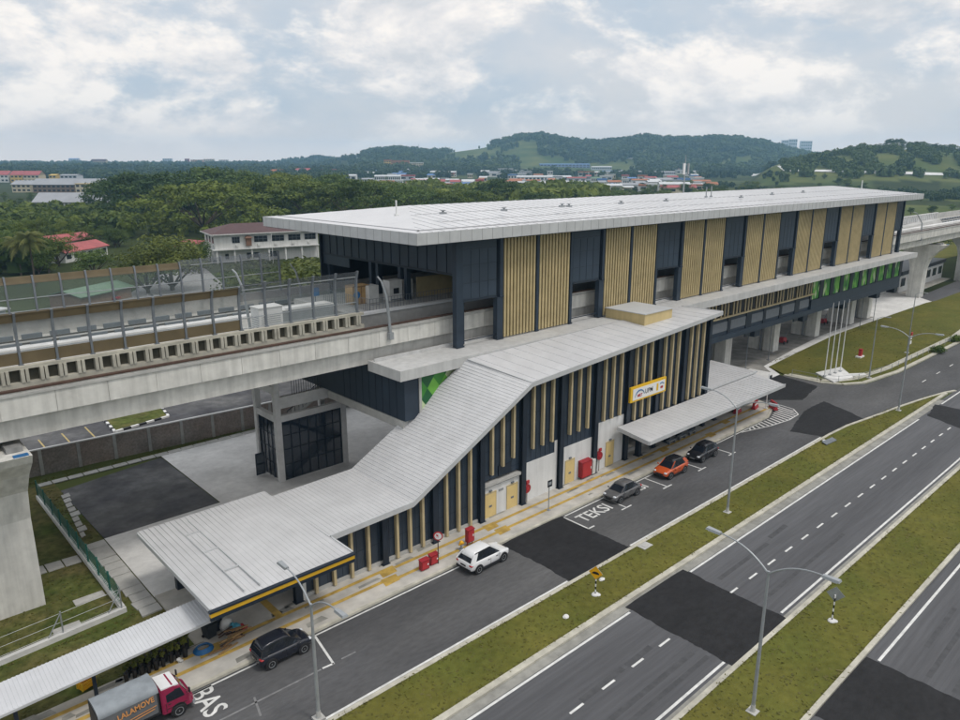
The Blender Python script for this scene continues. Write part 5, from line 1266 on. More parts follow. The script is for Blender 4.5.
for lab, x, y, h in (('thin lamp post by the paved edge at the far station end, left one', 139.5, 49.0, 6.0), ('thin lamp post by the paved edge at the far station end, right one', 146.5, 49.2, 6.0),
                     ('thin dark post beside the first bright pier under the station', 97.5, 49.0, 5.6), ('thin dark post in front of the second bright pier under the station', 105.5, 49.5, 5.6)):
    q = MB(); q.tube([(x, y, 0), (x, y, h)], .06, 6); q.box(x-.2, x+.2, y-.2, y+.2, 0, .12); q.box(x-.3, x+.3, y-.1, y+.1, h, h+.1); tag(q.build('lamp_post', 'galv_dark'), lab, 'lamp post')
# flagpoles
sl = MB(); sl.prism([(98.9+1.2, 37.5), (104.6, 36.7), (108.8, 40.0), (103.0, 41.2)], .1, .3); sl.prism([(104.4, 37.4), (107.4, 35.9), (108.0, 36.5), (105.2, 38.4)], .1, .26); tag(sl.build('flagpole_plinth', 'concrete_bright'), 'pale concrete plinth with a short path, under the four flagpoles', 'plinth')
for lab, x, y in (('leftmost of the four white flagpoles', 101.9, 39.5), ('second from the left of the four white flagpoles', 103.3, 39.35), ('third from the left of the four white flagpoles', 104.7, 39.2), ('rightmost of the four white flagpoles', 106.1, 39.05)):
    R_ = empty('flagpole', lab, 'flagpole', (x, y, .3), 0, 'white flagpoles on one plinth'); q = MB(); q.tube([(x, y, .3), (x, y, 5), (x, y, 10.6)], [.08, .065, .04], 8); q.build('pole', 'white_paint', R_)
    q = MB(); q.ell((x, y, 10.68), (.08, .08, .08), 8, 6); q.build('finial', 'galv', R_); q = MB(); q.box(x-.18, x+.18, y-.18, y+.18, .3, .42); q.build('base', 'galv', R_)
# ------------------------------------------------------------------ traffic signs
def striped_post(R_, x, y, z0, z1, r=.05):
    n = 8
    for c, m in ((0, 'black_paint'), (1, 'white_paint')):
        q = MB()
        for k in range(n):
            if k % 2 == c: q.tube([(x, y, z0+(z1-z0)*k/n), (x, y, z0+(z1-z0)*(k+1)/n-.002)], r, 8)
        q.build('post_stripe', m, R_)
def diamond_sign(label, x, y, yaw, hz, face, back, r=.52, bump=True):
    R_ = empty('warning_sign', label, 'road sign', (x, y, .1), 0)
    striped_post(R_, x, y, .1, hz+.1)
    u = Vector((math.cos(yaw), math.sin(yaw), 0)); n = Vector((u.y, -u.x, 0)); c = Vector((x, y, hz+.1)) + n*.07
    def dia(r, o0, o1, m, nm):
        q = MB(); vs = []
        for o in (o0, o1):
            for a, b in ((r, 0), (0, r), (-r, 0), (0, -r)): vs.append(c + u*a + Vector((0, 0, b)) + n*o)
        q.add(vs, [(3,2,1,0), (4,5,6,7), (0,1,5,4), (1,2,6,5), (2,3,7,6), (3,0,4,7)]); return q.build(nm, m, R_)
    dia(r, 0, .02, back, 'back_plate'); dia(r*.97, .021, .026, face, 'sign_face')
    if bump:
        q = MB(); pr = [(-.27, -.1)] + [(.27*math.cos(t), -.1+.2*math.sin(t)) for t in np.linspace(PI, 0, 10)]
        q.add([c + u*a + Vector((0, 0, b)) + n*.031 for a, b in pr[1:]], [tuple(range(9, -1, -1))]); q.build('bump_symbol', 'black_paint', R_)
    q = MB(); q.ell((x, y, .13), (.3, .26, .12), 10, 6); q.ell((x+.12, y-.15, .12), (.2, .2, .09), 8, 5); q.build('footing', 'concrete_bright', R_)
    return R_
diamond_sign('yellow diamond road hump sign on a striped post on the grass verge', 36.2, 27.5, -PI/2+.3, 1.75, 'warn_yellow', 'galv')
diamond_sign('diamond sign seen from its grey back on a striped post, central reservation', 45.2, 15.1, PI/2+.25, 1.95, 'warn_yellow', 'galv', .55)
R_ = empty('no_entry_sign', 'round red and white prohibition sign on a thin post beside two low red cabinets', 'road sign', (30.75, 38.0, .15)); x, y = 30.75, 38.0
q = MB(); q.tube([(x, y, .15), (x, y, 2.6)], .04, 8); q.build('post', 'rust', R_)
q = MB(); q.tube([(x-.02, y-.05, 2.45), (x-.04, y-.07, 2.45)], .36, 20); q.build('sign_ring', 'red_bright', R_)
q = MB(); q.tube([(x-.045, y-.076, 2.45), (x-.05, y-.081, 2.45)], .27, 20); f_ = q.build('sign_face', 'white_paint', R_)
q = MB(); q.hexa([(x-.27, y-.09, 2.6), (x-.2, y-.09, 2.68), (x-.2, y-.085, 2.68), (x-.27, y-.085, 2.6)], [(x+.12, y-.09, 2.24), (x+.2, y-.09, 2.31), (x+.2, y-.085, 2.31), (x+.12, y-.085, 2.24)]); q.box(x-.05, x+.03, y-.092, y-.085, 2.3, 2.6); q.build('symbol', 'red_bright', f_)
R_ = empty('stop_post', 'thin grey taxi stop post with a dark square plate on the pavement', 'sign post', (43.3, 38.3, .15)); x, y = 43.3, 38.3
q = MB(); q.tube([(x, y, .15), (x, y, 2.9)], .045, 8); q.box(x-.15, x+.15, y-.15, y+.15, .15, .2); q.build('post', 'galv', R_)
q = MB(); q.box(x-.26, x+.3, y-.09, y-.05, 2.35, 2.95); q.build('plate', 'window_dark', R_); q = MB(); q.box(x-.16, x+.2, y-.1, y-.091, 2.55, 2.8); q.build('plate_symbol', 'galv', R_)
# ------------------------------------------------------------------ red fire cabinets and fittings
def hose_cabinet(label, x, y, z0, w, d, h, legs=True):
    R_ = empty('fire_cabinet', label, 'fire cabinet', (x, y, .15), 0, 'red fire cabinets along the pavement')
    q = MB(); q.box(x-w/2, x+w/2, y-d/2, y+d/2, z0, z0+h); q.build('case', 'red', R_)
    q = MB(); q.box(x-w/2+.07, x+w/2-.07, y-d/2-.02, y-d/2-.002, z0+.07, z0+h-.07); dr_ = q.build('door', 'red_bright', R_)
    q = MB(); q.box(x+w/2-.2, x+w/2-.1, y-d/2-.05, y-d/2-.021, z0+h*.45, z0+h*.6); q.build('handle', 'white_paint', dr_)
    q = MB(); q.slab([(x-w/2-.04, y-d/2-.05, z0+h+.03), (x+w/2+.04, y-d/2-.05, z0+h+.03), (x+w/2+.04, y+d/2+.02, z0+h+.1), (x-w/2-.04, y+d/2+.02, z0+h+.1)], .03); q.build('lid', 'red', R_)
    if legs:
        q = MB()
        for s in (-1, 1): q.box(x+s*w*.4-.03, x+s*w*.4+.03, y-.03, y+.03, .14, z0)
        q.build('leg', 'red', R_)
hose_cabinet('low red cabinet left of the round sign, left of the two in a pair', 29.45, 38.05, .22, .72, .35, .72)
hose_cabinet('low red cabinet at the foot of the round sign, right one of a pair', 30.45, 38.2, .22, .72, .35, .72)
hose_cabinet('tall red cabinet on legs behind the white car', 34.35, 38.5, .45, .66, .35, 1.05)
hose_cabinet('large red cabinet between a yellow door and a navy column on the white wall', 50.9, 40.55, .3, 1.4, .5, 1.55)
R_ = empty('yellow_hydrant', 'stubby yellow topped hydrant beside the tall red cabinet', 'hydrant', (33.35, 38.35, .15)); x, y = 33.35, 38.35
q = MB(); q.tube([(x, y, .15), (x, y, .62)], .1, 10); q.box(x-.2, x+.2, y-.2, y+.2, .14, .22); q.build('body', 'galv', R_)
q = MB(); q.ell((x, y, .75), (.17, .17, .17), 10, 7); q.tube([(x-.24, y, .66), (x+.24, y, .66)], .07, 8); q.build('cap', 'warn_yellow', R_)
q = MB(); q.box(51.75, 52.2, 40.3, 40.8, .3, 1.75); tag(q.build('white_box', 'plastic_white'), 'white locker between the large red cabinet and a navy column', 'locker')
for lab, x, z in (('red hose reel on the white wall right of the first navy column', 42.95, 1.5), ('red alarm bell plate on a post right of the large red cabinet', 53.05, 1.75)):
    R_ = empty('hose_reel', lab, 'hose reel', (x, 40.7, z)); q = MB(); q.tube([(x, 40.8, z), (x, 40.5, z)], .42, 16); q.build('drum', 'red', R_)
    q = MB(); q.tube([(x, 40.498, z), (x, 40.44, z)], .16, 12); q.box(x-.1, x+.25, 40.5, 40.62, z+.45, z+.75); q.build('hub', 'red_bright', R_)
    q = MB(); q.tube([(x+.05, 40.62, z), (x+.05, 40.62, .15)], .035, 6); q.build('pipe', 'rust', R_)
q = MB()
R_ = empty('notice_board', 'long blue notice board on legs under the forecourt canopy', 'notice board', (68.6, 41.6, .15))
q = MB(); q.box(66.0, 71.4, 41.55, 41.62, .8, 2.2); q.build('board', 'blue_plastic', R_)
q = MB()
for x in (66.3, 68.7, 71.1): q.box(x-.05, x+.05, 41.63, 41.7, .12, 2.25)
q.build('leg', 'galv_dark', R_)
for i in range(3):
    x = 64.5+i*2.0; R_ = empty('bench', ['grey bench at the left under the forecourt canopy', 'grey bench in the middle under the forecourt canopy', 'grey bench at the right under the forecourt canopy'][i], 'bench', (x, 39.9, .15), 0, 'benches under the forecourt canopy')
    q = MB(); q.box(x-.7, x+.7, 39.7, 40.1, .52, .6); q.build('seat', 'galv', R_); q = MB(); q.box(x-.55, x-.45, 39.75, 40.05, .15, .52); q.box(x+.45, x+.55, 39.75, 40.05, .15, .52); q.build('leg', 'galv_dark', R_)
# things at the nose of the pavement
x, y = 83.0, 38.6
R_ = empty('banner_post', 'white post with a narrow blue banner at the pavement nose', 'post', (x, y, .15)); q = MB(); q.tube([(x, y, .15), (x, y, 4.6)], .07, 8); q.box(x-.2, x+.2, y-.2, y+.2, .14, .25); q.build('post', 'white_paint', R_)
q = MB(); q.box(x+.1, x+.7, y-.05, y-.02, 2.2, 4.3); bn = q.build('banner', 'paint_navy', R_); q = MB(); q.box(x+.25, x+.55, y-.06, y-.051, 3.2, 3.6); q.build('banner_mark', 'galv', bn)
for lab, x, y, a, m in (('red and white plastic road barrier nearest the painted island', 83.7, 38.0, .9, 'red_bright'), ('red plastic road barrier standing beside the white banner post', 82.2, 39.6, .2, 'red_bright'), ('red plastic road barrier in the shade under the canopy end', 79.0, 40.2, .1, 'red')):
    R_ = empty('road_barrier', lab, 'road barrier', (x, y, .15), a, 'plastic barriers at the pavement nose')
    q = MB(); q.extr([(-.28, 0), (.28, 0), (.14, .35), (.09, .9), (-.09, .9), (-.14, .35)], 'x', -.75, .75); q.build('body', m, R_, world=False)
    q = MB(); q.box(-.6, .6, -.16, .16, .42, .6); q.build('band', 'white_paint', R_, world=False)
def motorbike(label, x, y, rot, m):
    R_ = empty('motorcycle', label, 'motorcycle', (x, y, .02), rot, 'motorcycles parked behind the canopy')
    for X in (-.6, .62): q = MB(); q.cyl((X, -.05, .3), .3, .1, 16, 'y'); w_ = q.build('wheel', 'tyre', R_, world=False); q = MB(); q.cyl((X, -.06, .3), .18, .12, 12, 'y'); q.build('rim', 'rim', w_, world=False)
    q = MB(); q.tube([(-.7, 0, .62), (-.2, 0, .6), (.25, 0, .45), (.5, 0, .75)], [.1, .16, .12, .1], 8); q.build('body', m, R_, world=False)
    q = MB(); q.ell((-.3, 0, .74), (.42, .13, .08)); q.build('saddle', 'trim', R_, world=False)
    q = MB(); q.tube([(.62, 0, .3), (.45, 0, .95)], .035, 6); q.tube([(.42, -.33, .98), (.45, 0, .95), (.42, .33, .98)], .025, 6); q.build('handlebar', 'galv_dark', R_, world=False)
for i, (lab, m) in enumerate((('black motorcycle parked nearest the canopy end', 'paint_black'), ('grey motorcycle between two darker ones behind the canopy end', 'paint_grey'), ('navy motorcycle parked farthest from the canopy end', 'paint_navy'))):
    motorbike(lab, 86.4+i*.95, 46.6-i*.35, PI/2+.35, m)
# ------------------------------------------------------------------ clutter by the lower-left pavement
random.seed(9)
def leaves(mb, c, r, n, s, m=None):
    for _ in range(n):
        p = Vector((random.gauss(0, 1), random.gauss(0, 1), random.gauss(0, 1))).normalized()*random.uniform(.3, 1)
        p = Vector((c[0]+p.x*r[0], c[1]+p.y*r[1], c[2]+p.z*r[2]))
        u = Vector((random.uniform(-1, 1), random.uniform(-1, 1), random.uniform(-.3, .6))).normalized()*s; w = u.cross(Vector((random.uniform(-1, 1), random.uniform(-1, 1), 1))).normalized()*s*.5
        mb.add([p-u, p+w, p+u, p-w], [(0, 1, 2, 3)])
def sapling():
    R_ = empty('bagged_sapling', 'young yellow green sapling in a black bag, one of the rows behind the lorry', 'sapling', (0, 0, 0), 0, 'bagged saplings in rows behind the lorry')
    q = MB(); q.tube([(0, 0, 0), (0, 0, .62)], [.12, .14], 10); q.build('bag', 'black_paint', R_, world=False)
    q = MB(); q.tube([(0, 0, .5), (.01, .02, 1.0)], .018, 5); q.build('stem', 'trunk', R_, world=False)
    q = MB(); leaves(q, (0, 0, .95), (.2, .2, .17), 70, .10); q.build('foliage', 'leaf_sapling_lit', R_, world=False); return R_
s0 = sapling(); first = True
for r_ in range(3):
    for k in range(9):
        x = 9.3+k*.42+r_*.2+random.uniform(-.06, .06); y = 40.15+r_*.36+random.uniform(-.05, .05)
        o = s0 if first else copy_tree(s0); first = False
        o.location = (x, y, .15); o.rotation_euler.z = random.uniform(0, 6); sc = random.uniform(.85, 1.2); o.scale = (sc, sc, sc)
R_ = empty('rubbish_bin', 'dark wheeled bin standing between the walkway roof and the gate canopy', 'bin', tuple(at(210, 637, .15)), .2)
q = MB(); q.hexa([(-.28, -.3, .1), (.28, -.3, .1), (.28, .3, .1), (-.28, .3, .1)], [(-.36, -.4, 1.0), (.36, -.4, 1.0), (.36, .4, 1.0), (-.36, .4, 1.0)]); q.build('body', 'bin_dark', R_, world=False)
q = MB(); q.slab([(-.4, -.44, 1.05), (.4, -.44, 1.05), (.4, .44, 1.12), (-.4, .44, 1.12)], .05); q.build('lid', 'bin_dark', R_, world=False)
for s in (-1, 1): q = MB(); q.cyl((s*.3-.04, .28, .1), .1, .08, 10, 'x'); q.build('wheel', 'tyre', R_, world=False)
c = at(203.5, 650, .15); q = MB()
for k in range(5):
    rr_ = .5-.04*k; q.tube([(c.x+rr_*math.cos(t)*1.15, c.y+rr_*math.sin(t), .19+.045*k+.02*math.sin(3*t)) for t in np.linspace(0, 2*PI, 22)], .05, 6)
tag(q.build('hose_coil', 'blue_plastic'), 'coil of blue hose lying on the pavement behind the black hatchback', 'hose')
for i, (lab, px, py, n) in enumerate((('loose pile of weathered planks beside the gate canopy post', 237, 637, 12), ('small scatter of boards nearest the black hatchback', 228, 646, 6))):
    c = at(px, py, .15); R_ = empty('timber_pile', lab, 'timber', (c.x, c.y, .15))
    for k in range(n):
        a = random.uniform(-.35, .35)+.1; l = random.uniform(.7, 1.5); o = Vector((random.uniform(-.6, .6), random.uniform(-.35, .35), .03+.055*k)); d = Vector((math.cos(a), math.sin(a), 0))*l/2; n_ = Vector((-d.y, d.x, 0)).normalized()*.06
        q = MB(); q.hexa([o-d-n_, o+d-n_, o+d+n_, o-d+n_], [p+Vector((0, 0, .045)) for p in (o-d-n_, o+d-n_, o+d+n_, o-d+n_)]); q.build('plank', random.choice(['wood', 'wood', 'plywood', 'rust']), R_, world=False)
def sack(label, px, py, r, m, name='sack', cat='sack'):
    c = at(px, py, .15); q = MB(); q.ell((0, 0, r[2]*.9), r, 12, 8); q.ell((r[0]*.6, .1, r[2]*.6), (r[0]*.6, r[1]*.7, r[2]*.6), 10, 6); q.ell((-.1, .05, r[2]*1.7), (.12, .12, .18), 8, 5)
    random.seed(int(px)); q.v = [(a+random.uniform(-.05, .05), b+random.uniform(-.05, .05), cc+random.uniform(-.04, .04)) for a, b, cc in q.v]
    o = q.build(name, m, smooth=True); o.location = (c.x, c.y, .13); tag(o, label, cat)
sack('bulging white sack leaning against the gate canopy post', 226, 629, (.42, .36, .42), 'plastic_white'); sack('pale blue bundle beside the white sack at the gate canopy post', 235, 631, (.36, .32, .3), 'cyan_plastic', 'bundle', 'bundle')
sack('small white bag lying on the pavement edge near the saplings', 181, 662, (.14, .12, .1), 'plastic_white', 'bag', 'bag'); sack('red cloth bundle near the timber pile', 244, 629, (.22, .2, .14), 'red_bright', 'bundle', 'bundle')
c = at(87, 686, .15); R_ = empty('yellow_crate', 'yellow crate beside a walkway post at the lower left', 'crate', (c.x, c.y, .15), .3); q = MB()
q.box(-.4, .4, -.25, .25, 0, .06)
for z in (.1, .24, .38): q.box(-.4, .4, -.27, -.22, z, z+.1); q.box(-.4, .4, .22, .27, z, z+.1); q.box(-.42, -.37, -.25, .25, z, z+.1); q.box(.37, .42, -.25, .25, z, z+.1)
q.build('slats', 'warn_yellow', R_, world=False); q = MB()
for sx in (-.4, .4):
    for sy in (-.25, .25): q.box(sx-.035, sx+.035, sy-.035, sy+.035, 0, .5)
q.build('corner_post', 'sign_yellow', R_, world=False)
# small items on the grass
q = MB(); c = at(645, 547); q.box(c.x-.55, c.x+.55, c.y-.36, c.y+.36, .02, .14); q.box(c.x-.25, c.x+.25, c.y-.2, c.y+.2, .14, .16); tag(q.build('manhole_slab', 'concrete'), 'square pale manhole slab set in the grass verge', 'manhole cover')
q = MB(); q.slab([(76.2, 28.45, .22), (78.5, 28.3, .18), (78.9, 28.95, .22), (76.6, 29.1, .28)], .08); tag(q.build('dropped_panel', 'galv_dark'), 'dark flat panel lying on the grass verge by the junction', 'panel')
for i, (px, py) in enumerate(((602, 580), (566, 617), (824, 441))):
    c = at(px, py, .1); q = MB(); q.ell((0, 0, .06), (.25, .2, .1), 8, 5); q.v = [(a+random.uniform(-.04, .04), b+random.uniform(-.04, .04), z) for a, b, z in q.v]; o = q.build('rubble', 'concrete_bright'); o.location = (c.x, c.y, .1); tag(o, ['pale lump of rubble on the verge right of the yellow sign', 'small white lump on the verge left of the yellow sign', 'pale lump beside the dark panel on the verge', 'small pale lump on the central reservation'][i], 'rubble')
R_ = empty('red_marker', 'red box with a pale footing standing alone on the far grass', 'marker box', tuple(at(860, 357, .12))); q = MB(); q.box(-.3, .3, -.2, .2, .2, 1.2); q.build('case', 'red_bright', R_, world=False); q = MB(); q.box(-.9, .7, -.4, .4, 0, .2); q.build('footing', 'concrete_bright', R_, world=False); q = MB(); q.box(-.33, .33, -.23, .23, 1.203, 1.27); q.build('lid', 'red', R_, world=False)
for i, (px, py) in enumerate(((938, 352), (956, 341))):
    c = at(px, py, .1); q = MB(); leaves(q, (0, 0, .45), (1.7, 1.2, .55), 420, .2); o = q.build('dry_shrub', 'leaf_dark'); o.location = (c.x, c.y, .1); tag(o, ['low dark shrub mound on the far right grass, nearer one', 'low dark shrub mound on the far right grass, farther one'][i], 'shrub')
# footway railing at the far corner
R_ = empty('footway_railing', 'low thin railing along the footway edge at the right-hand corner', 'railing', (104, 36, .1)); q = MB()
pp = [(99.45, 43), (99.6, 39.5), (100.9, 37.2), (104.0, 35.75), (113, 34.55), (128, 34.25), (144, 34.2)]
for a, b in zip(pp[:-1], pp[1:]):
    L_ = math.hypot(b[0]-a[0], b[1]-a[1]); n = max(1, round(L_/2.6))
    for k in range(n): t = k/n; q.tube([(a[0]+(b[0]-a[0])*t, a[1]+(b[1]-a[1])*t, .1), (a[0]+(b[0]-a[0])*t, a[1]+(b[1]-a[1])*t, 1.05)], .035, 5)
    for z in (.55, 1.0): q.tube([(a[0], a[1], z), (b[0], b[1], z)], .022, 5)
q.build('railing', 'galv', R_)
# kneeling-height debris under the station: red machine, white pipe stacks
for lab, x, y, m in (('red machine standing under the station between two piers', 117.5, 53.0, 'red'), ('dark red machine standing deeper under the station', 138.0, 55.0, 'red')):
    R_ = empty('site_machine', lab, 'machine', (x, y, .02)); q = MB(); q.hexa([(-.8, -.5, .3), (.8, -.5, .3), (.8, .5, .3), (-.8, .5, .3)], [(-.7, -.4, 1.1), (.3, -.4, 1.1), (.3, .4, 1.1), (-.7, .4, 1.1)]); q.build('body', m, R_, world=False)
    q = MB(); q.tube([(.3, 0, .9), (1.2, 0, 1.7)], .07, 6); q.build('arm', 'galv_dark', R_, world=False)
    for sx in (-.6, .6):
        for sy in (-.6, .55): q = MB(); q.cyl((sx, sy, .3), .3, .1, 12, 'y'); q.build('wheel', 'tyre', R_, world=False)
# ------------------------------------------------------------------ vegetation
def quads_mesh(name, C, Nrm, S_, m, extra=None):
    """leaf clumps as one mesh of small quads: centres, normals, half sizes"""
    n = len(C)
    r = rng.normal(size=(n, 3)); u = np.cross(Nrm, r); u /= np.linalg.norm(u, axis=1)[:, None]+1e-9
    w = np.cross(Nrm, u); S2 = S_[:, None]
    asp = rng.uniform(.55, 1.0, n)[:, None]
    V = np.stack([C-u*S2, C+w*S2*asp, C+u*S2, C-w*S2*asp], 1).reshape(-1, 3)
    F = np.arange(4*n).reshape(-1, 4)
    if extra is not None:
        ev, ef = extra; me = bpy.data.meshes.new(name)
        me.from_pydata(np.concatenate([V, ev]).tolist(), [], F.tolist()+(ef+len(V)).tolist())
    else:
        me = bpy.data.meshes.new(name); me.vertices.add(len(V)); me.vertices.foreach_set('co', V.ravel())
        me.loops.add(4*n); me.loops.foreach_set('vertex_index', F.ravel()); me.polygons.add(n)
        me.polygons.foreach_set('loop_start', np.arange(0, 4*n, 4)); me.polygons.foreach_set('loop_total', np.full(n, 4)); me.update(calc_edges=True)
    me.materials.append(M[m]); return me
def crown_points(blobs, per, size):
    Cs = []; Ns = []; Ss = []
    for c, r in blobs:
        k = max(8, int(per*(r[0]*r[1]+r[0]*r[2])*.5))
        d = rng.normal(size=(k, 3)); d /= np.linalg.norm(d, axis=1)[:, None]
        d[:, 2] = np.where(d[:, 2] < -.35, -d[:, 2]*.6, d[:, 2])
        rad_ = rng.uniform(.62, 1.08, k)[:, None]
        Cs.append(np.array(c)+d*np.array(r)*rad_); nn = d/np.array(r); nn /= np.linalg.norm(nn, axis=1)[:, None]
        nn = nn + rng.normal(size=(k, 3))*.45; nn /= np.linalg.norm(nn, axis=1)[:, None]; Ns.append(nn)
        Ss.append(rng.uniform(.6, 1.3, k)*size)
    return np.concatenate(Cs), np.concatenate(Ns), np.concatenate(Ss)
def tree_proto(kind, m):
    """unit-ish tree at the origin: returns (trunk mesh, crown mesh)"""
    blobs = []; t = MB()
    if kind == 'rain':                                          # wide umbrella crown on spreading limbs; height 18, radius 15
        t.tube([(0, 0, -.5), (.1, 0, 3), (.2, .1, 5.5)], [.75, .6, .5], 8)
        for k in range(9):
            a = 2*PI*k/9+rng.uniform(-.3, .3); L_ = rng.uniform(7, 12.5); zt = rng.uniform(10.5, 14)
            t.tube([(.2, .1, 5), (L_*.35*math.cos(a), L_*.35*math.sin(a), 8.5), (L_*.8*math.cos(a), L_*.8*math.sin(a), zt)], [.24, .15, .07], 6)
        for k in range(84):
            a = rng.uniform(0, 2*PI); rr_ = 14*math.sqrt(rng.uniform(0, 1)); z = 15.6-.024*rr_**2-rng.uniform(0, 1)**1.5*(2.0+6.5*(rr_/14)**1.5)
            s = rng.uniform(1.6, 3.3); blobs.append(((rr_*math.cos(a), rr_*math.sin(a), z), (s, s, s*rng.uniform(.42, .62))))
        per, size = 17, .34
    elif kind == 'round':                                       # height 12, radius 5
        t.tube([(0, 0, -.5), (.1, .1, 3), (0, .2, 7)], [.34, .28, .16], 7)
        for k in range(5):
            a = 2*PI*k/5; t.tube([(0, .1, 3.2), (2*math.cos(a), 2*math.sin(a), 5.5), (3.4*math.cos(a), 3.4*math.sin(a), 7.5)], [.16, .11, .05], 5)
        for k in range(30):
            d = rng.normal(size=3); d /= np.linalg.norm(d); q = rng.uniform(.3, 1)
            s = rng.uniform(1.1, 2.2); blobs.append(((d[0]*4*q, d[1]*4*q, 7.4+d[2]*3.6*q), (s, s, s*.8)))
        per, size = 62, .165
    elif kind == 'tall':                                        # height 16, irregular
        t.tube([(0, 0, -.5), (.2, .1, 5), (.1, .3, 12)], [.36, .28, .12], 7)
        for k in range(8):
            a = rng.uniform(0, 2*PI); z0 = rng.uniform(5, 10); t.tube([(.1, .2, z0), (3*math.cos(a), 3*math.sin(a), z0+2.4)], [.13, .05], 5)
        for k in range(34):
            z = rng.uniform(4.5, 15); w = 3.6*math.sin(PI*min(1, (z-2.5)/14.5))**.7; a = rng.uniform(0, 2*PI); q = math.sqrt(rng.uniform(0, 1))*w
            s = rng.uniform(1.0, 2.0); blobs.append(((q*math.cos(a), q*math.sin(a), z), (s, s, s*.75)))
        per, size = 46, .2
    elif kind == 'bush':                                        # height 4.5, radius 3
        for k in range(4): a = PI/2*k; t.tube([(0, 0, -.2), (.8*math.cos(a), .8*math.sin(a), 2.2)], [.12, .04], 5)
        for k in range(22):
            a = rng.uniform(0, 2*PI); q = math.sqrt(rng.uniform(0, 1))*2.6; z = rng.uniform(.7, 3.9-.32*q*q*.6); s = rng.uniform(.6, 1.15)
            blobs.append(((q*math.cos(a), q*math.sin(a), max(.5, z)), (s, s, s*.8)))
        per, size = 110, .115
    C, N_, S2 = crown_points(blobs, per, size)
    return t, quads_mesh(kind, C, N_, S2, m)
PROTO = {}
def get_proto(kind, m, i):
    key = (kind, m, i)
    if key not in PROTO:
        t, cm = tree_proto(kind, m)
        R_ = bpy.data.objects.new('tree', None); COL.objects.link(R_); R_.empty_display_size = .3
        tr = t.build('trunk', 'trunk', R_, world=False); cr_ = bpy.data.objects.new('crown', cm); COL.objects.link(cr_); cr_.parent = R_
        PROTO[key] = [R_, tr, cr_, False]
    return PROTO[key]
HT = {'rain': 17.2, 'round': 12.2, 'tall': 16.3, 'bush': 4.4}
NAMES = {'rain': 'rain_tree', 'round': 'broadleaf_tree', 'tall': 'tall_tree', 'bush': 'bush'}
SINK = {'rain': .2, 'round': .22, 'tall': .16, 'bush': .05}
def tree(kind, m, x, y, h, label, group=None, wide=1.0, z=None):
    P_ = get_proto(kind, m, int(rng.integers(0, 3 if kind != 'rain' else 4)))
    if not P_[3]: R_ = P_[0]; P_[3] = True
    else:
        R_ = P_[0].copy(); COL.objects.link(R_)
        for c in P_[1:3]: d = c.copy(); COL.objects.link(d); d.parent = R_
        for k_ in ('group', 'label', 'category'):
            if k_ in R_: del R_[k_]
    R_.name = NAMES[kind]; s = h/HT[kind]/(1-SINK[kind]); z = (tz(x, y) if z is None else z)-SINK[kind]*HT[kind]*s
    R_.location = (x, y, z); R_.rotation_euler = (0, 0, float(rng.uniform(0, 6.28))); R_.scale = (s*wide, s*wide, s)
    tag(R_, label, 'bush' if kind == 'bush' else 'tree', group); return R_
def tree_px(kind, m, px, ybase, ytop, label, group=None, wide=1.0, D=None):
    p = at(px, ybase, 0) if D is None else polar(px, D)
    d_ = p.x*HEAD.x+p.y*HEAD.y
    # height whose top projects to photo row ytop
    lo, hi = .5, 60
    for _ in range(30):
        mid_ = (lo+hi)/2; dz = mid_-CAMH; f_ = d_*math.cos(PITCH)-dz*math.sin(PITCH); yy_ = 360-FPX*(d_*math.sin(PITCH)+dz*math.cos(PITCH))/f_
        if yy_ > ytop: lo = mid_
        else: hi = mid_
    return tree(kind, m, p.x, p.y, lo, label, group, wide)
# the big named trees
tree_px('rain', 'leaf_rain', 197, 0, 178, 'huge umbrella shaped rain tree just behind the maroon roofed white block', D=318, wide=1.28)
tree_px('rain', 'leaf_dark', 150, 0, 167, 'broad dark rain tree left of the umbrella shaped one', D=400, wide=1.1)
tree_px('rain', 'leaf_dark', 212, 0, 163, 'tall dark rain tree whose crown rises behind the umbrella shaped one', D=430, wide=1.2)
tree_px('rain', 'leaf_rain', 262, 0, 174, 'rain tree with bare lower limbs above the white block roof', D=365, wide=1.0)
tree_px('rain', 'leaf_rain', 305, 0, 175, 'rain tree behind the left corner of the white station roof', D=360, wide=1.0)
tree_px('rain', 'leaf_rain', 350, 0, 177, 'rain tree behind the near left slope of the station roof', D=350, wide=1.0)
for i, (px, yt, D) in enumerate(((395, 180, 400), (430, 187, 430), (470, 186, 400), (503, 177, 470), (540, 190, 430), (378, 176, 470), (330, 172, 450), (285, 170, 460), (450, 183, 520), (575, 188, 560), (235, 168, 520), (415, 182, 560), (125, 172, 470))):
    tree_px('rain', 'leaf_rain' if i % 3 else 'leaf_dark', px, 0, yt, 'wide crowned rain tree in the belt beyond the station roof and white block', 'rain trees in the belt beyond the station', D=D, wide=1.05)
tree_px('round', 'leaf_light', 160, 280, 225, 'yellow green leafy tree directly left of the white block', D=172, wide=1.25)
tree_px('round', 'leaf_light', 132, 285, 238, 'looser pale tree between the red roofs and the yellow green tree', D=168, wide=1.15)
tree_px('round', 'leaf_dark', 79, 272, 245, 'small dark round tree in front of the red roofed houses', D=197, wide=1.5)
tree_px('bush', 'leaf_light', 298, 0, 248, 'large leafy bush by the open station end, under the white block', D=150, wide=1.7)
tree_px('bush', 'leaf_light', 272, 0, 254, 'leafy bush in front of the white block facade', D=152, wide=1.4)
tree_px('bush', 'leaf_light', 248, 0, 250, 'reddish topped bush at the corner entrance of the white block', D=160, wide=1.2)
tree_px('bush', 'leaf_light', 330, 0, 257, 'green bush seen below the dark station end wall', D=138, wide=1.6)
tree_px('bush', 'leaf_dark', 360, 0, 268, 'dark bush behind the open platform end', D=135, wide=1.7)
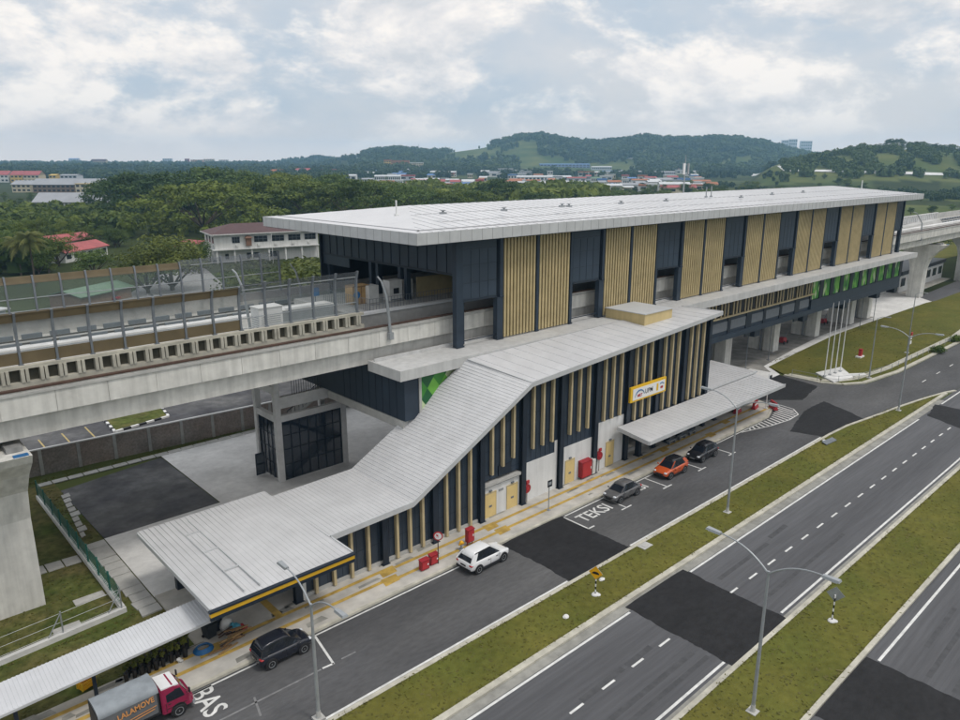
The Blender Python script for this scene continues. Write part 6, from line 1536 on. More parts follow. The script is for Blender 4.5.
tree_px('round', 'leaf_dark', 186, 262, 236, 'dark tree squeezed against the left corner of the white block', D=205, wide=1.0)
random.seed(21); rng = np.random.default_rng(21)
def scatter(n, pxr, Dr, hr, kinds, mats_, label, group, wide=(.9, 1.3), test=None):
    k = 0; tries = 0
    while k < n and tries < n*30:
        tries += 1
        px = rng.uniform(*pxr); D = rng.uniform(*Dr); p = polar(px, D)
        if test and not test(px, D): continue
        kd = kinds[int(rng.integers(len(kinds)))]; 
        tree(kd, mats_[int(rng.integers(len(mats_)))], p.x, p.y, float(rng.uniform(*(hr(px, D) if callable(hr) else hr))), label, group, float(rng.uniform(*wide))); k += 1
clear_l = lambda px, D: not (28 < px < 120 and 470 < D < 640)
scatter(84, (-70, 128), (255, 400), lambda px, D: (3.5, max(4.6, min(10.5, 29-54*D/782))), ['round', 'tall', 'round'], ['leaf_rain', 'leaf_dark', 'leaf_rain'], 'bushy tree in the green belt between the red roofs and the grey school roofs', 'trees in the belt before the school')
scatter(14, (-70, 46), (190, 262), (8, 12), ['round', 'tall'], ['leaf_dark', 'leaf_rain'], 'dark tree around the palm at the left edge', 'trees around the palm')
scatter(5, (-40, 26), (480, 600), (7, 11), ['tall', 'round'], ['leaf_dark'], 'dark tree standing beside the school blocks', 'trees by the school')
scatter(46, (560, 800), (420, 640), (8, 14), ['round', 'tall', 'rain'], ['leaf_rain', 'leaf_dark'], 'tree in the dense line just beyond the middle of the station roof', 'trees behind the middle of the station roof')
scatter(34, (590, 880), (640, 1000), (7, 13), ['round', 'tall', 'round'], ['leaf_rain', 'leaf_dark'], 'tree among the low houses beyond the right half of the station', 'trees among the far low houses')
scatter(20, (780, 1010), (430, 640), (4, 8), ['round', 'bush', 'round'], ['leaf_rain', 'leaf_dark'], 'scrubby tree by the grass fields beyond the right end of the station', 'scrub beyond the right end of the station')
scatter(13, (895, 1010), (262, 330), (3.5, 6), ['bush', 'round'], ['leaf_dark', 'leaf_rain'], 'low scrub bush in the row behind the right-hand viaduct', 'scrub row behind the right viaduct')
scatter(34, (340, 700), (760, 1500), (6, 10), ['round', 'tall'], ['leaf_dark', 'leaf_rain'], 'tree between the roofs of the far town', 'trees between the far town roofs')
# trees along the crest of the right-hand hill
def crest(px, D): return True
for px, dD, h in ((821, 30, 9), (831, 10, 11), (849, 0, 13), (860, 0, 15), (870, -20, 10), (878, 0, 11), (888, 0, 17), (895, 0, 17), (906, 0, 12), (913, 0, 13), (919, 0, 14), (926, -10, 12), (934, 0, 13), (941, 0, 12), (949, 10, 14), (957, 0, 11), (846, -60, 9), (855, -80, 10), (864, -90, 9), (884, -60, 10), (900, -60, 12), (908, -90, 12), (918, -80, 11), (930, -90, 12), (945, -90, 11), (868, -30, 8), (812, 60, 8), (970, 0, 13), (985, 0, 12)):
    p = polar(px, 1150+dD); h *= 1.15; tree('tall' if h < 14 else 'rain', 'leaf_dark', p.x, p.y, h*.9, 'dark tree on the grassy hill at the far right', 'trees on the right-hand hill', 1.25 if h < 14 else .62)
# palm
def palm(x, y, h, label):
    R_ = empty('palm_tree', label, 'palm', (x, y, 0))
    q = MB(); q.tube([(0, 0, -.2), (.15, 0, h*.5), (.1, .1, h)], [.24, .18, .15], 8); q.build('trunk', 'trunk', R_, world=False)
    q = MB(); random.seed(4)
    for k in range(46):
        a = 2*PI*k/46*5.1; el = random.uniform(-.45, 1.15); L_ = random.uniform(4.0, 5.6); pts = []
        for t in np.linspace(0, 1, 9):
            r_ = L_*t*math.cos(el*(1-t*.3)); z = h + L_*t*math.sin(el) - 2.9*t*t*(1.2 if el > .4 else .9)
            pts.append(Vector((.1+r_*math.cos(a), .1+r_*math.sin(a), z)))
        sd = Vector((-math.sin(a), math.cos(a), 0))
        for i in range(1, 9):
            p0, p1 = pts[i-1], pts[i]
            for s in (-1, 1):
                for j in range(4):
                    o = p0.lerp(p1, j/4); w = 1.15*math.sin(PI*min(.95, (i/9)+.12))
                    q.add([o, o+(p1-p0)*.3, o+(p1-p0)*.8+sd*s*w+Vector((0, 0, -.8*w))], [(0, 1, 2) if s > 0 else (2, 1, 0)])
    q.build('frond', 'leaf_palm', R_, world=False); return R_
p = polar(16, 178); palm(p.x, p.y, 11.8, 'tall drooping palm tree at the left edge above the noise barrier')
p = polar(3, 196); palm(p.x, p.y, 9.0, 'shorter palm tree at the very left edge behind the taller palm')
# far woods: one mass of crown clumps and leaf quads
def woods(name, pts, hmin, hmax, m, q_per=22, label=None, rk=1.0):
    pts = np.asarray(pts); n = len(pts); h = rng.uniform(hmin, hmax, n); z = terrain(pts[:, 0], pts[:, 1])
    r = h*rng.uniform(.36, .55, n)*rk
    d = rng.normal(size=(n, q_per, 3)); d /= np.linalg.norm(d, axis=2)[..., None]; d[..., 2] = np.where(d[..., 2] < -.2, -d[..., 2], d[..., 2])
    R3 = np.stack([r, r, h*.42], 1)[:, None, :]
    C = np.stack([pts[:, 0], pts[:, 1], z+h*.56], 1)[:, None, :] + d*R3*rng.uniform(.8, 1.12, (n, q_per, 1))
    nn = d+rng.normal(size=d.shape)*.5; nn /= np.linalg.norm(nn, axis=2)[..., None]
    S2 = (r[:, None]*rng.uniform(.28, .5, (n, q_per))).ravel()
    # dark solid cores so the slope never shows through a crown
    base = [(0, 0, 1)]+[(math.cos(2*PI*k/6)*.85, math.sin(2*PI*k/6)*.85, .45) for k in range(6)]+[(math.cos(2*PI*k/6+.5)*.9, math.sin(2*PI*k/6+.5)*.9, -1.25) for k in range(6)]
    bf_ = [(0, 1+k, 1+(k+1) % 6) for k in range(6)]+[(1+k, 7+k, 7+(k+1) % 6) for k in range(6)]+[(1+k, 7+(k+1) % 6, 1+(k+1) % 6) for k in range(6)]
    base = np.array(base); ev = np.stack([pts[:, 0], pts[:, 1], z+h*.56], 1)[:, None, :]+base[None]*np.stack([r*.86, r*.86, h*.37], 1)[:, None, :]
    ef = (np.array(bf_)[None]+(np.arange(n)*13)[:, None, None]).reshape(-1, 3)
    me = quads_mesh(name, C.reshape(-1, 3), nn.reshape(-1, 3), S2, m, (ev.reshape(-1, 3), ef))
    o = bpy.data.objects.new(name, me); COL.objects.link(o); tag(o, label, 'woodland', kind='stuff'); return o
def pick(n, pxr, Dr, test):
    out = []
    while len(out) < n:
        k = 4000; px = rng.uniform(pxr[0], pxr[1], k); D = np.sqrt(rng.uniform(Dr[0]**2, Dr[1]**2, k))
        ok = test(px, D); 
        for a, b in zip(px[ok], D[ok]):
            p = polar(a, b); out.append((p.x, p.y))
            if len(out) >= n: break
    return out
def nz(px, D): return np.sin(px*.043+D*.006)*np.cos(px*.021-D*.011)+.5*np.sin(px*.11+D*.017)
def test_b(px, D):
    px = px+7*np.sin(D*.031)+5*np.sin(D*.083+1)+rng.normal(0, 4, len(px)); D = D+30*np.sin(px*.11)
    c1 = (np.abs(px-522) < 20) & (D > 2150) & (D < 2560); c2 = (px > 440) & (px < 498) & (D > 2250); c3 = (px > 515) & (px < 640) & (D > 1750) & (D < 2150)
    c4 = (px > 720) & (px < 760) & (D > 2000) & (D < 2250)
    return ~(c1 | c2 | c3 | c4) & ((nz(px, D) > -.9) | (D > 2300))
woods('far_woods', pick(5200, (362, 835), (1750, 2950), test_b), 8, 23, 'leaf_far', 18, 'dark forest covering the long hill on the horizon')
woods('valley_woods', pick(900, (330, 900), (1350, 1750), lambda px, D: (nz(px, D) > .12) & ~((px > 690) & (D < 1250) & (D > 1050))), 8, 14, 'leaf_far', 18, 'scattered woodland in the valley between the town and the long hill')
woods('left_woods', pick(2300, (-120, 345), (640, 1500), lambda px, D: (nz(px, D) > -.75) & (D > 720) & ~((px < 135) & (D < 1200))), 9, 16, 'leaf_far', 20, 'broad dark woodland reaching the left horizon')
woods('horizon_woods', pick(2600, (-160, 400), (1500, 3700), lambda px, D: nz(px*1.3, D*.7) > -.7), 12, 20, 'leaf_far', 14, 'hazy wooded ridge along the left horizon')
woods('hedge_scrub', pick(900, (735, 1040), (600, 800), lambda px, D: (nz(px*2, D*2) > .1)), 3, 6, 'leaf_far', 18, 'scrub and hedges at the foot of the right-hand hill')
woods('belt_woods', pick(270, (120, 600), (430, 700), lambda px, D: (nz(px, D) > -.8)), 9, 14.5, 'leaf_rain', 110, 'continuous green canopy filling the belt beyond the station roof', 1.35)
woods('edge_woods', pick(60, (-110, 34), (196, 268), lambda px, D: D > 0), 5, 9, 'leaf_rain', 110, 'dark thicket around the palms at the left edge', 1.1)
woods('yard_woods', pick(330, (-120, 126), (268, 470), lambda px, D: (nz(px*2, D*3) > -.9) & ~((px > 20) & (px < 112) & (D < 300))), 4, 7.5, 'leaf_rain', 60, 'dense green thicket between the red roofs and the grey school roofs', 1.1)
woods('under_scrub', pick(420, (112, 420), (300, 440), lambda px, D: D > 300), 2.5, 5, 'leaf_rain', 50, 'low undergrowth below the rain trees')
woods('valley_green', pick(330, (330, 780), (690, 1060), lambda px, D: (nz(px*1.4, D*1.3) > .3)), 4, 7, 'leaf_far', 26, 'clumps of trees between the nearer town roofs')
woods('hill_scrub', pick(1500, (780, 1040), (900, 1300), lambda px, D: (nz(px*1.7, D*2) > -.1)), 4, 11, 'leaf_far', 18, 'patches of scrub on the right-hand hill')
# ------------------------------------------------------------------ background buildings
mat('roof_maroon', (0.085, 0.045, 0.045), 0.7, var=0.12, scale=1.0, var2=0.1); mat('roof_red', (0.34, 0.085, 0.085), 0.7, var=0.12, scale=.8, var2=0.15)
mat('roof_grey', (0.3, 0.31, 0.33), 0.6, var=0.06, scale=.3, var2=0.1, scale2=.05); mat('roof_green', (0.12, 0.2, 0.13), 0.6, var=0.1, scale=.6, var2=0.12)
mat('roof_blue', (0.1, 0.2, 0.42), 0.6, var=0.1); mat('roof_pale', (0.55, 0.56, 0.57), 0.6, var=0.08, scale=.2); mat('porch_brown', (0.2, 0.11, 0.07), 0.8, var=.1); mat('roof_orange', (0.34, 0.13, 0.06), 0.7, var=0.12, scale=.3)
mat('wall_white', (0.62, 0.62, 0.6), 0.8, var=0.06, scale=.4, streak=0.1); mat('wall_cream', (0.55, 0.48, 0.34), 0.8, var=0.08, scale=.3); mat('wall_yellow', (0.6, 0.42, 0.12), 0.8, var=0.06)
mat('wall_brown', (0.2, 0.14, 0.1), 0.8, var=0.12); mat('wall_orange', (0.5, 0.25, 0.12), 0.8, var=0.08); mat('wall_blue', (0.2, 0.26, 0.42), 0.8, var=0.08); mat('wall_pale', (0.5, 0.52, 0.56), 0.8, var=0.05)
def house(name, label, A, B, depth, h, wall, roofm, rh=1.5, over=.6, kind='gable', win=0, z=None, group=None, cat='building', storeys=1, wm='window_dark', floor=0):
    """A,B: front corners (left,right as seen); local x along the front, y going back"""
    A = Vector((A[0], A[1], 0)); B = Vector((B[0], B[1], 0)); d = B-A; W = d.length; rot = math.atan2(d.y, d.x)
    z0 = min(tz(A.x, A.y), tz(B.x, B.y)) if z is None else z
    R_ = empty(name, label, cat, (A.x, A.y, z0), rot, group); Bd = lambda mb, n, m, p=R_: mb.build(n, m, p, world=False)
    q = MB(); q.box(0, W, 0, depth, -1.5, h); wl = Bd(q, 'wall', wall)
    q = MB(); o = over
    if kind == 'gable':
        q.hexa([(-o, -o, h-.05), (W+o, -o, h-.05), (W+o, depth/2, h+rh-.05), (-o, depth/2, h+rh-.05)], [(-o, -o, h+.12), (W+o, -o, h+.12), (W+o, depth/2, h+rh+.12), (-o, depth/2, h+rh+.12)])
        q.hexa([(-o, depth/2, h+rh-.05), (W+o, depth/2, h+rh-.05), (W+o, depth+o, h-.05), (-o, depth+o, h-.05)], [(-o, depth/2, h+rh+.12), (W+o, depth/2, h+rh+.12), (W+o, depth+o, h+.12), (-o, depth+o, h+.12)])
    elif kind == 'hip':
        k = min(depth/2, W/2)*.98
        q.add([(-o, -o, h), (W+o, -o, h), (W+o, depth+o, h), (-o, depth+o, h), (k, depth/2, h+rh), (W-k, depth/2, h+rh)], [(0, 1, 5, 4), (1, 2, 5), (2, 3, 4, 5), (3, 0, 4), (3, 2, 1, 0)])
    else: q.box(-o, W+o, -o, depth+o, h, h+rh)
    Bd(q, 'roof', roofm)
    if kind == 'gable':
        q = MB()
        for xx in (0.0, W): q.add([(xx, 0, h), (xx, depth, h), (xx, depth/2, h+rh)], [(0, 1, 2), (2, 1, 0)])
        Bd(q, 'gable_wall', wall)
    for s in range(storeys):
        for k in range(win):
            x = W*(k+.5)/win; sh = h/storeys; q = MB(); q.box(x-W/win*.3, x+W/win*.3, -.06, -.004, s*sh+sh*.35, s*sh+sh*.8); Bd(q, 'window', wm)
    return R_
def pxy(px, D): p = polar(px, D); return (p.x, p.y)
# white two-storey block with maroon hip roof
A = at(212.5, 234.8, 8.7); Bp = at(318, 229.9, 8.7); A2 = at(192.7, 231.9, 8.7)
d = (Bp-A); d.z = 0; W = d.length; rot = math.atan2(d.y, d.x); R_ = empty('white_block', 'white two-storey block with maroon roof, band of dark windows and overhanging upper floor', 'building', (A.x, A.y, 0), rot)
Bd = lambda mb, n, m, p=R_: mb.build(n, m, p, world=False); dep = 15.5
q = MB(); q.box(.5, W, .5, dep-.5, 4.2, 8.65); q.box(-.3, W, -.3, dep, 3.9, 4.19); Bd(q, 'upper_wall', 'wall_white')
q = MB(); q.box(2.2, W, 2.2, dep-2, -.2, 3.89); Bd(q, 'lower_wall', 'wall_white')
for X in np.arange(.6, W, 5.2): q = MB(); q.box(X, X+.45, .1, .55, -.1, 3.89); Bd(q, 'pillar', 'wall_white')
for Y in (5.5, 10, 14): q = MB(); q.box(.1, .55, Y, Y+.45, -.1, 3.89); Bd(q, 'pillar', 'wall_white')
q = MB(); q.add([(-.6, -.6, 8.66), (W+1, -.6, 8.66), (W+1, dep+.6, 8.66), (-.6, dep+.6, 8.66), (7, dep/2, 11.2), (W-6, dep/2, 11.2)], [(0, 1, 5, 4), (1, 2, 5), (2, 3, 4, 5), (3, 0, 4), (3, 2, 1, 0)]); Bd(q, 'roof', 'roof_maroon')
q = MB(); q.box(-.62, W+1, -.68, -.602, 8.45, 8.75); q.box(-.68, -.602, -.6, dep+.6, 8.45, 8.75); Bd(q, 'fascia', 'wall_white')
for xa, xb in ((5.6, 7.8), (12.2, 16.2), (17.4, 21.4), (22.8, 26.6), (28, 31.6)):
    if xb > W: break
    q = MB(); q.box(xa, xb, .42, .494, 5.9, 7.7); w_ = Bd(q, 'window', 'window_dark'); q = MB()
    for t in np.linspace(xa, xb, 4): q.box(t-.05, t+.05, .38, .418, 5.9, 7.7)
    q.box(xa, xb, .38, .418, 6.75, 6.85); Bd(q, 'frame', 'galv_dark', w_)
    q = MB(); q.box(xa+.9, xa+1.7, .1, .49, 4.7, 5.3); Bd(q, 'air_conditioner', 'plastic_white')
for ya in (2.0, 6.2, 10.4):
    q = MB(); q.box(.42, .494, ya, ya+1.8, 5.9, 7.7); w_ = Bd(q, 'window', 'window_dark'); q = MB(); q.box(.38, .418, ya+.85, ya+.95, 5.9, 7.7); Bd(q, 'frame', 'galv_dark', w_)
    q = MB(); q.box(.1, .49, ya+.4, ya+1.2, 4.7, 5.3); Bd(q, 'air_conditioner', 'plastic_white')
for xa, xb in ((3.6, 4.6), (10, 14), (17, 20)): q = MB(); q.box(xa, xb, 2.12, 2.194, 1.0, 2.6); Bd(q, 'lower_window', 'window_dark')
q = MB(); q.box(9.6, 11.2, -.2, .49, 4.9, 7.2); q.hexa([(9.2, -.6, 7.2), (11.6, -.6, 7.2), (11.6, .49, 7.2), (9.2, .49, 7.2)], [(9.9, -.2, 8.0), (10.9, -.2, 8.0), (10.9, .49, 8.0), (9.9, .49, 8.0)]); Bd(q, 'porch', 'porch_brown')
p = at(266, 240, 8.7); q = MB(); p = polar(266, 176); q.tube([(p.x, p.y, 0), (p.x, p.y, 13)], .06, 6); tag(q.build('white_mast', 'white_paint'), 'thin white mast in front of the white block', 'mast')
# red roofed houses, green carport, pale awning
house('red_house', 'long red roofed house, rear one of two behind the small round tree', at(57, 252.5)[:2], at(95, 247)[:2], 9, 3.3, 'wall_cream', 'roof_red', 2.0, win=6)
house('red_house', 'red roofed white house, front one of two behind the small round tree', at(66, 263)[:2], at(108, 254.5)[:2], 8, 3.0, 'wall_white', 'roof_red', 1.9, win=6)
house('red_house', 'small red roof between the yellow green tree and the white block', pxy(167, 240), pxy(186, 236), 8, 3.0, 'wall_white', 'roof_red', 1.9, win=2)
house('green_carport', 'low carport with pale green roof seen through the far noise barrier', at(82, 309)[:2], at(132, 297)[:2], 8, 2.4, 'wall_brown', 'roof_green', 1.2, kind='gable')
house('pale_awning', 'white flat awning at the left edge behind the far noise barrier', at(-30, 340)[:2], at(9, 331)[:2], 7, 4.0, 'wall_pale', 'roof_pale', .25, kind='flat')
# school: long grey roofs
house('school_block', 'long school block with pale grey roof and cream stair bay, rear one of two', pxy(29, 780), pxy(114, 780), 20, 8.2, 'wall_brown', 'roof_grey', 6.0, 1.2, win=18, storeys=2)
house('school_block', 'long low school block with pale grey roof, front one of two', pxy(28, 500), pxy(115, 500), 18, 4.2, 'wall_white', 'roof_grey', 6.0, 1.2, win=20)
house('stair_bay', 'cream stair bay standing between the two grey school roofs', pxy(72, 765), pxy(87, 765), 9, 9.5, 'wall_cream', 'wall_yellow', .4, kind='flat', win=3, storeys=2)
house('school_wing', 'pale gabled school wing at the left of the grey roofs', pxy(8, 790), pxy(27, 790), 20, 8.2, 'wall_cream', 'roof_grey', 4, 1, win=4, storeys=2)
for i, (px, w_, r_, wl, nm_) in enumerate(((-14, 20, 'roof_red', 'wall_white', 'white walled terrace with a red roof at the left edge beyond the school'), (8, 12, 'roof_red', 'wall_yellow', 'yellow walled house with a red roof beyond the school'), (21, 16, 'roof_red', 'wall_cream', 'cream terrace with a dark red roof beyond the school'), (47, 7, 'wall_yellow', 'wall_yellow', 'small bright yellow block beyond the grey school roof'), (58, 17, 'roof_grey', 'wall_pale', 'grey roofed hall beyond the right end of the school'))):
    house('terrace_house', nm_, pxy(px, 1130), pxy(px+w_, 1130), 18, 11, wl, r_, 6 if r_ == 'roof_red' else 1.5, win=max(2, w_//4), storeys=2)
# the far town
TOWN = [  # px0, px1, distance, height, wall, roof, roof height, kind, label
 (384, 391, 1900, 24, 'wall_yellow', 'roof_orange', 3, 'flat', 'cream end tower of the orange apartment row below the wooded knoll'),
 (391, 409, 1900, 22, 'wall_orange', 'roof_orange', 3, 'flat', 'orange apartment row below the wooded knoll'),
 (410, 423, 1850, 20, 'wall_cream', 'wall_white', 2, 'flat', 'cream block right of the orange apartment row'),
 (374, 400, 1250, 8, 'wall_white', 'roof_pale', 2, 'gable', 'pale roofed warehouse at the left of the far town'),
 (392, 408, 1400, 8, 'wall_pale', 'roof_blue', 2, 'gable', 'blue roofed shed in the far town'),
 (376, 402, 1050, 6, 'wall_white', 'roof_pale', 1.5, 'flat', 'low white shed in front of the pale warehouse'),
 (414, 446, 1010, 6, 'wall_white', 'roof_red', 3, 'gable', 'long red roofed hall in the middle of the far town'),
 (430, 456, 1500, 9, 'wall_white', 'roof_pale', 2, 'gable', 'pale factory behind the red roofed hall'),
 (428, 436, 900, 6, 'wall_white', 'roof_pale', 1.5, 'gable', 'small white house below the red roofed hall'),
 (444, 452, 930, 6, 'wall_white', 'roof_grey', 1.5, 'gable', 'small grey roofed house right of the red roofed hall'),
 (463, 475, 930, 7, 'wall_white', 'roof_pale', 1, 'flat', 'white flat block near the tree belt'),
 (484, 500, 1500, 10, 'wall_white', 'roof_pale', 1, 'flat', 'white flat topped factory left of the long pale one'),
 (498, 513, 1650, 12, 'wall_white', 'roof_pale', 1, 'flat', 'taller white factory behind the flat topped one'),
 (520, 532, 1450, 11, 'wall_pale', 'roof_pale', 1, 'flat', 'pale square building above the long pale roof'),
 (517, 572, 1250, 7, 'wall_white', 'roof_pale', 2, 'gable', 'very long pale factory roof in the middle distance'),
 (548, 553, 1400, 13, 'wall_white', 'roof_pale', 1, 'flat', 'narrow white tower behind the long pale roof'),
 (549, 556, 980, 9, 'wall_white', 'roof_orange', 2, 'gable', 'small white house with an orange roof below the long pale roof'),
 (592, 602, 1200, 6, 'wall_white', 'roof_green', 2, 'gable', 'pale green roofed house right of the long pale roof'),
 (606, 616, 1350, 8, 'wall_cream', 'roof_pale', 1, 'flat', 'cream block among trees left of the mast'),
 (613, 634, 930, 4.5, 'wall_white', 'roof_blue', 1.5, 'gable', 'low blue roofed sheds just beyond the station roof'),
 (632, 658, 960, 4, 'wall_white', 'roof_pale', 1.2, 'gable', 'low pale sheds right of the blue roofed ones'),
 (624, 630, 1050, 8, 'wall_white', 'roof_pale', 1, 'flat', 'white cube house above the blue sheds'),
 (630, 642, 1500, 10, 'wall_white', 'roof_grey', 2, 'gable', 'grey roofed hall left of the radio mast'),
 (648, 676, 1500, 9, 'wall_pale', 'roof_grey', 2, 'gable', 'wide grey hall behind the radio mast'),
 (652, 660, 1000, 7, 'wall_brown', 'roof_orange', 2, 'gable', 'orange roofed house left of the radio mast'),
 (687, 697, 900, 5, 'wall_cream', 'roof_orange', 2, 'gable', 'orange roofed house just right of the radio mast'),
 (709, 720, 880, 6, 'wall_cream', 'roof_orange', 2.5, 'gable', 'orange roofed house well right of the radio mast'),
 (703, 716, 1900, 14, 'wall_white', 'wall_white', 1, 'flat', 'white block at the foot of the long hill, right of the mast'),
 (540, 590, 2050, 10, 'wall_blue', 'roof_blue', 2, 'gable', 'long blue factory on the terrace below the long hill'),
 (592, 612, 2000, 8, 'wall_pale', 'roof_pale', 2, 'gable', 'pale factory right of the long blue one'),
 (268, 284, 1500, 10, 'wall_cream', 'roof_orange', 4, 'hip', 'cream block with a red brown roof above the left tree belt'),
 (293, 312, 1550, 11, 'wall_white', 'roof_red', 4, 'hip', 'white block with a bright red roof above the left tree belt'),
 (316, 343, 1500, 10, 'wall_cream', 'roof_red', 4, 'hip', 'long red roofed school above the tree belt'),
 (91, 106, 2700, 19, 'wall_cream', 'roof_maroon', 8, 'gable', 'pale hall with brown roof on the left skyline'),
 (69, 79, 3600, 25, 'wall_pale', 'roof_blue', 4, 'gable', 'bluish tall shed on the left skyline'),
 (185, 189, 3300, 30, 'roof_red', 'roof_red', 1, 'flat', 'narrow red tower on the left skyline'),
 (191, 203, 3300, 25, 'wall_orange', 'wall_cream', 1, 'flat', 'orange apartment slab on the left skyline'),
 (204, 214, 3350, 26, 'wall_cream', 'wall_orange', 1, 'flat', 'cream apartment slab on the left skyline'),
 (219, 228, 3300, 23, 'wall_white', 'wall_cream', 1, 'flat', 'white apartment slab right of the cream one on the skyline'),
 (163, 172, 3900, 32, 'wall_pale', 'wall_pale', 1, 'flat', 'bluish distant tower block on the left skyline'),
 (780, 786, 3900, 122, 'wall_pale', 'wall_pale', 1, 'flat', 'left one of three distant tower blocks on the skyline'),
 (787, 795, 3950, 128, 'wall_pale', 'wall_pale', 1, 'flat', 'middle and tallest of three distant tower blocks on the skyline'),
 (799, 810, 4050, 122, 'wall_pale', 'wall_pale', 1, 'flat', 'right one of three distant tower blocks on the skyline'),
]
for px0, px1, D, h, wl, rf_m, rh, kd, lab in TOWN:
    z = None
    if D > 3000:
        pm_ = polar((px0+px1)/2, D); z = min(tz(pm_.x, pm_.y), 40)
        # skyline blocks stand on the ridge behind the woods
        z = {True: tz(pm_.x, pm_.y)}.get(px0 < 300, 24)
    tower = 'tower block' in lab
    house('tower_block' if tower else ('apartment_block' if 'apartment' in lab else 'town_building'), lab, pxy(px0, D), pxy(px1, D), max(12, (px1-px0)*D/900*.4), h, wl, rf_m, rh, .5, kd, win=min(14, max(2, (px1-px0)//2)), storeys=(8 if tower else 5 if 'apartment' in lab else 2 if h > 8 else 1), z=z, cat='tower block' if tower else 'building')
random.seed(33)
for k in range(150):
    D = random.choice([random.uniform(760, 1050), random.uniform(1050, 1900)]); px = random.uniform(342, 700); w_ = random.uniform(6, 16)*1000/D*random.choice([1, 1, 1.8]); h = random.uniform(5, 9)
    rfm = random.choice(['roof_pale', 'roof_pale', 'roof_pale', 'roof_grey', 'roof_blue', 'roof_red', 'roof_orange'])
    house('town_house', {'roof_pale': 'low pale roofed house in the far town', 'roof_grey': 'low grey roofed house in the far town', 'roof_blue': 'low blue roofed house in the far town', 'roof_red': 'low red roofed house in the far town', 'roof_orange': 'low orange roofed house in the far town'}[rfm], pxy(px, D), pxy(px+w_, D), random.uniform(9, 15), h, random.choice(['wall_white', 'wall_white', 'wall_cream', 'wall_pale']), rfm, random.uniform(1.2, 2.6), .5, random.choice(['gable', 'gable', 'flat']), win=random.choice([2, 3]), group={'roof_pale': 'pale roofed', 'roof_grey': 'grey roofed', 'roof_blue': 'blue roofed', 'roof_red': 'red roofed', 'roof_orange': 'orange roofed'}[rfm]+' houses of the far town')
# low building under the right-hand viaduct
R_ = house('viaduct_building', 'low white building with dark flat roof and painted bays beneath the right-hand viaduct', (184.5, 57.5), (219, 58.5), 9, 4.2, 'wall_white', 'navy_dark', .9, .4, 'flat', win=7, z=0, wm='window_dark')
q = MB(); q.box(0, 34, -2.2, -.1, -.05, .18); q.build('plinth', 'paving', R_, world=False)
q = MB(); q.box(-8, 0, 2, 9, 0, 6.5); q.build('plant_room', 'concrete', R_, world=False)
GF2 = empty('site_hoarding', 'teal mesh hoarding beside the road at the far right edge', 'fence', (205, 48, 0)); q = MB()
for k in range(9): q.box(203+k*2.6, 203+k*2.6+2.4, 49.0+k*.15, 49.06+k*.15, .2, 2.4)
q.build('panel', 'fence_green', GF2); q = MB()
for k in range(10): q.tube([(202.9+k*2.6, 49.0+k*.15, 0), (202.9+k*2.6, 49.0+k*.15, 2.6)], .05, 5)
q.build('post', 'galv', GF2)
p = hit(419, 152.5); q = MB(); q.tube([(p.x, p.y, p.z), (p.x, p.y, p.z+34)], [.9, .5], 5); tag(q.build('radio_tower', 'galv'), 'thin transmitter mast rising from the wooded knoll', 'mast')
# parked cars by the green carport
for i, (px, py, pm, lab) in enumerate(((108, 296, 'paint_black', 'dark car under the pale green carport roof'), (116, 300, 'red', 'red car under the pale green carport roof'), (150, 301, 'paint_grey', 'grey car on the access road left of the white block'))):
    p = at(px, py, .0); car('parked_car', lab, p.x, p.y, .4+i*.3, 4.1, 1.7, 1.45, 'sedan' if i != 1 else 'hatch', pm)

# ------------------------------------------------------------------ grass blades: short tufts over the verges, ragged along the kerbs
def grass_tufts(name, rects, label, per_m2=9, smin=.02, smax=.055):
    P_ = []
    for (xa, xb, ya, yb, z) in rects:
        n = int((xb-xa)*(yb-ya)*per_m2); P_.append(np.stack([rng.uniform(xa, xb, n), rng.uniform(ya, yb, n), np.full(n, z)], 1))
        for ye in (ya, yb):
            n = int((xb-xa)*9); P_.append(np.stack([rng.uniform(xa, xb, n), ye+rng.normal(0, .07, n), np.full(n, z+.01)], 1))
    C = np.concatenate(P_); n = len(C)
    keep = (np.sin(C[:, 0]*1.7)*np.sin(C[:, 1]*2.3)+rng.uniform(-1, 1, n)) > -.5; C = C[keep]; n = len(C)
    a = rng.uniform(0, 2*PI, n); h = rng.uniform(smin, smax, n); w = rng.uniform(.05, .11, n)
    d = np.stack([np.cos(a), np.sin(a), np.zeros(n)], 1)*w[:, None]; lean = np.stack([rng.normal(0, .08, n), rng.normal(0, .08, n), h], 1)
    V = np.stack([C-d, C+d, C+d*.6+lean, C-d*.6+lean], 1).reshape(-1, 3)
    me = bpy.data.meshes.new(name); me.vertices.add(len(V)); me.vertices.foreach_set('co', V.ravel()); me.loops.add(4*n); me.loops.foreach_set('vertex_index', np.arange(4*n)); me.polygons.add(n)
    me.polygons.foreach_set('loop_start', np.arange(0, 4*n, 4)); me.polygons.foreach_set('loop_total', np.full(n, 4)); me.update(calc_edges=True); me.materials.append(M['grass_blade'])
    o = bpy.data.objects.new(name, me); COL.objects.link(o); tag(o, label, 'grass', kind='stuff')
grass_tufts('verge_grass', [(14, 80, 25.97, 29.48, .1), (80, 96, 25.97, 28.4, .1), (96, 104, 26.0, 26.9, .1)], 'short tufty grass on the verge between the two roads')
grass_tufts('reservation_grass', [(26, 110, 12.58, 16.93, .1)], 'short tufty grass on the central reservation', 8)
grass_tufts('field_grass', [(104, 150, 36, 48.4, .12)], 'short grass on the lawn around the flagpoles', 4)
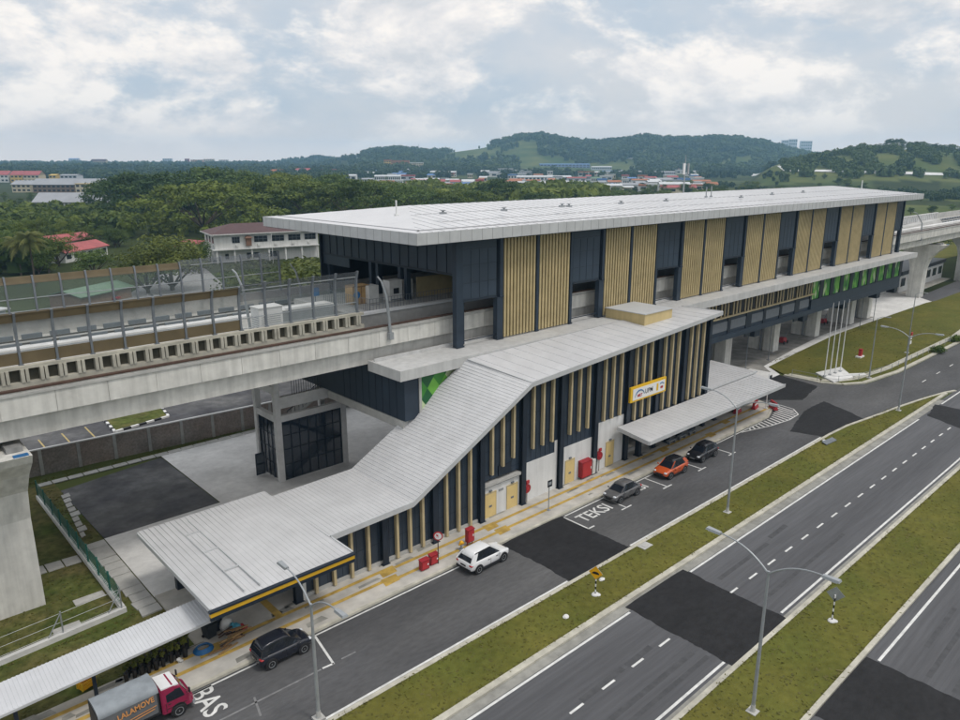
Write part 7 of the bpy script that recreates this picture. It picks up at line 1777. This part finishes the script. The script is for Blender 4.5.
grass_tufts('yard_grass', [(-4, 11.3, 48, 57, -.01), (-2, 13, 41.2, 46.8, -.01), (11.8, 13.4, 47, 72, -.01), (2, 32, 74.6, 75.2, .0), (12, 13.5, 59, 70, .0)], 'rough grass in the fenced yard by the viaduct pier', 10, .02, .07)
# ------------------------------------------------------------------ light, sky, air
SUN_EL, SUN_AZ = math.radians(62), math.radians(-68)           # azimuth measured from +X
sd = Vector((math.cos(SUN_EL)*math.cos(SUN_AZ), math.cos(SUN_EL)*math.sin(SUN_AZ), math.sin(SUN_EL)))
sun = bpy.data.lights.new('sun', 'SUN'); sun.energy = 1.35; sun.angle = math.radians(11); sun.color = (1.0, .955, .89)
so_ = bpy.data.objects.new('sun', sun); COL.objects.link(so_); so_.rotation_euler = (-sd).to_track_quat('-Z', 'Y').to_euler(); so_.location = (0, 0, 300)
W_ = bpy.data.worlds.new('World'); S.world = W_; W_.use_nodes = True
nt = W_.node_tree; N = nt.nodes; L = nt.links
bg = N['Background']; bg.inputs['Strength'].default_value = 0.1
sky = N.new('ShaderNodeTexSky'); sky.sky_type = 'NISHITA'; sky.sun_disc = False; sky.sun_elevation = SUN_EL; sky.sun_rotation = math.pi/2-SUN_AZ
sky.air_density = 1.0; sky.dust_density = 3.0; sky.altitude = 60
tc = N.new('ShaderNodeTexCoord'); sx = N.new('ShaderNodeSeparateXYZ'); L.new(tc.outputs['Generated'], sx.inputs[0])
def mth(op, a, b=None, c=None):
    n = N.new('ShaderNodeMath'); n.operation = op
    for i, v in enumerate((a, b, c)):
        if v is None: continue
        if isinstance(v, (int, float)): n.inputs[i].default_value = v
        else: L.new(v, n.inputs[i])
    return n.outputs[0]
zc = mth('MAXIMUM', sx.outputs['Z'], 0.0); dn = mth('ADD', zc, 1.0)
cv = N.new('ShaderNodeCombineXYZ'); L.new(mth('DIVIDE', sx.outputs['X'], dn), cv.inputs[0]); L.new(mth('DIVIDE', sx.outputs['Y'], dn), cv.inputs[1]); L.new(mth('MULTIPLY', zc, 1.5), cv.inputs[2])
def nse(sc, det, rgh, off=(0, 0, 0), dist=0.0):
    mp = N.new('ShaderNodeMapping'); mp.inputs['Location'].default_value = off; L.new(cv.outputs[0], mp.inputs[0])
    n = N.new('ShaderNodeTexNoise'); n.inputs['Scale'].default_value = sc; n.inputs['Detail'].default_value = det; n.inputs['Roughness'].default_value = rgh; n.inputs['Distortion'].default_value = dist
    L.new(mp.outputs[0], n.inputs['Vector']); return n.outputs['Fac']
def mr(v, a, b, c, d, smooth=True):
    n = N.new('ShaderNodeMapRange'); n.interpolation_type = 'SMOOTHSTEP' if smooth else 'LINEAR'
    for k, x in zip(('From Min', 'From Max', 'To Min', 'To Max'), (a, b, c, d)): n.inputs[k].default_value = x
    L.new(v, n.inputs['Value']); return n.outputs['Result']
n1 = nse(3.0, 5, 0.55, (3.1, 1.7, 0), .2); n3 = nse(2.2, 3, 0.5, (-4.2, 5.1, 0))
cA = nse(5.5, 12, 0.6, (7.3, -2.2, 1.1), .15); cB = nse(5.5, 12, 0.6, (7.3, -2.2, 1.14), .15)       # second sample a step lower: lit tops, grey bases
base = N.new('ShaderNodeMix'); base.data_type = 'RGBA'; L.new(mr(n1, .38, .62, 0, 1), base.inputs['Factor']); base.inputs['A'].default_value = (6.0, 6.85, 7.8, 1); base.inputs['B'].default_value = (8.32, 8.24, 8.32, 1)
veil = N.new('ShaderNodeMix'); veil.data_type = 'RGBA'; veil.inputs['Factor'].default_value = .86; L.new(sky.outputs[0], veil.inputs['A']); L.new(base.outputs['Result'], veil.inputs['B'])
lit = mr(mth('SUBTRACT', cA, cB), -.14, .14, 0, 1, False)
ccol = N.new('ShaderNodeValToRGB'); e = ccol.color_ramp.elements; e[0].position = .1; e[0].color = (7.18, 7.30, 7.53, 1); e[1].position = .8; e[1].color = (11.21, 10.50, 9.78, 1); x_ = e.new(.45); x_.color = (9.07, 8.78, 8.65, 1)
L.new(lit, ccol.inputs['Fac'])
thick = mth('MULTIPLY_ADD', n3, .55, cA)
mx = N.new('ShaderNodeMix'); mx.data_type = 'RGBA'; L.new(mr(thick, .70, .84, 0, .97), mx.inputs['Factor']); L.new(veil.outputs['Result'], mx.inputs['A']); L.new(ccol.outputs['Color'], mx.inputs['B'])
# flat grey-white veil towards the horizon
hz = N.new('ShaderNodeMix'); hz.data_type = 'RGBA'; L.new(mr(sx.outputs['Z'], 0.0, 0.075, 0.95, 0.0), hz.inputs['Factor']); L.new(mx.outputs['Result'], hz.inputs['A']); hz.inputs['B'].default_value = (11.0, 9.8, 9.0, 1)
# an overcast dome is brighter overhead than near the horizon
zb_ = N.new('ShaderNodeMix'); zb_.data_type = 'RGBA'; zb_.blend_type = 'MULTIPLY'; zb_.inputs['Factor'].default_value = 1; L.new(hz.outputs['Result'], zb_.inputs['A']); L.new(mr(sx.outputs['Z'], .25, .8, 1.0, 1.3), zb_.inputs['B'])
L.new(zb_.outputs['Result'], bg.inputs['Color'])
HAZE = 1
if HAZE:
    q = MB(); q.box(-4900, 4900, -4900, 4900, -8, 190)
    hm = bpy.data.materials.new('haze_air'); hm.use_nodes = True; nt2 = hm.node_tree; nt2.nodes.remove(nt2.nodes['Principled BSDF'])
    pv_ = nt2.nodes.new('ShaderNodeVolumePrincipled'); pv_.inputs['Color'].default_value = (.40, .70, 1.0, 1); pv_.inputs['Density'].default_value = 0.00016; pv_.inputs['Anisotropy'].default_value = .2
    nt2.links.new(pv_.outputs[0], nt2.nodes['Material Output'].inputs['Volume']); M['haze_air'] = hm
    ho = q.build('haze', 'haze_air'); tag(ho, 'pale humid air fading the far hills', 'haze', kind='stuff')
S.render.engine = 'CYCLES'
S.cycles.max_bounces = 5; S.cycles.diffuse_bounces = 2; S.cycles.glossy_bounces = 2; S.cycles.transmission_bounces = 3; S.cycles.transparent_max_bounces = 16; S.cycles.volume_bounces = 1
S.cycles.use_denoising = True
S.cycles.caustics_reflective = False; S.cycles.caustics_refractive = False
S.cycles.sample_clamp_indirect = 4
S.view_settings.view_transform = 'Standard'; S.view_settings.look = 'None'; S.view_settings.exposure = 0; S.view_settings.gamma = 1; S.view_settings.use_curve_mapping = False
S.render.resolution_x = 1024; S.render.resolution_y = 768
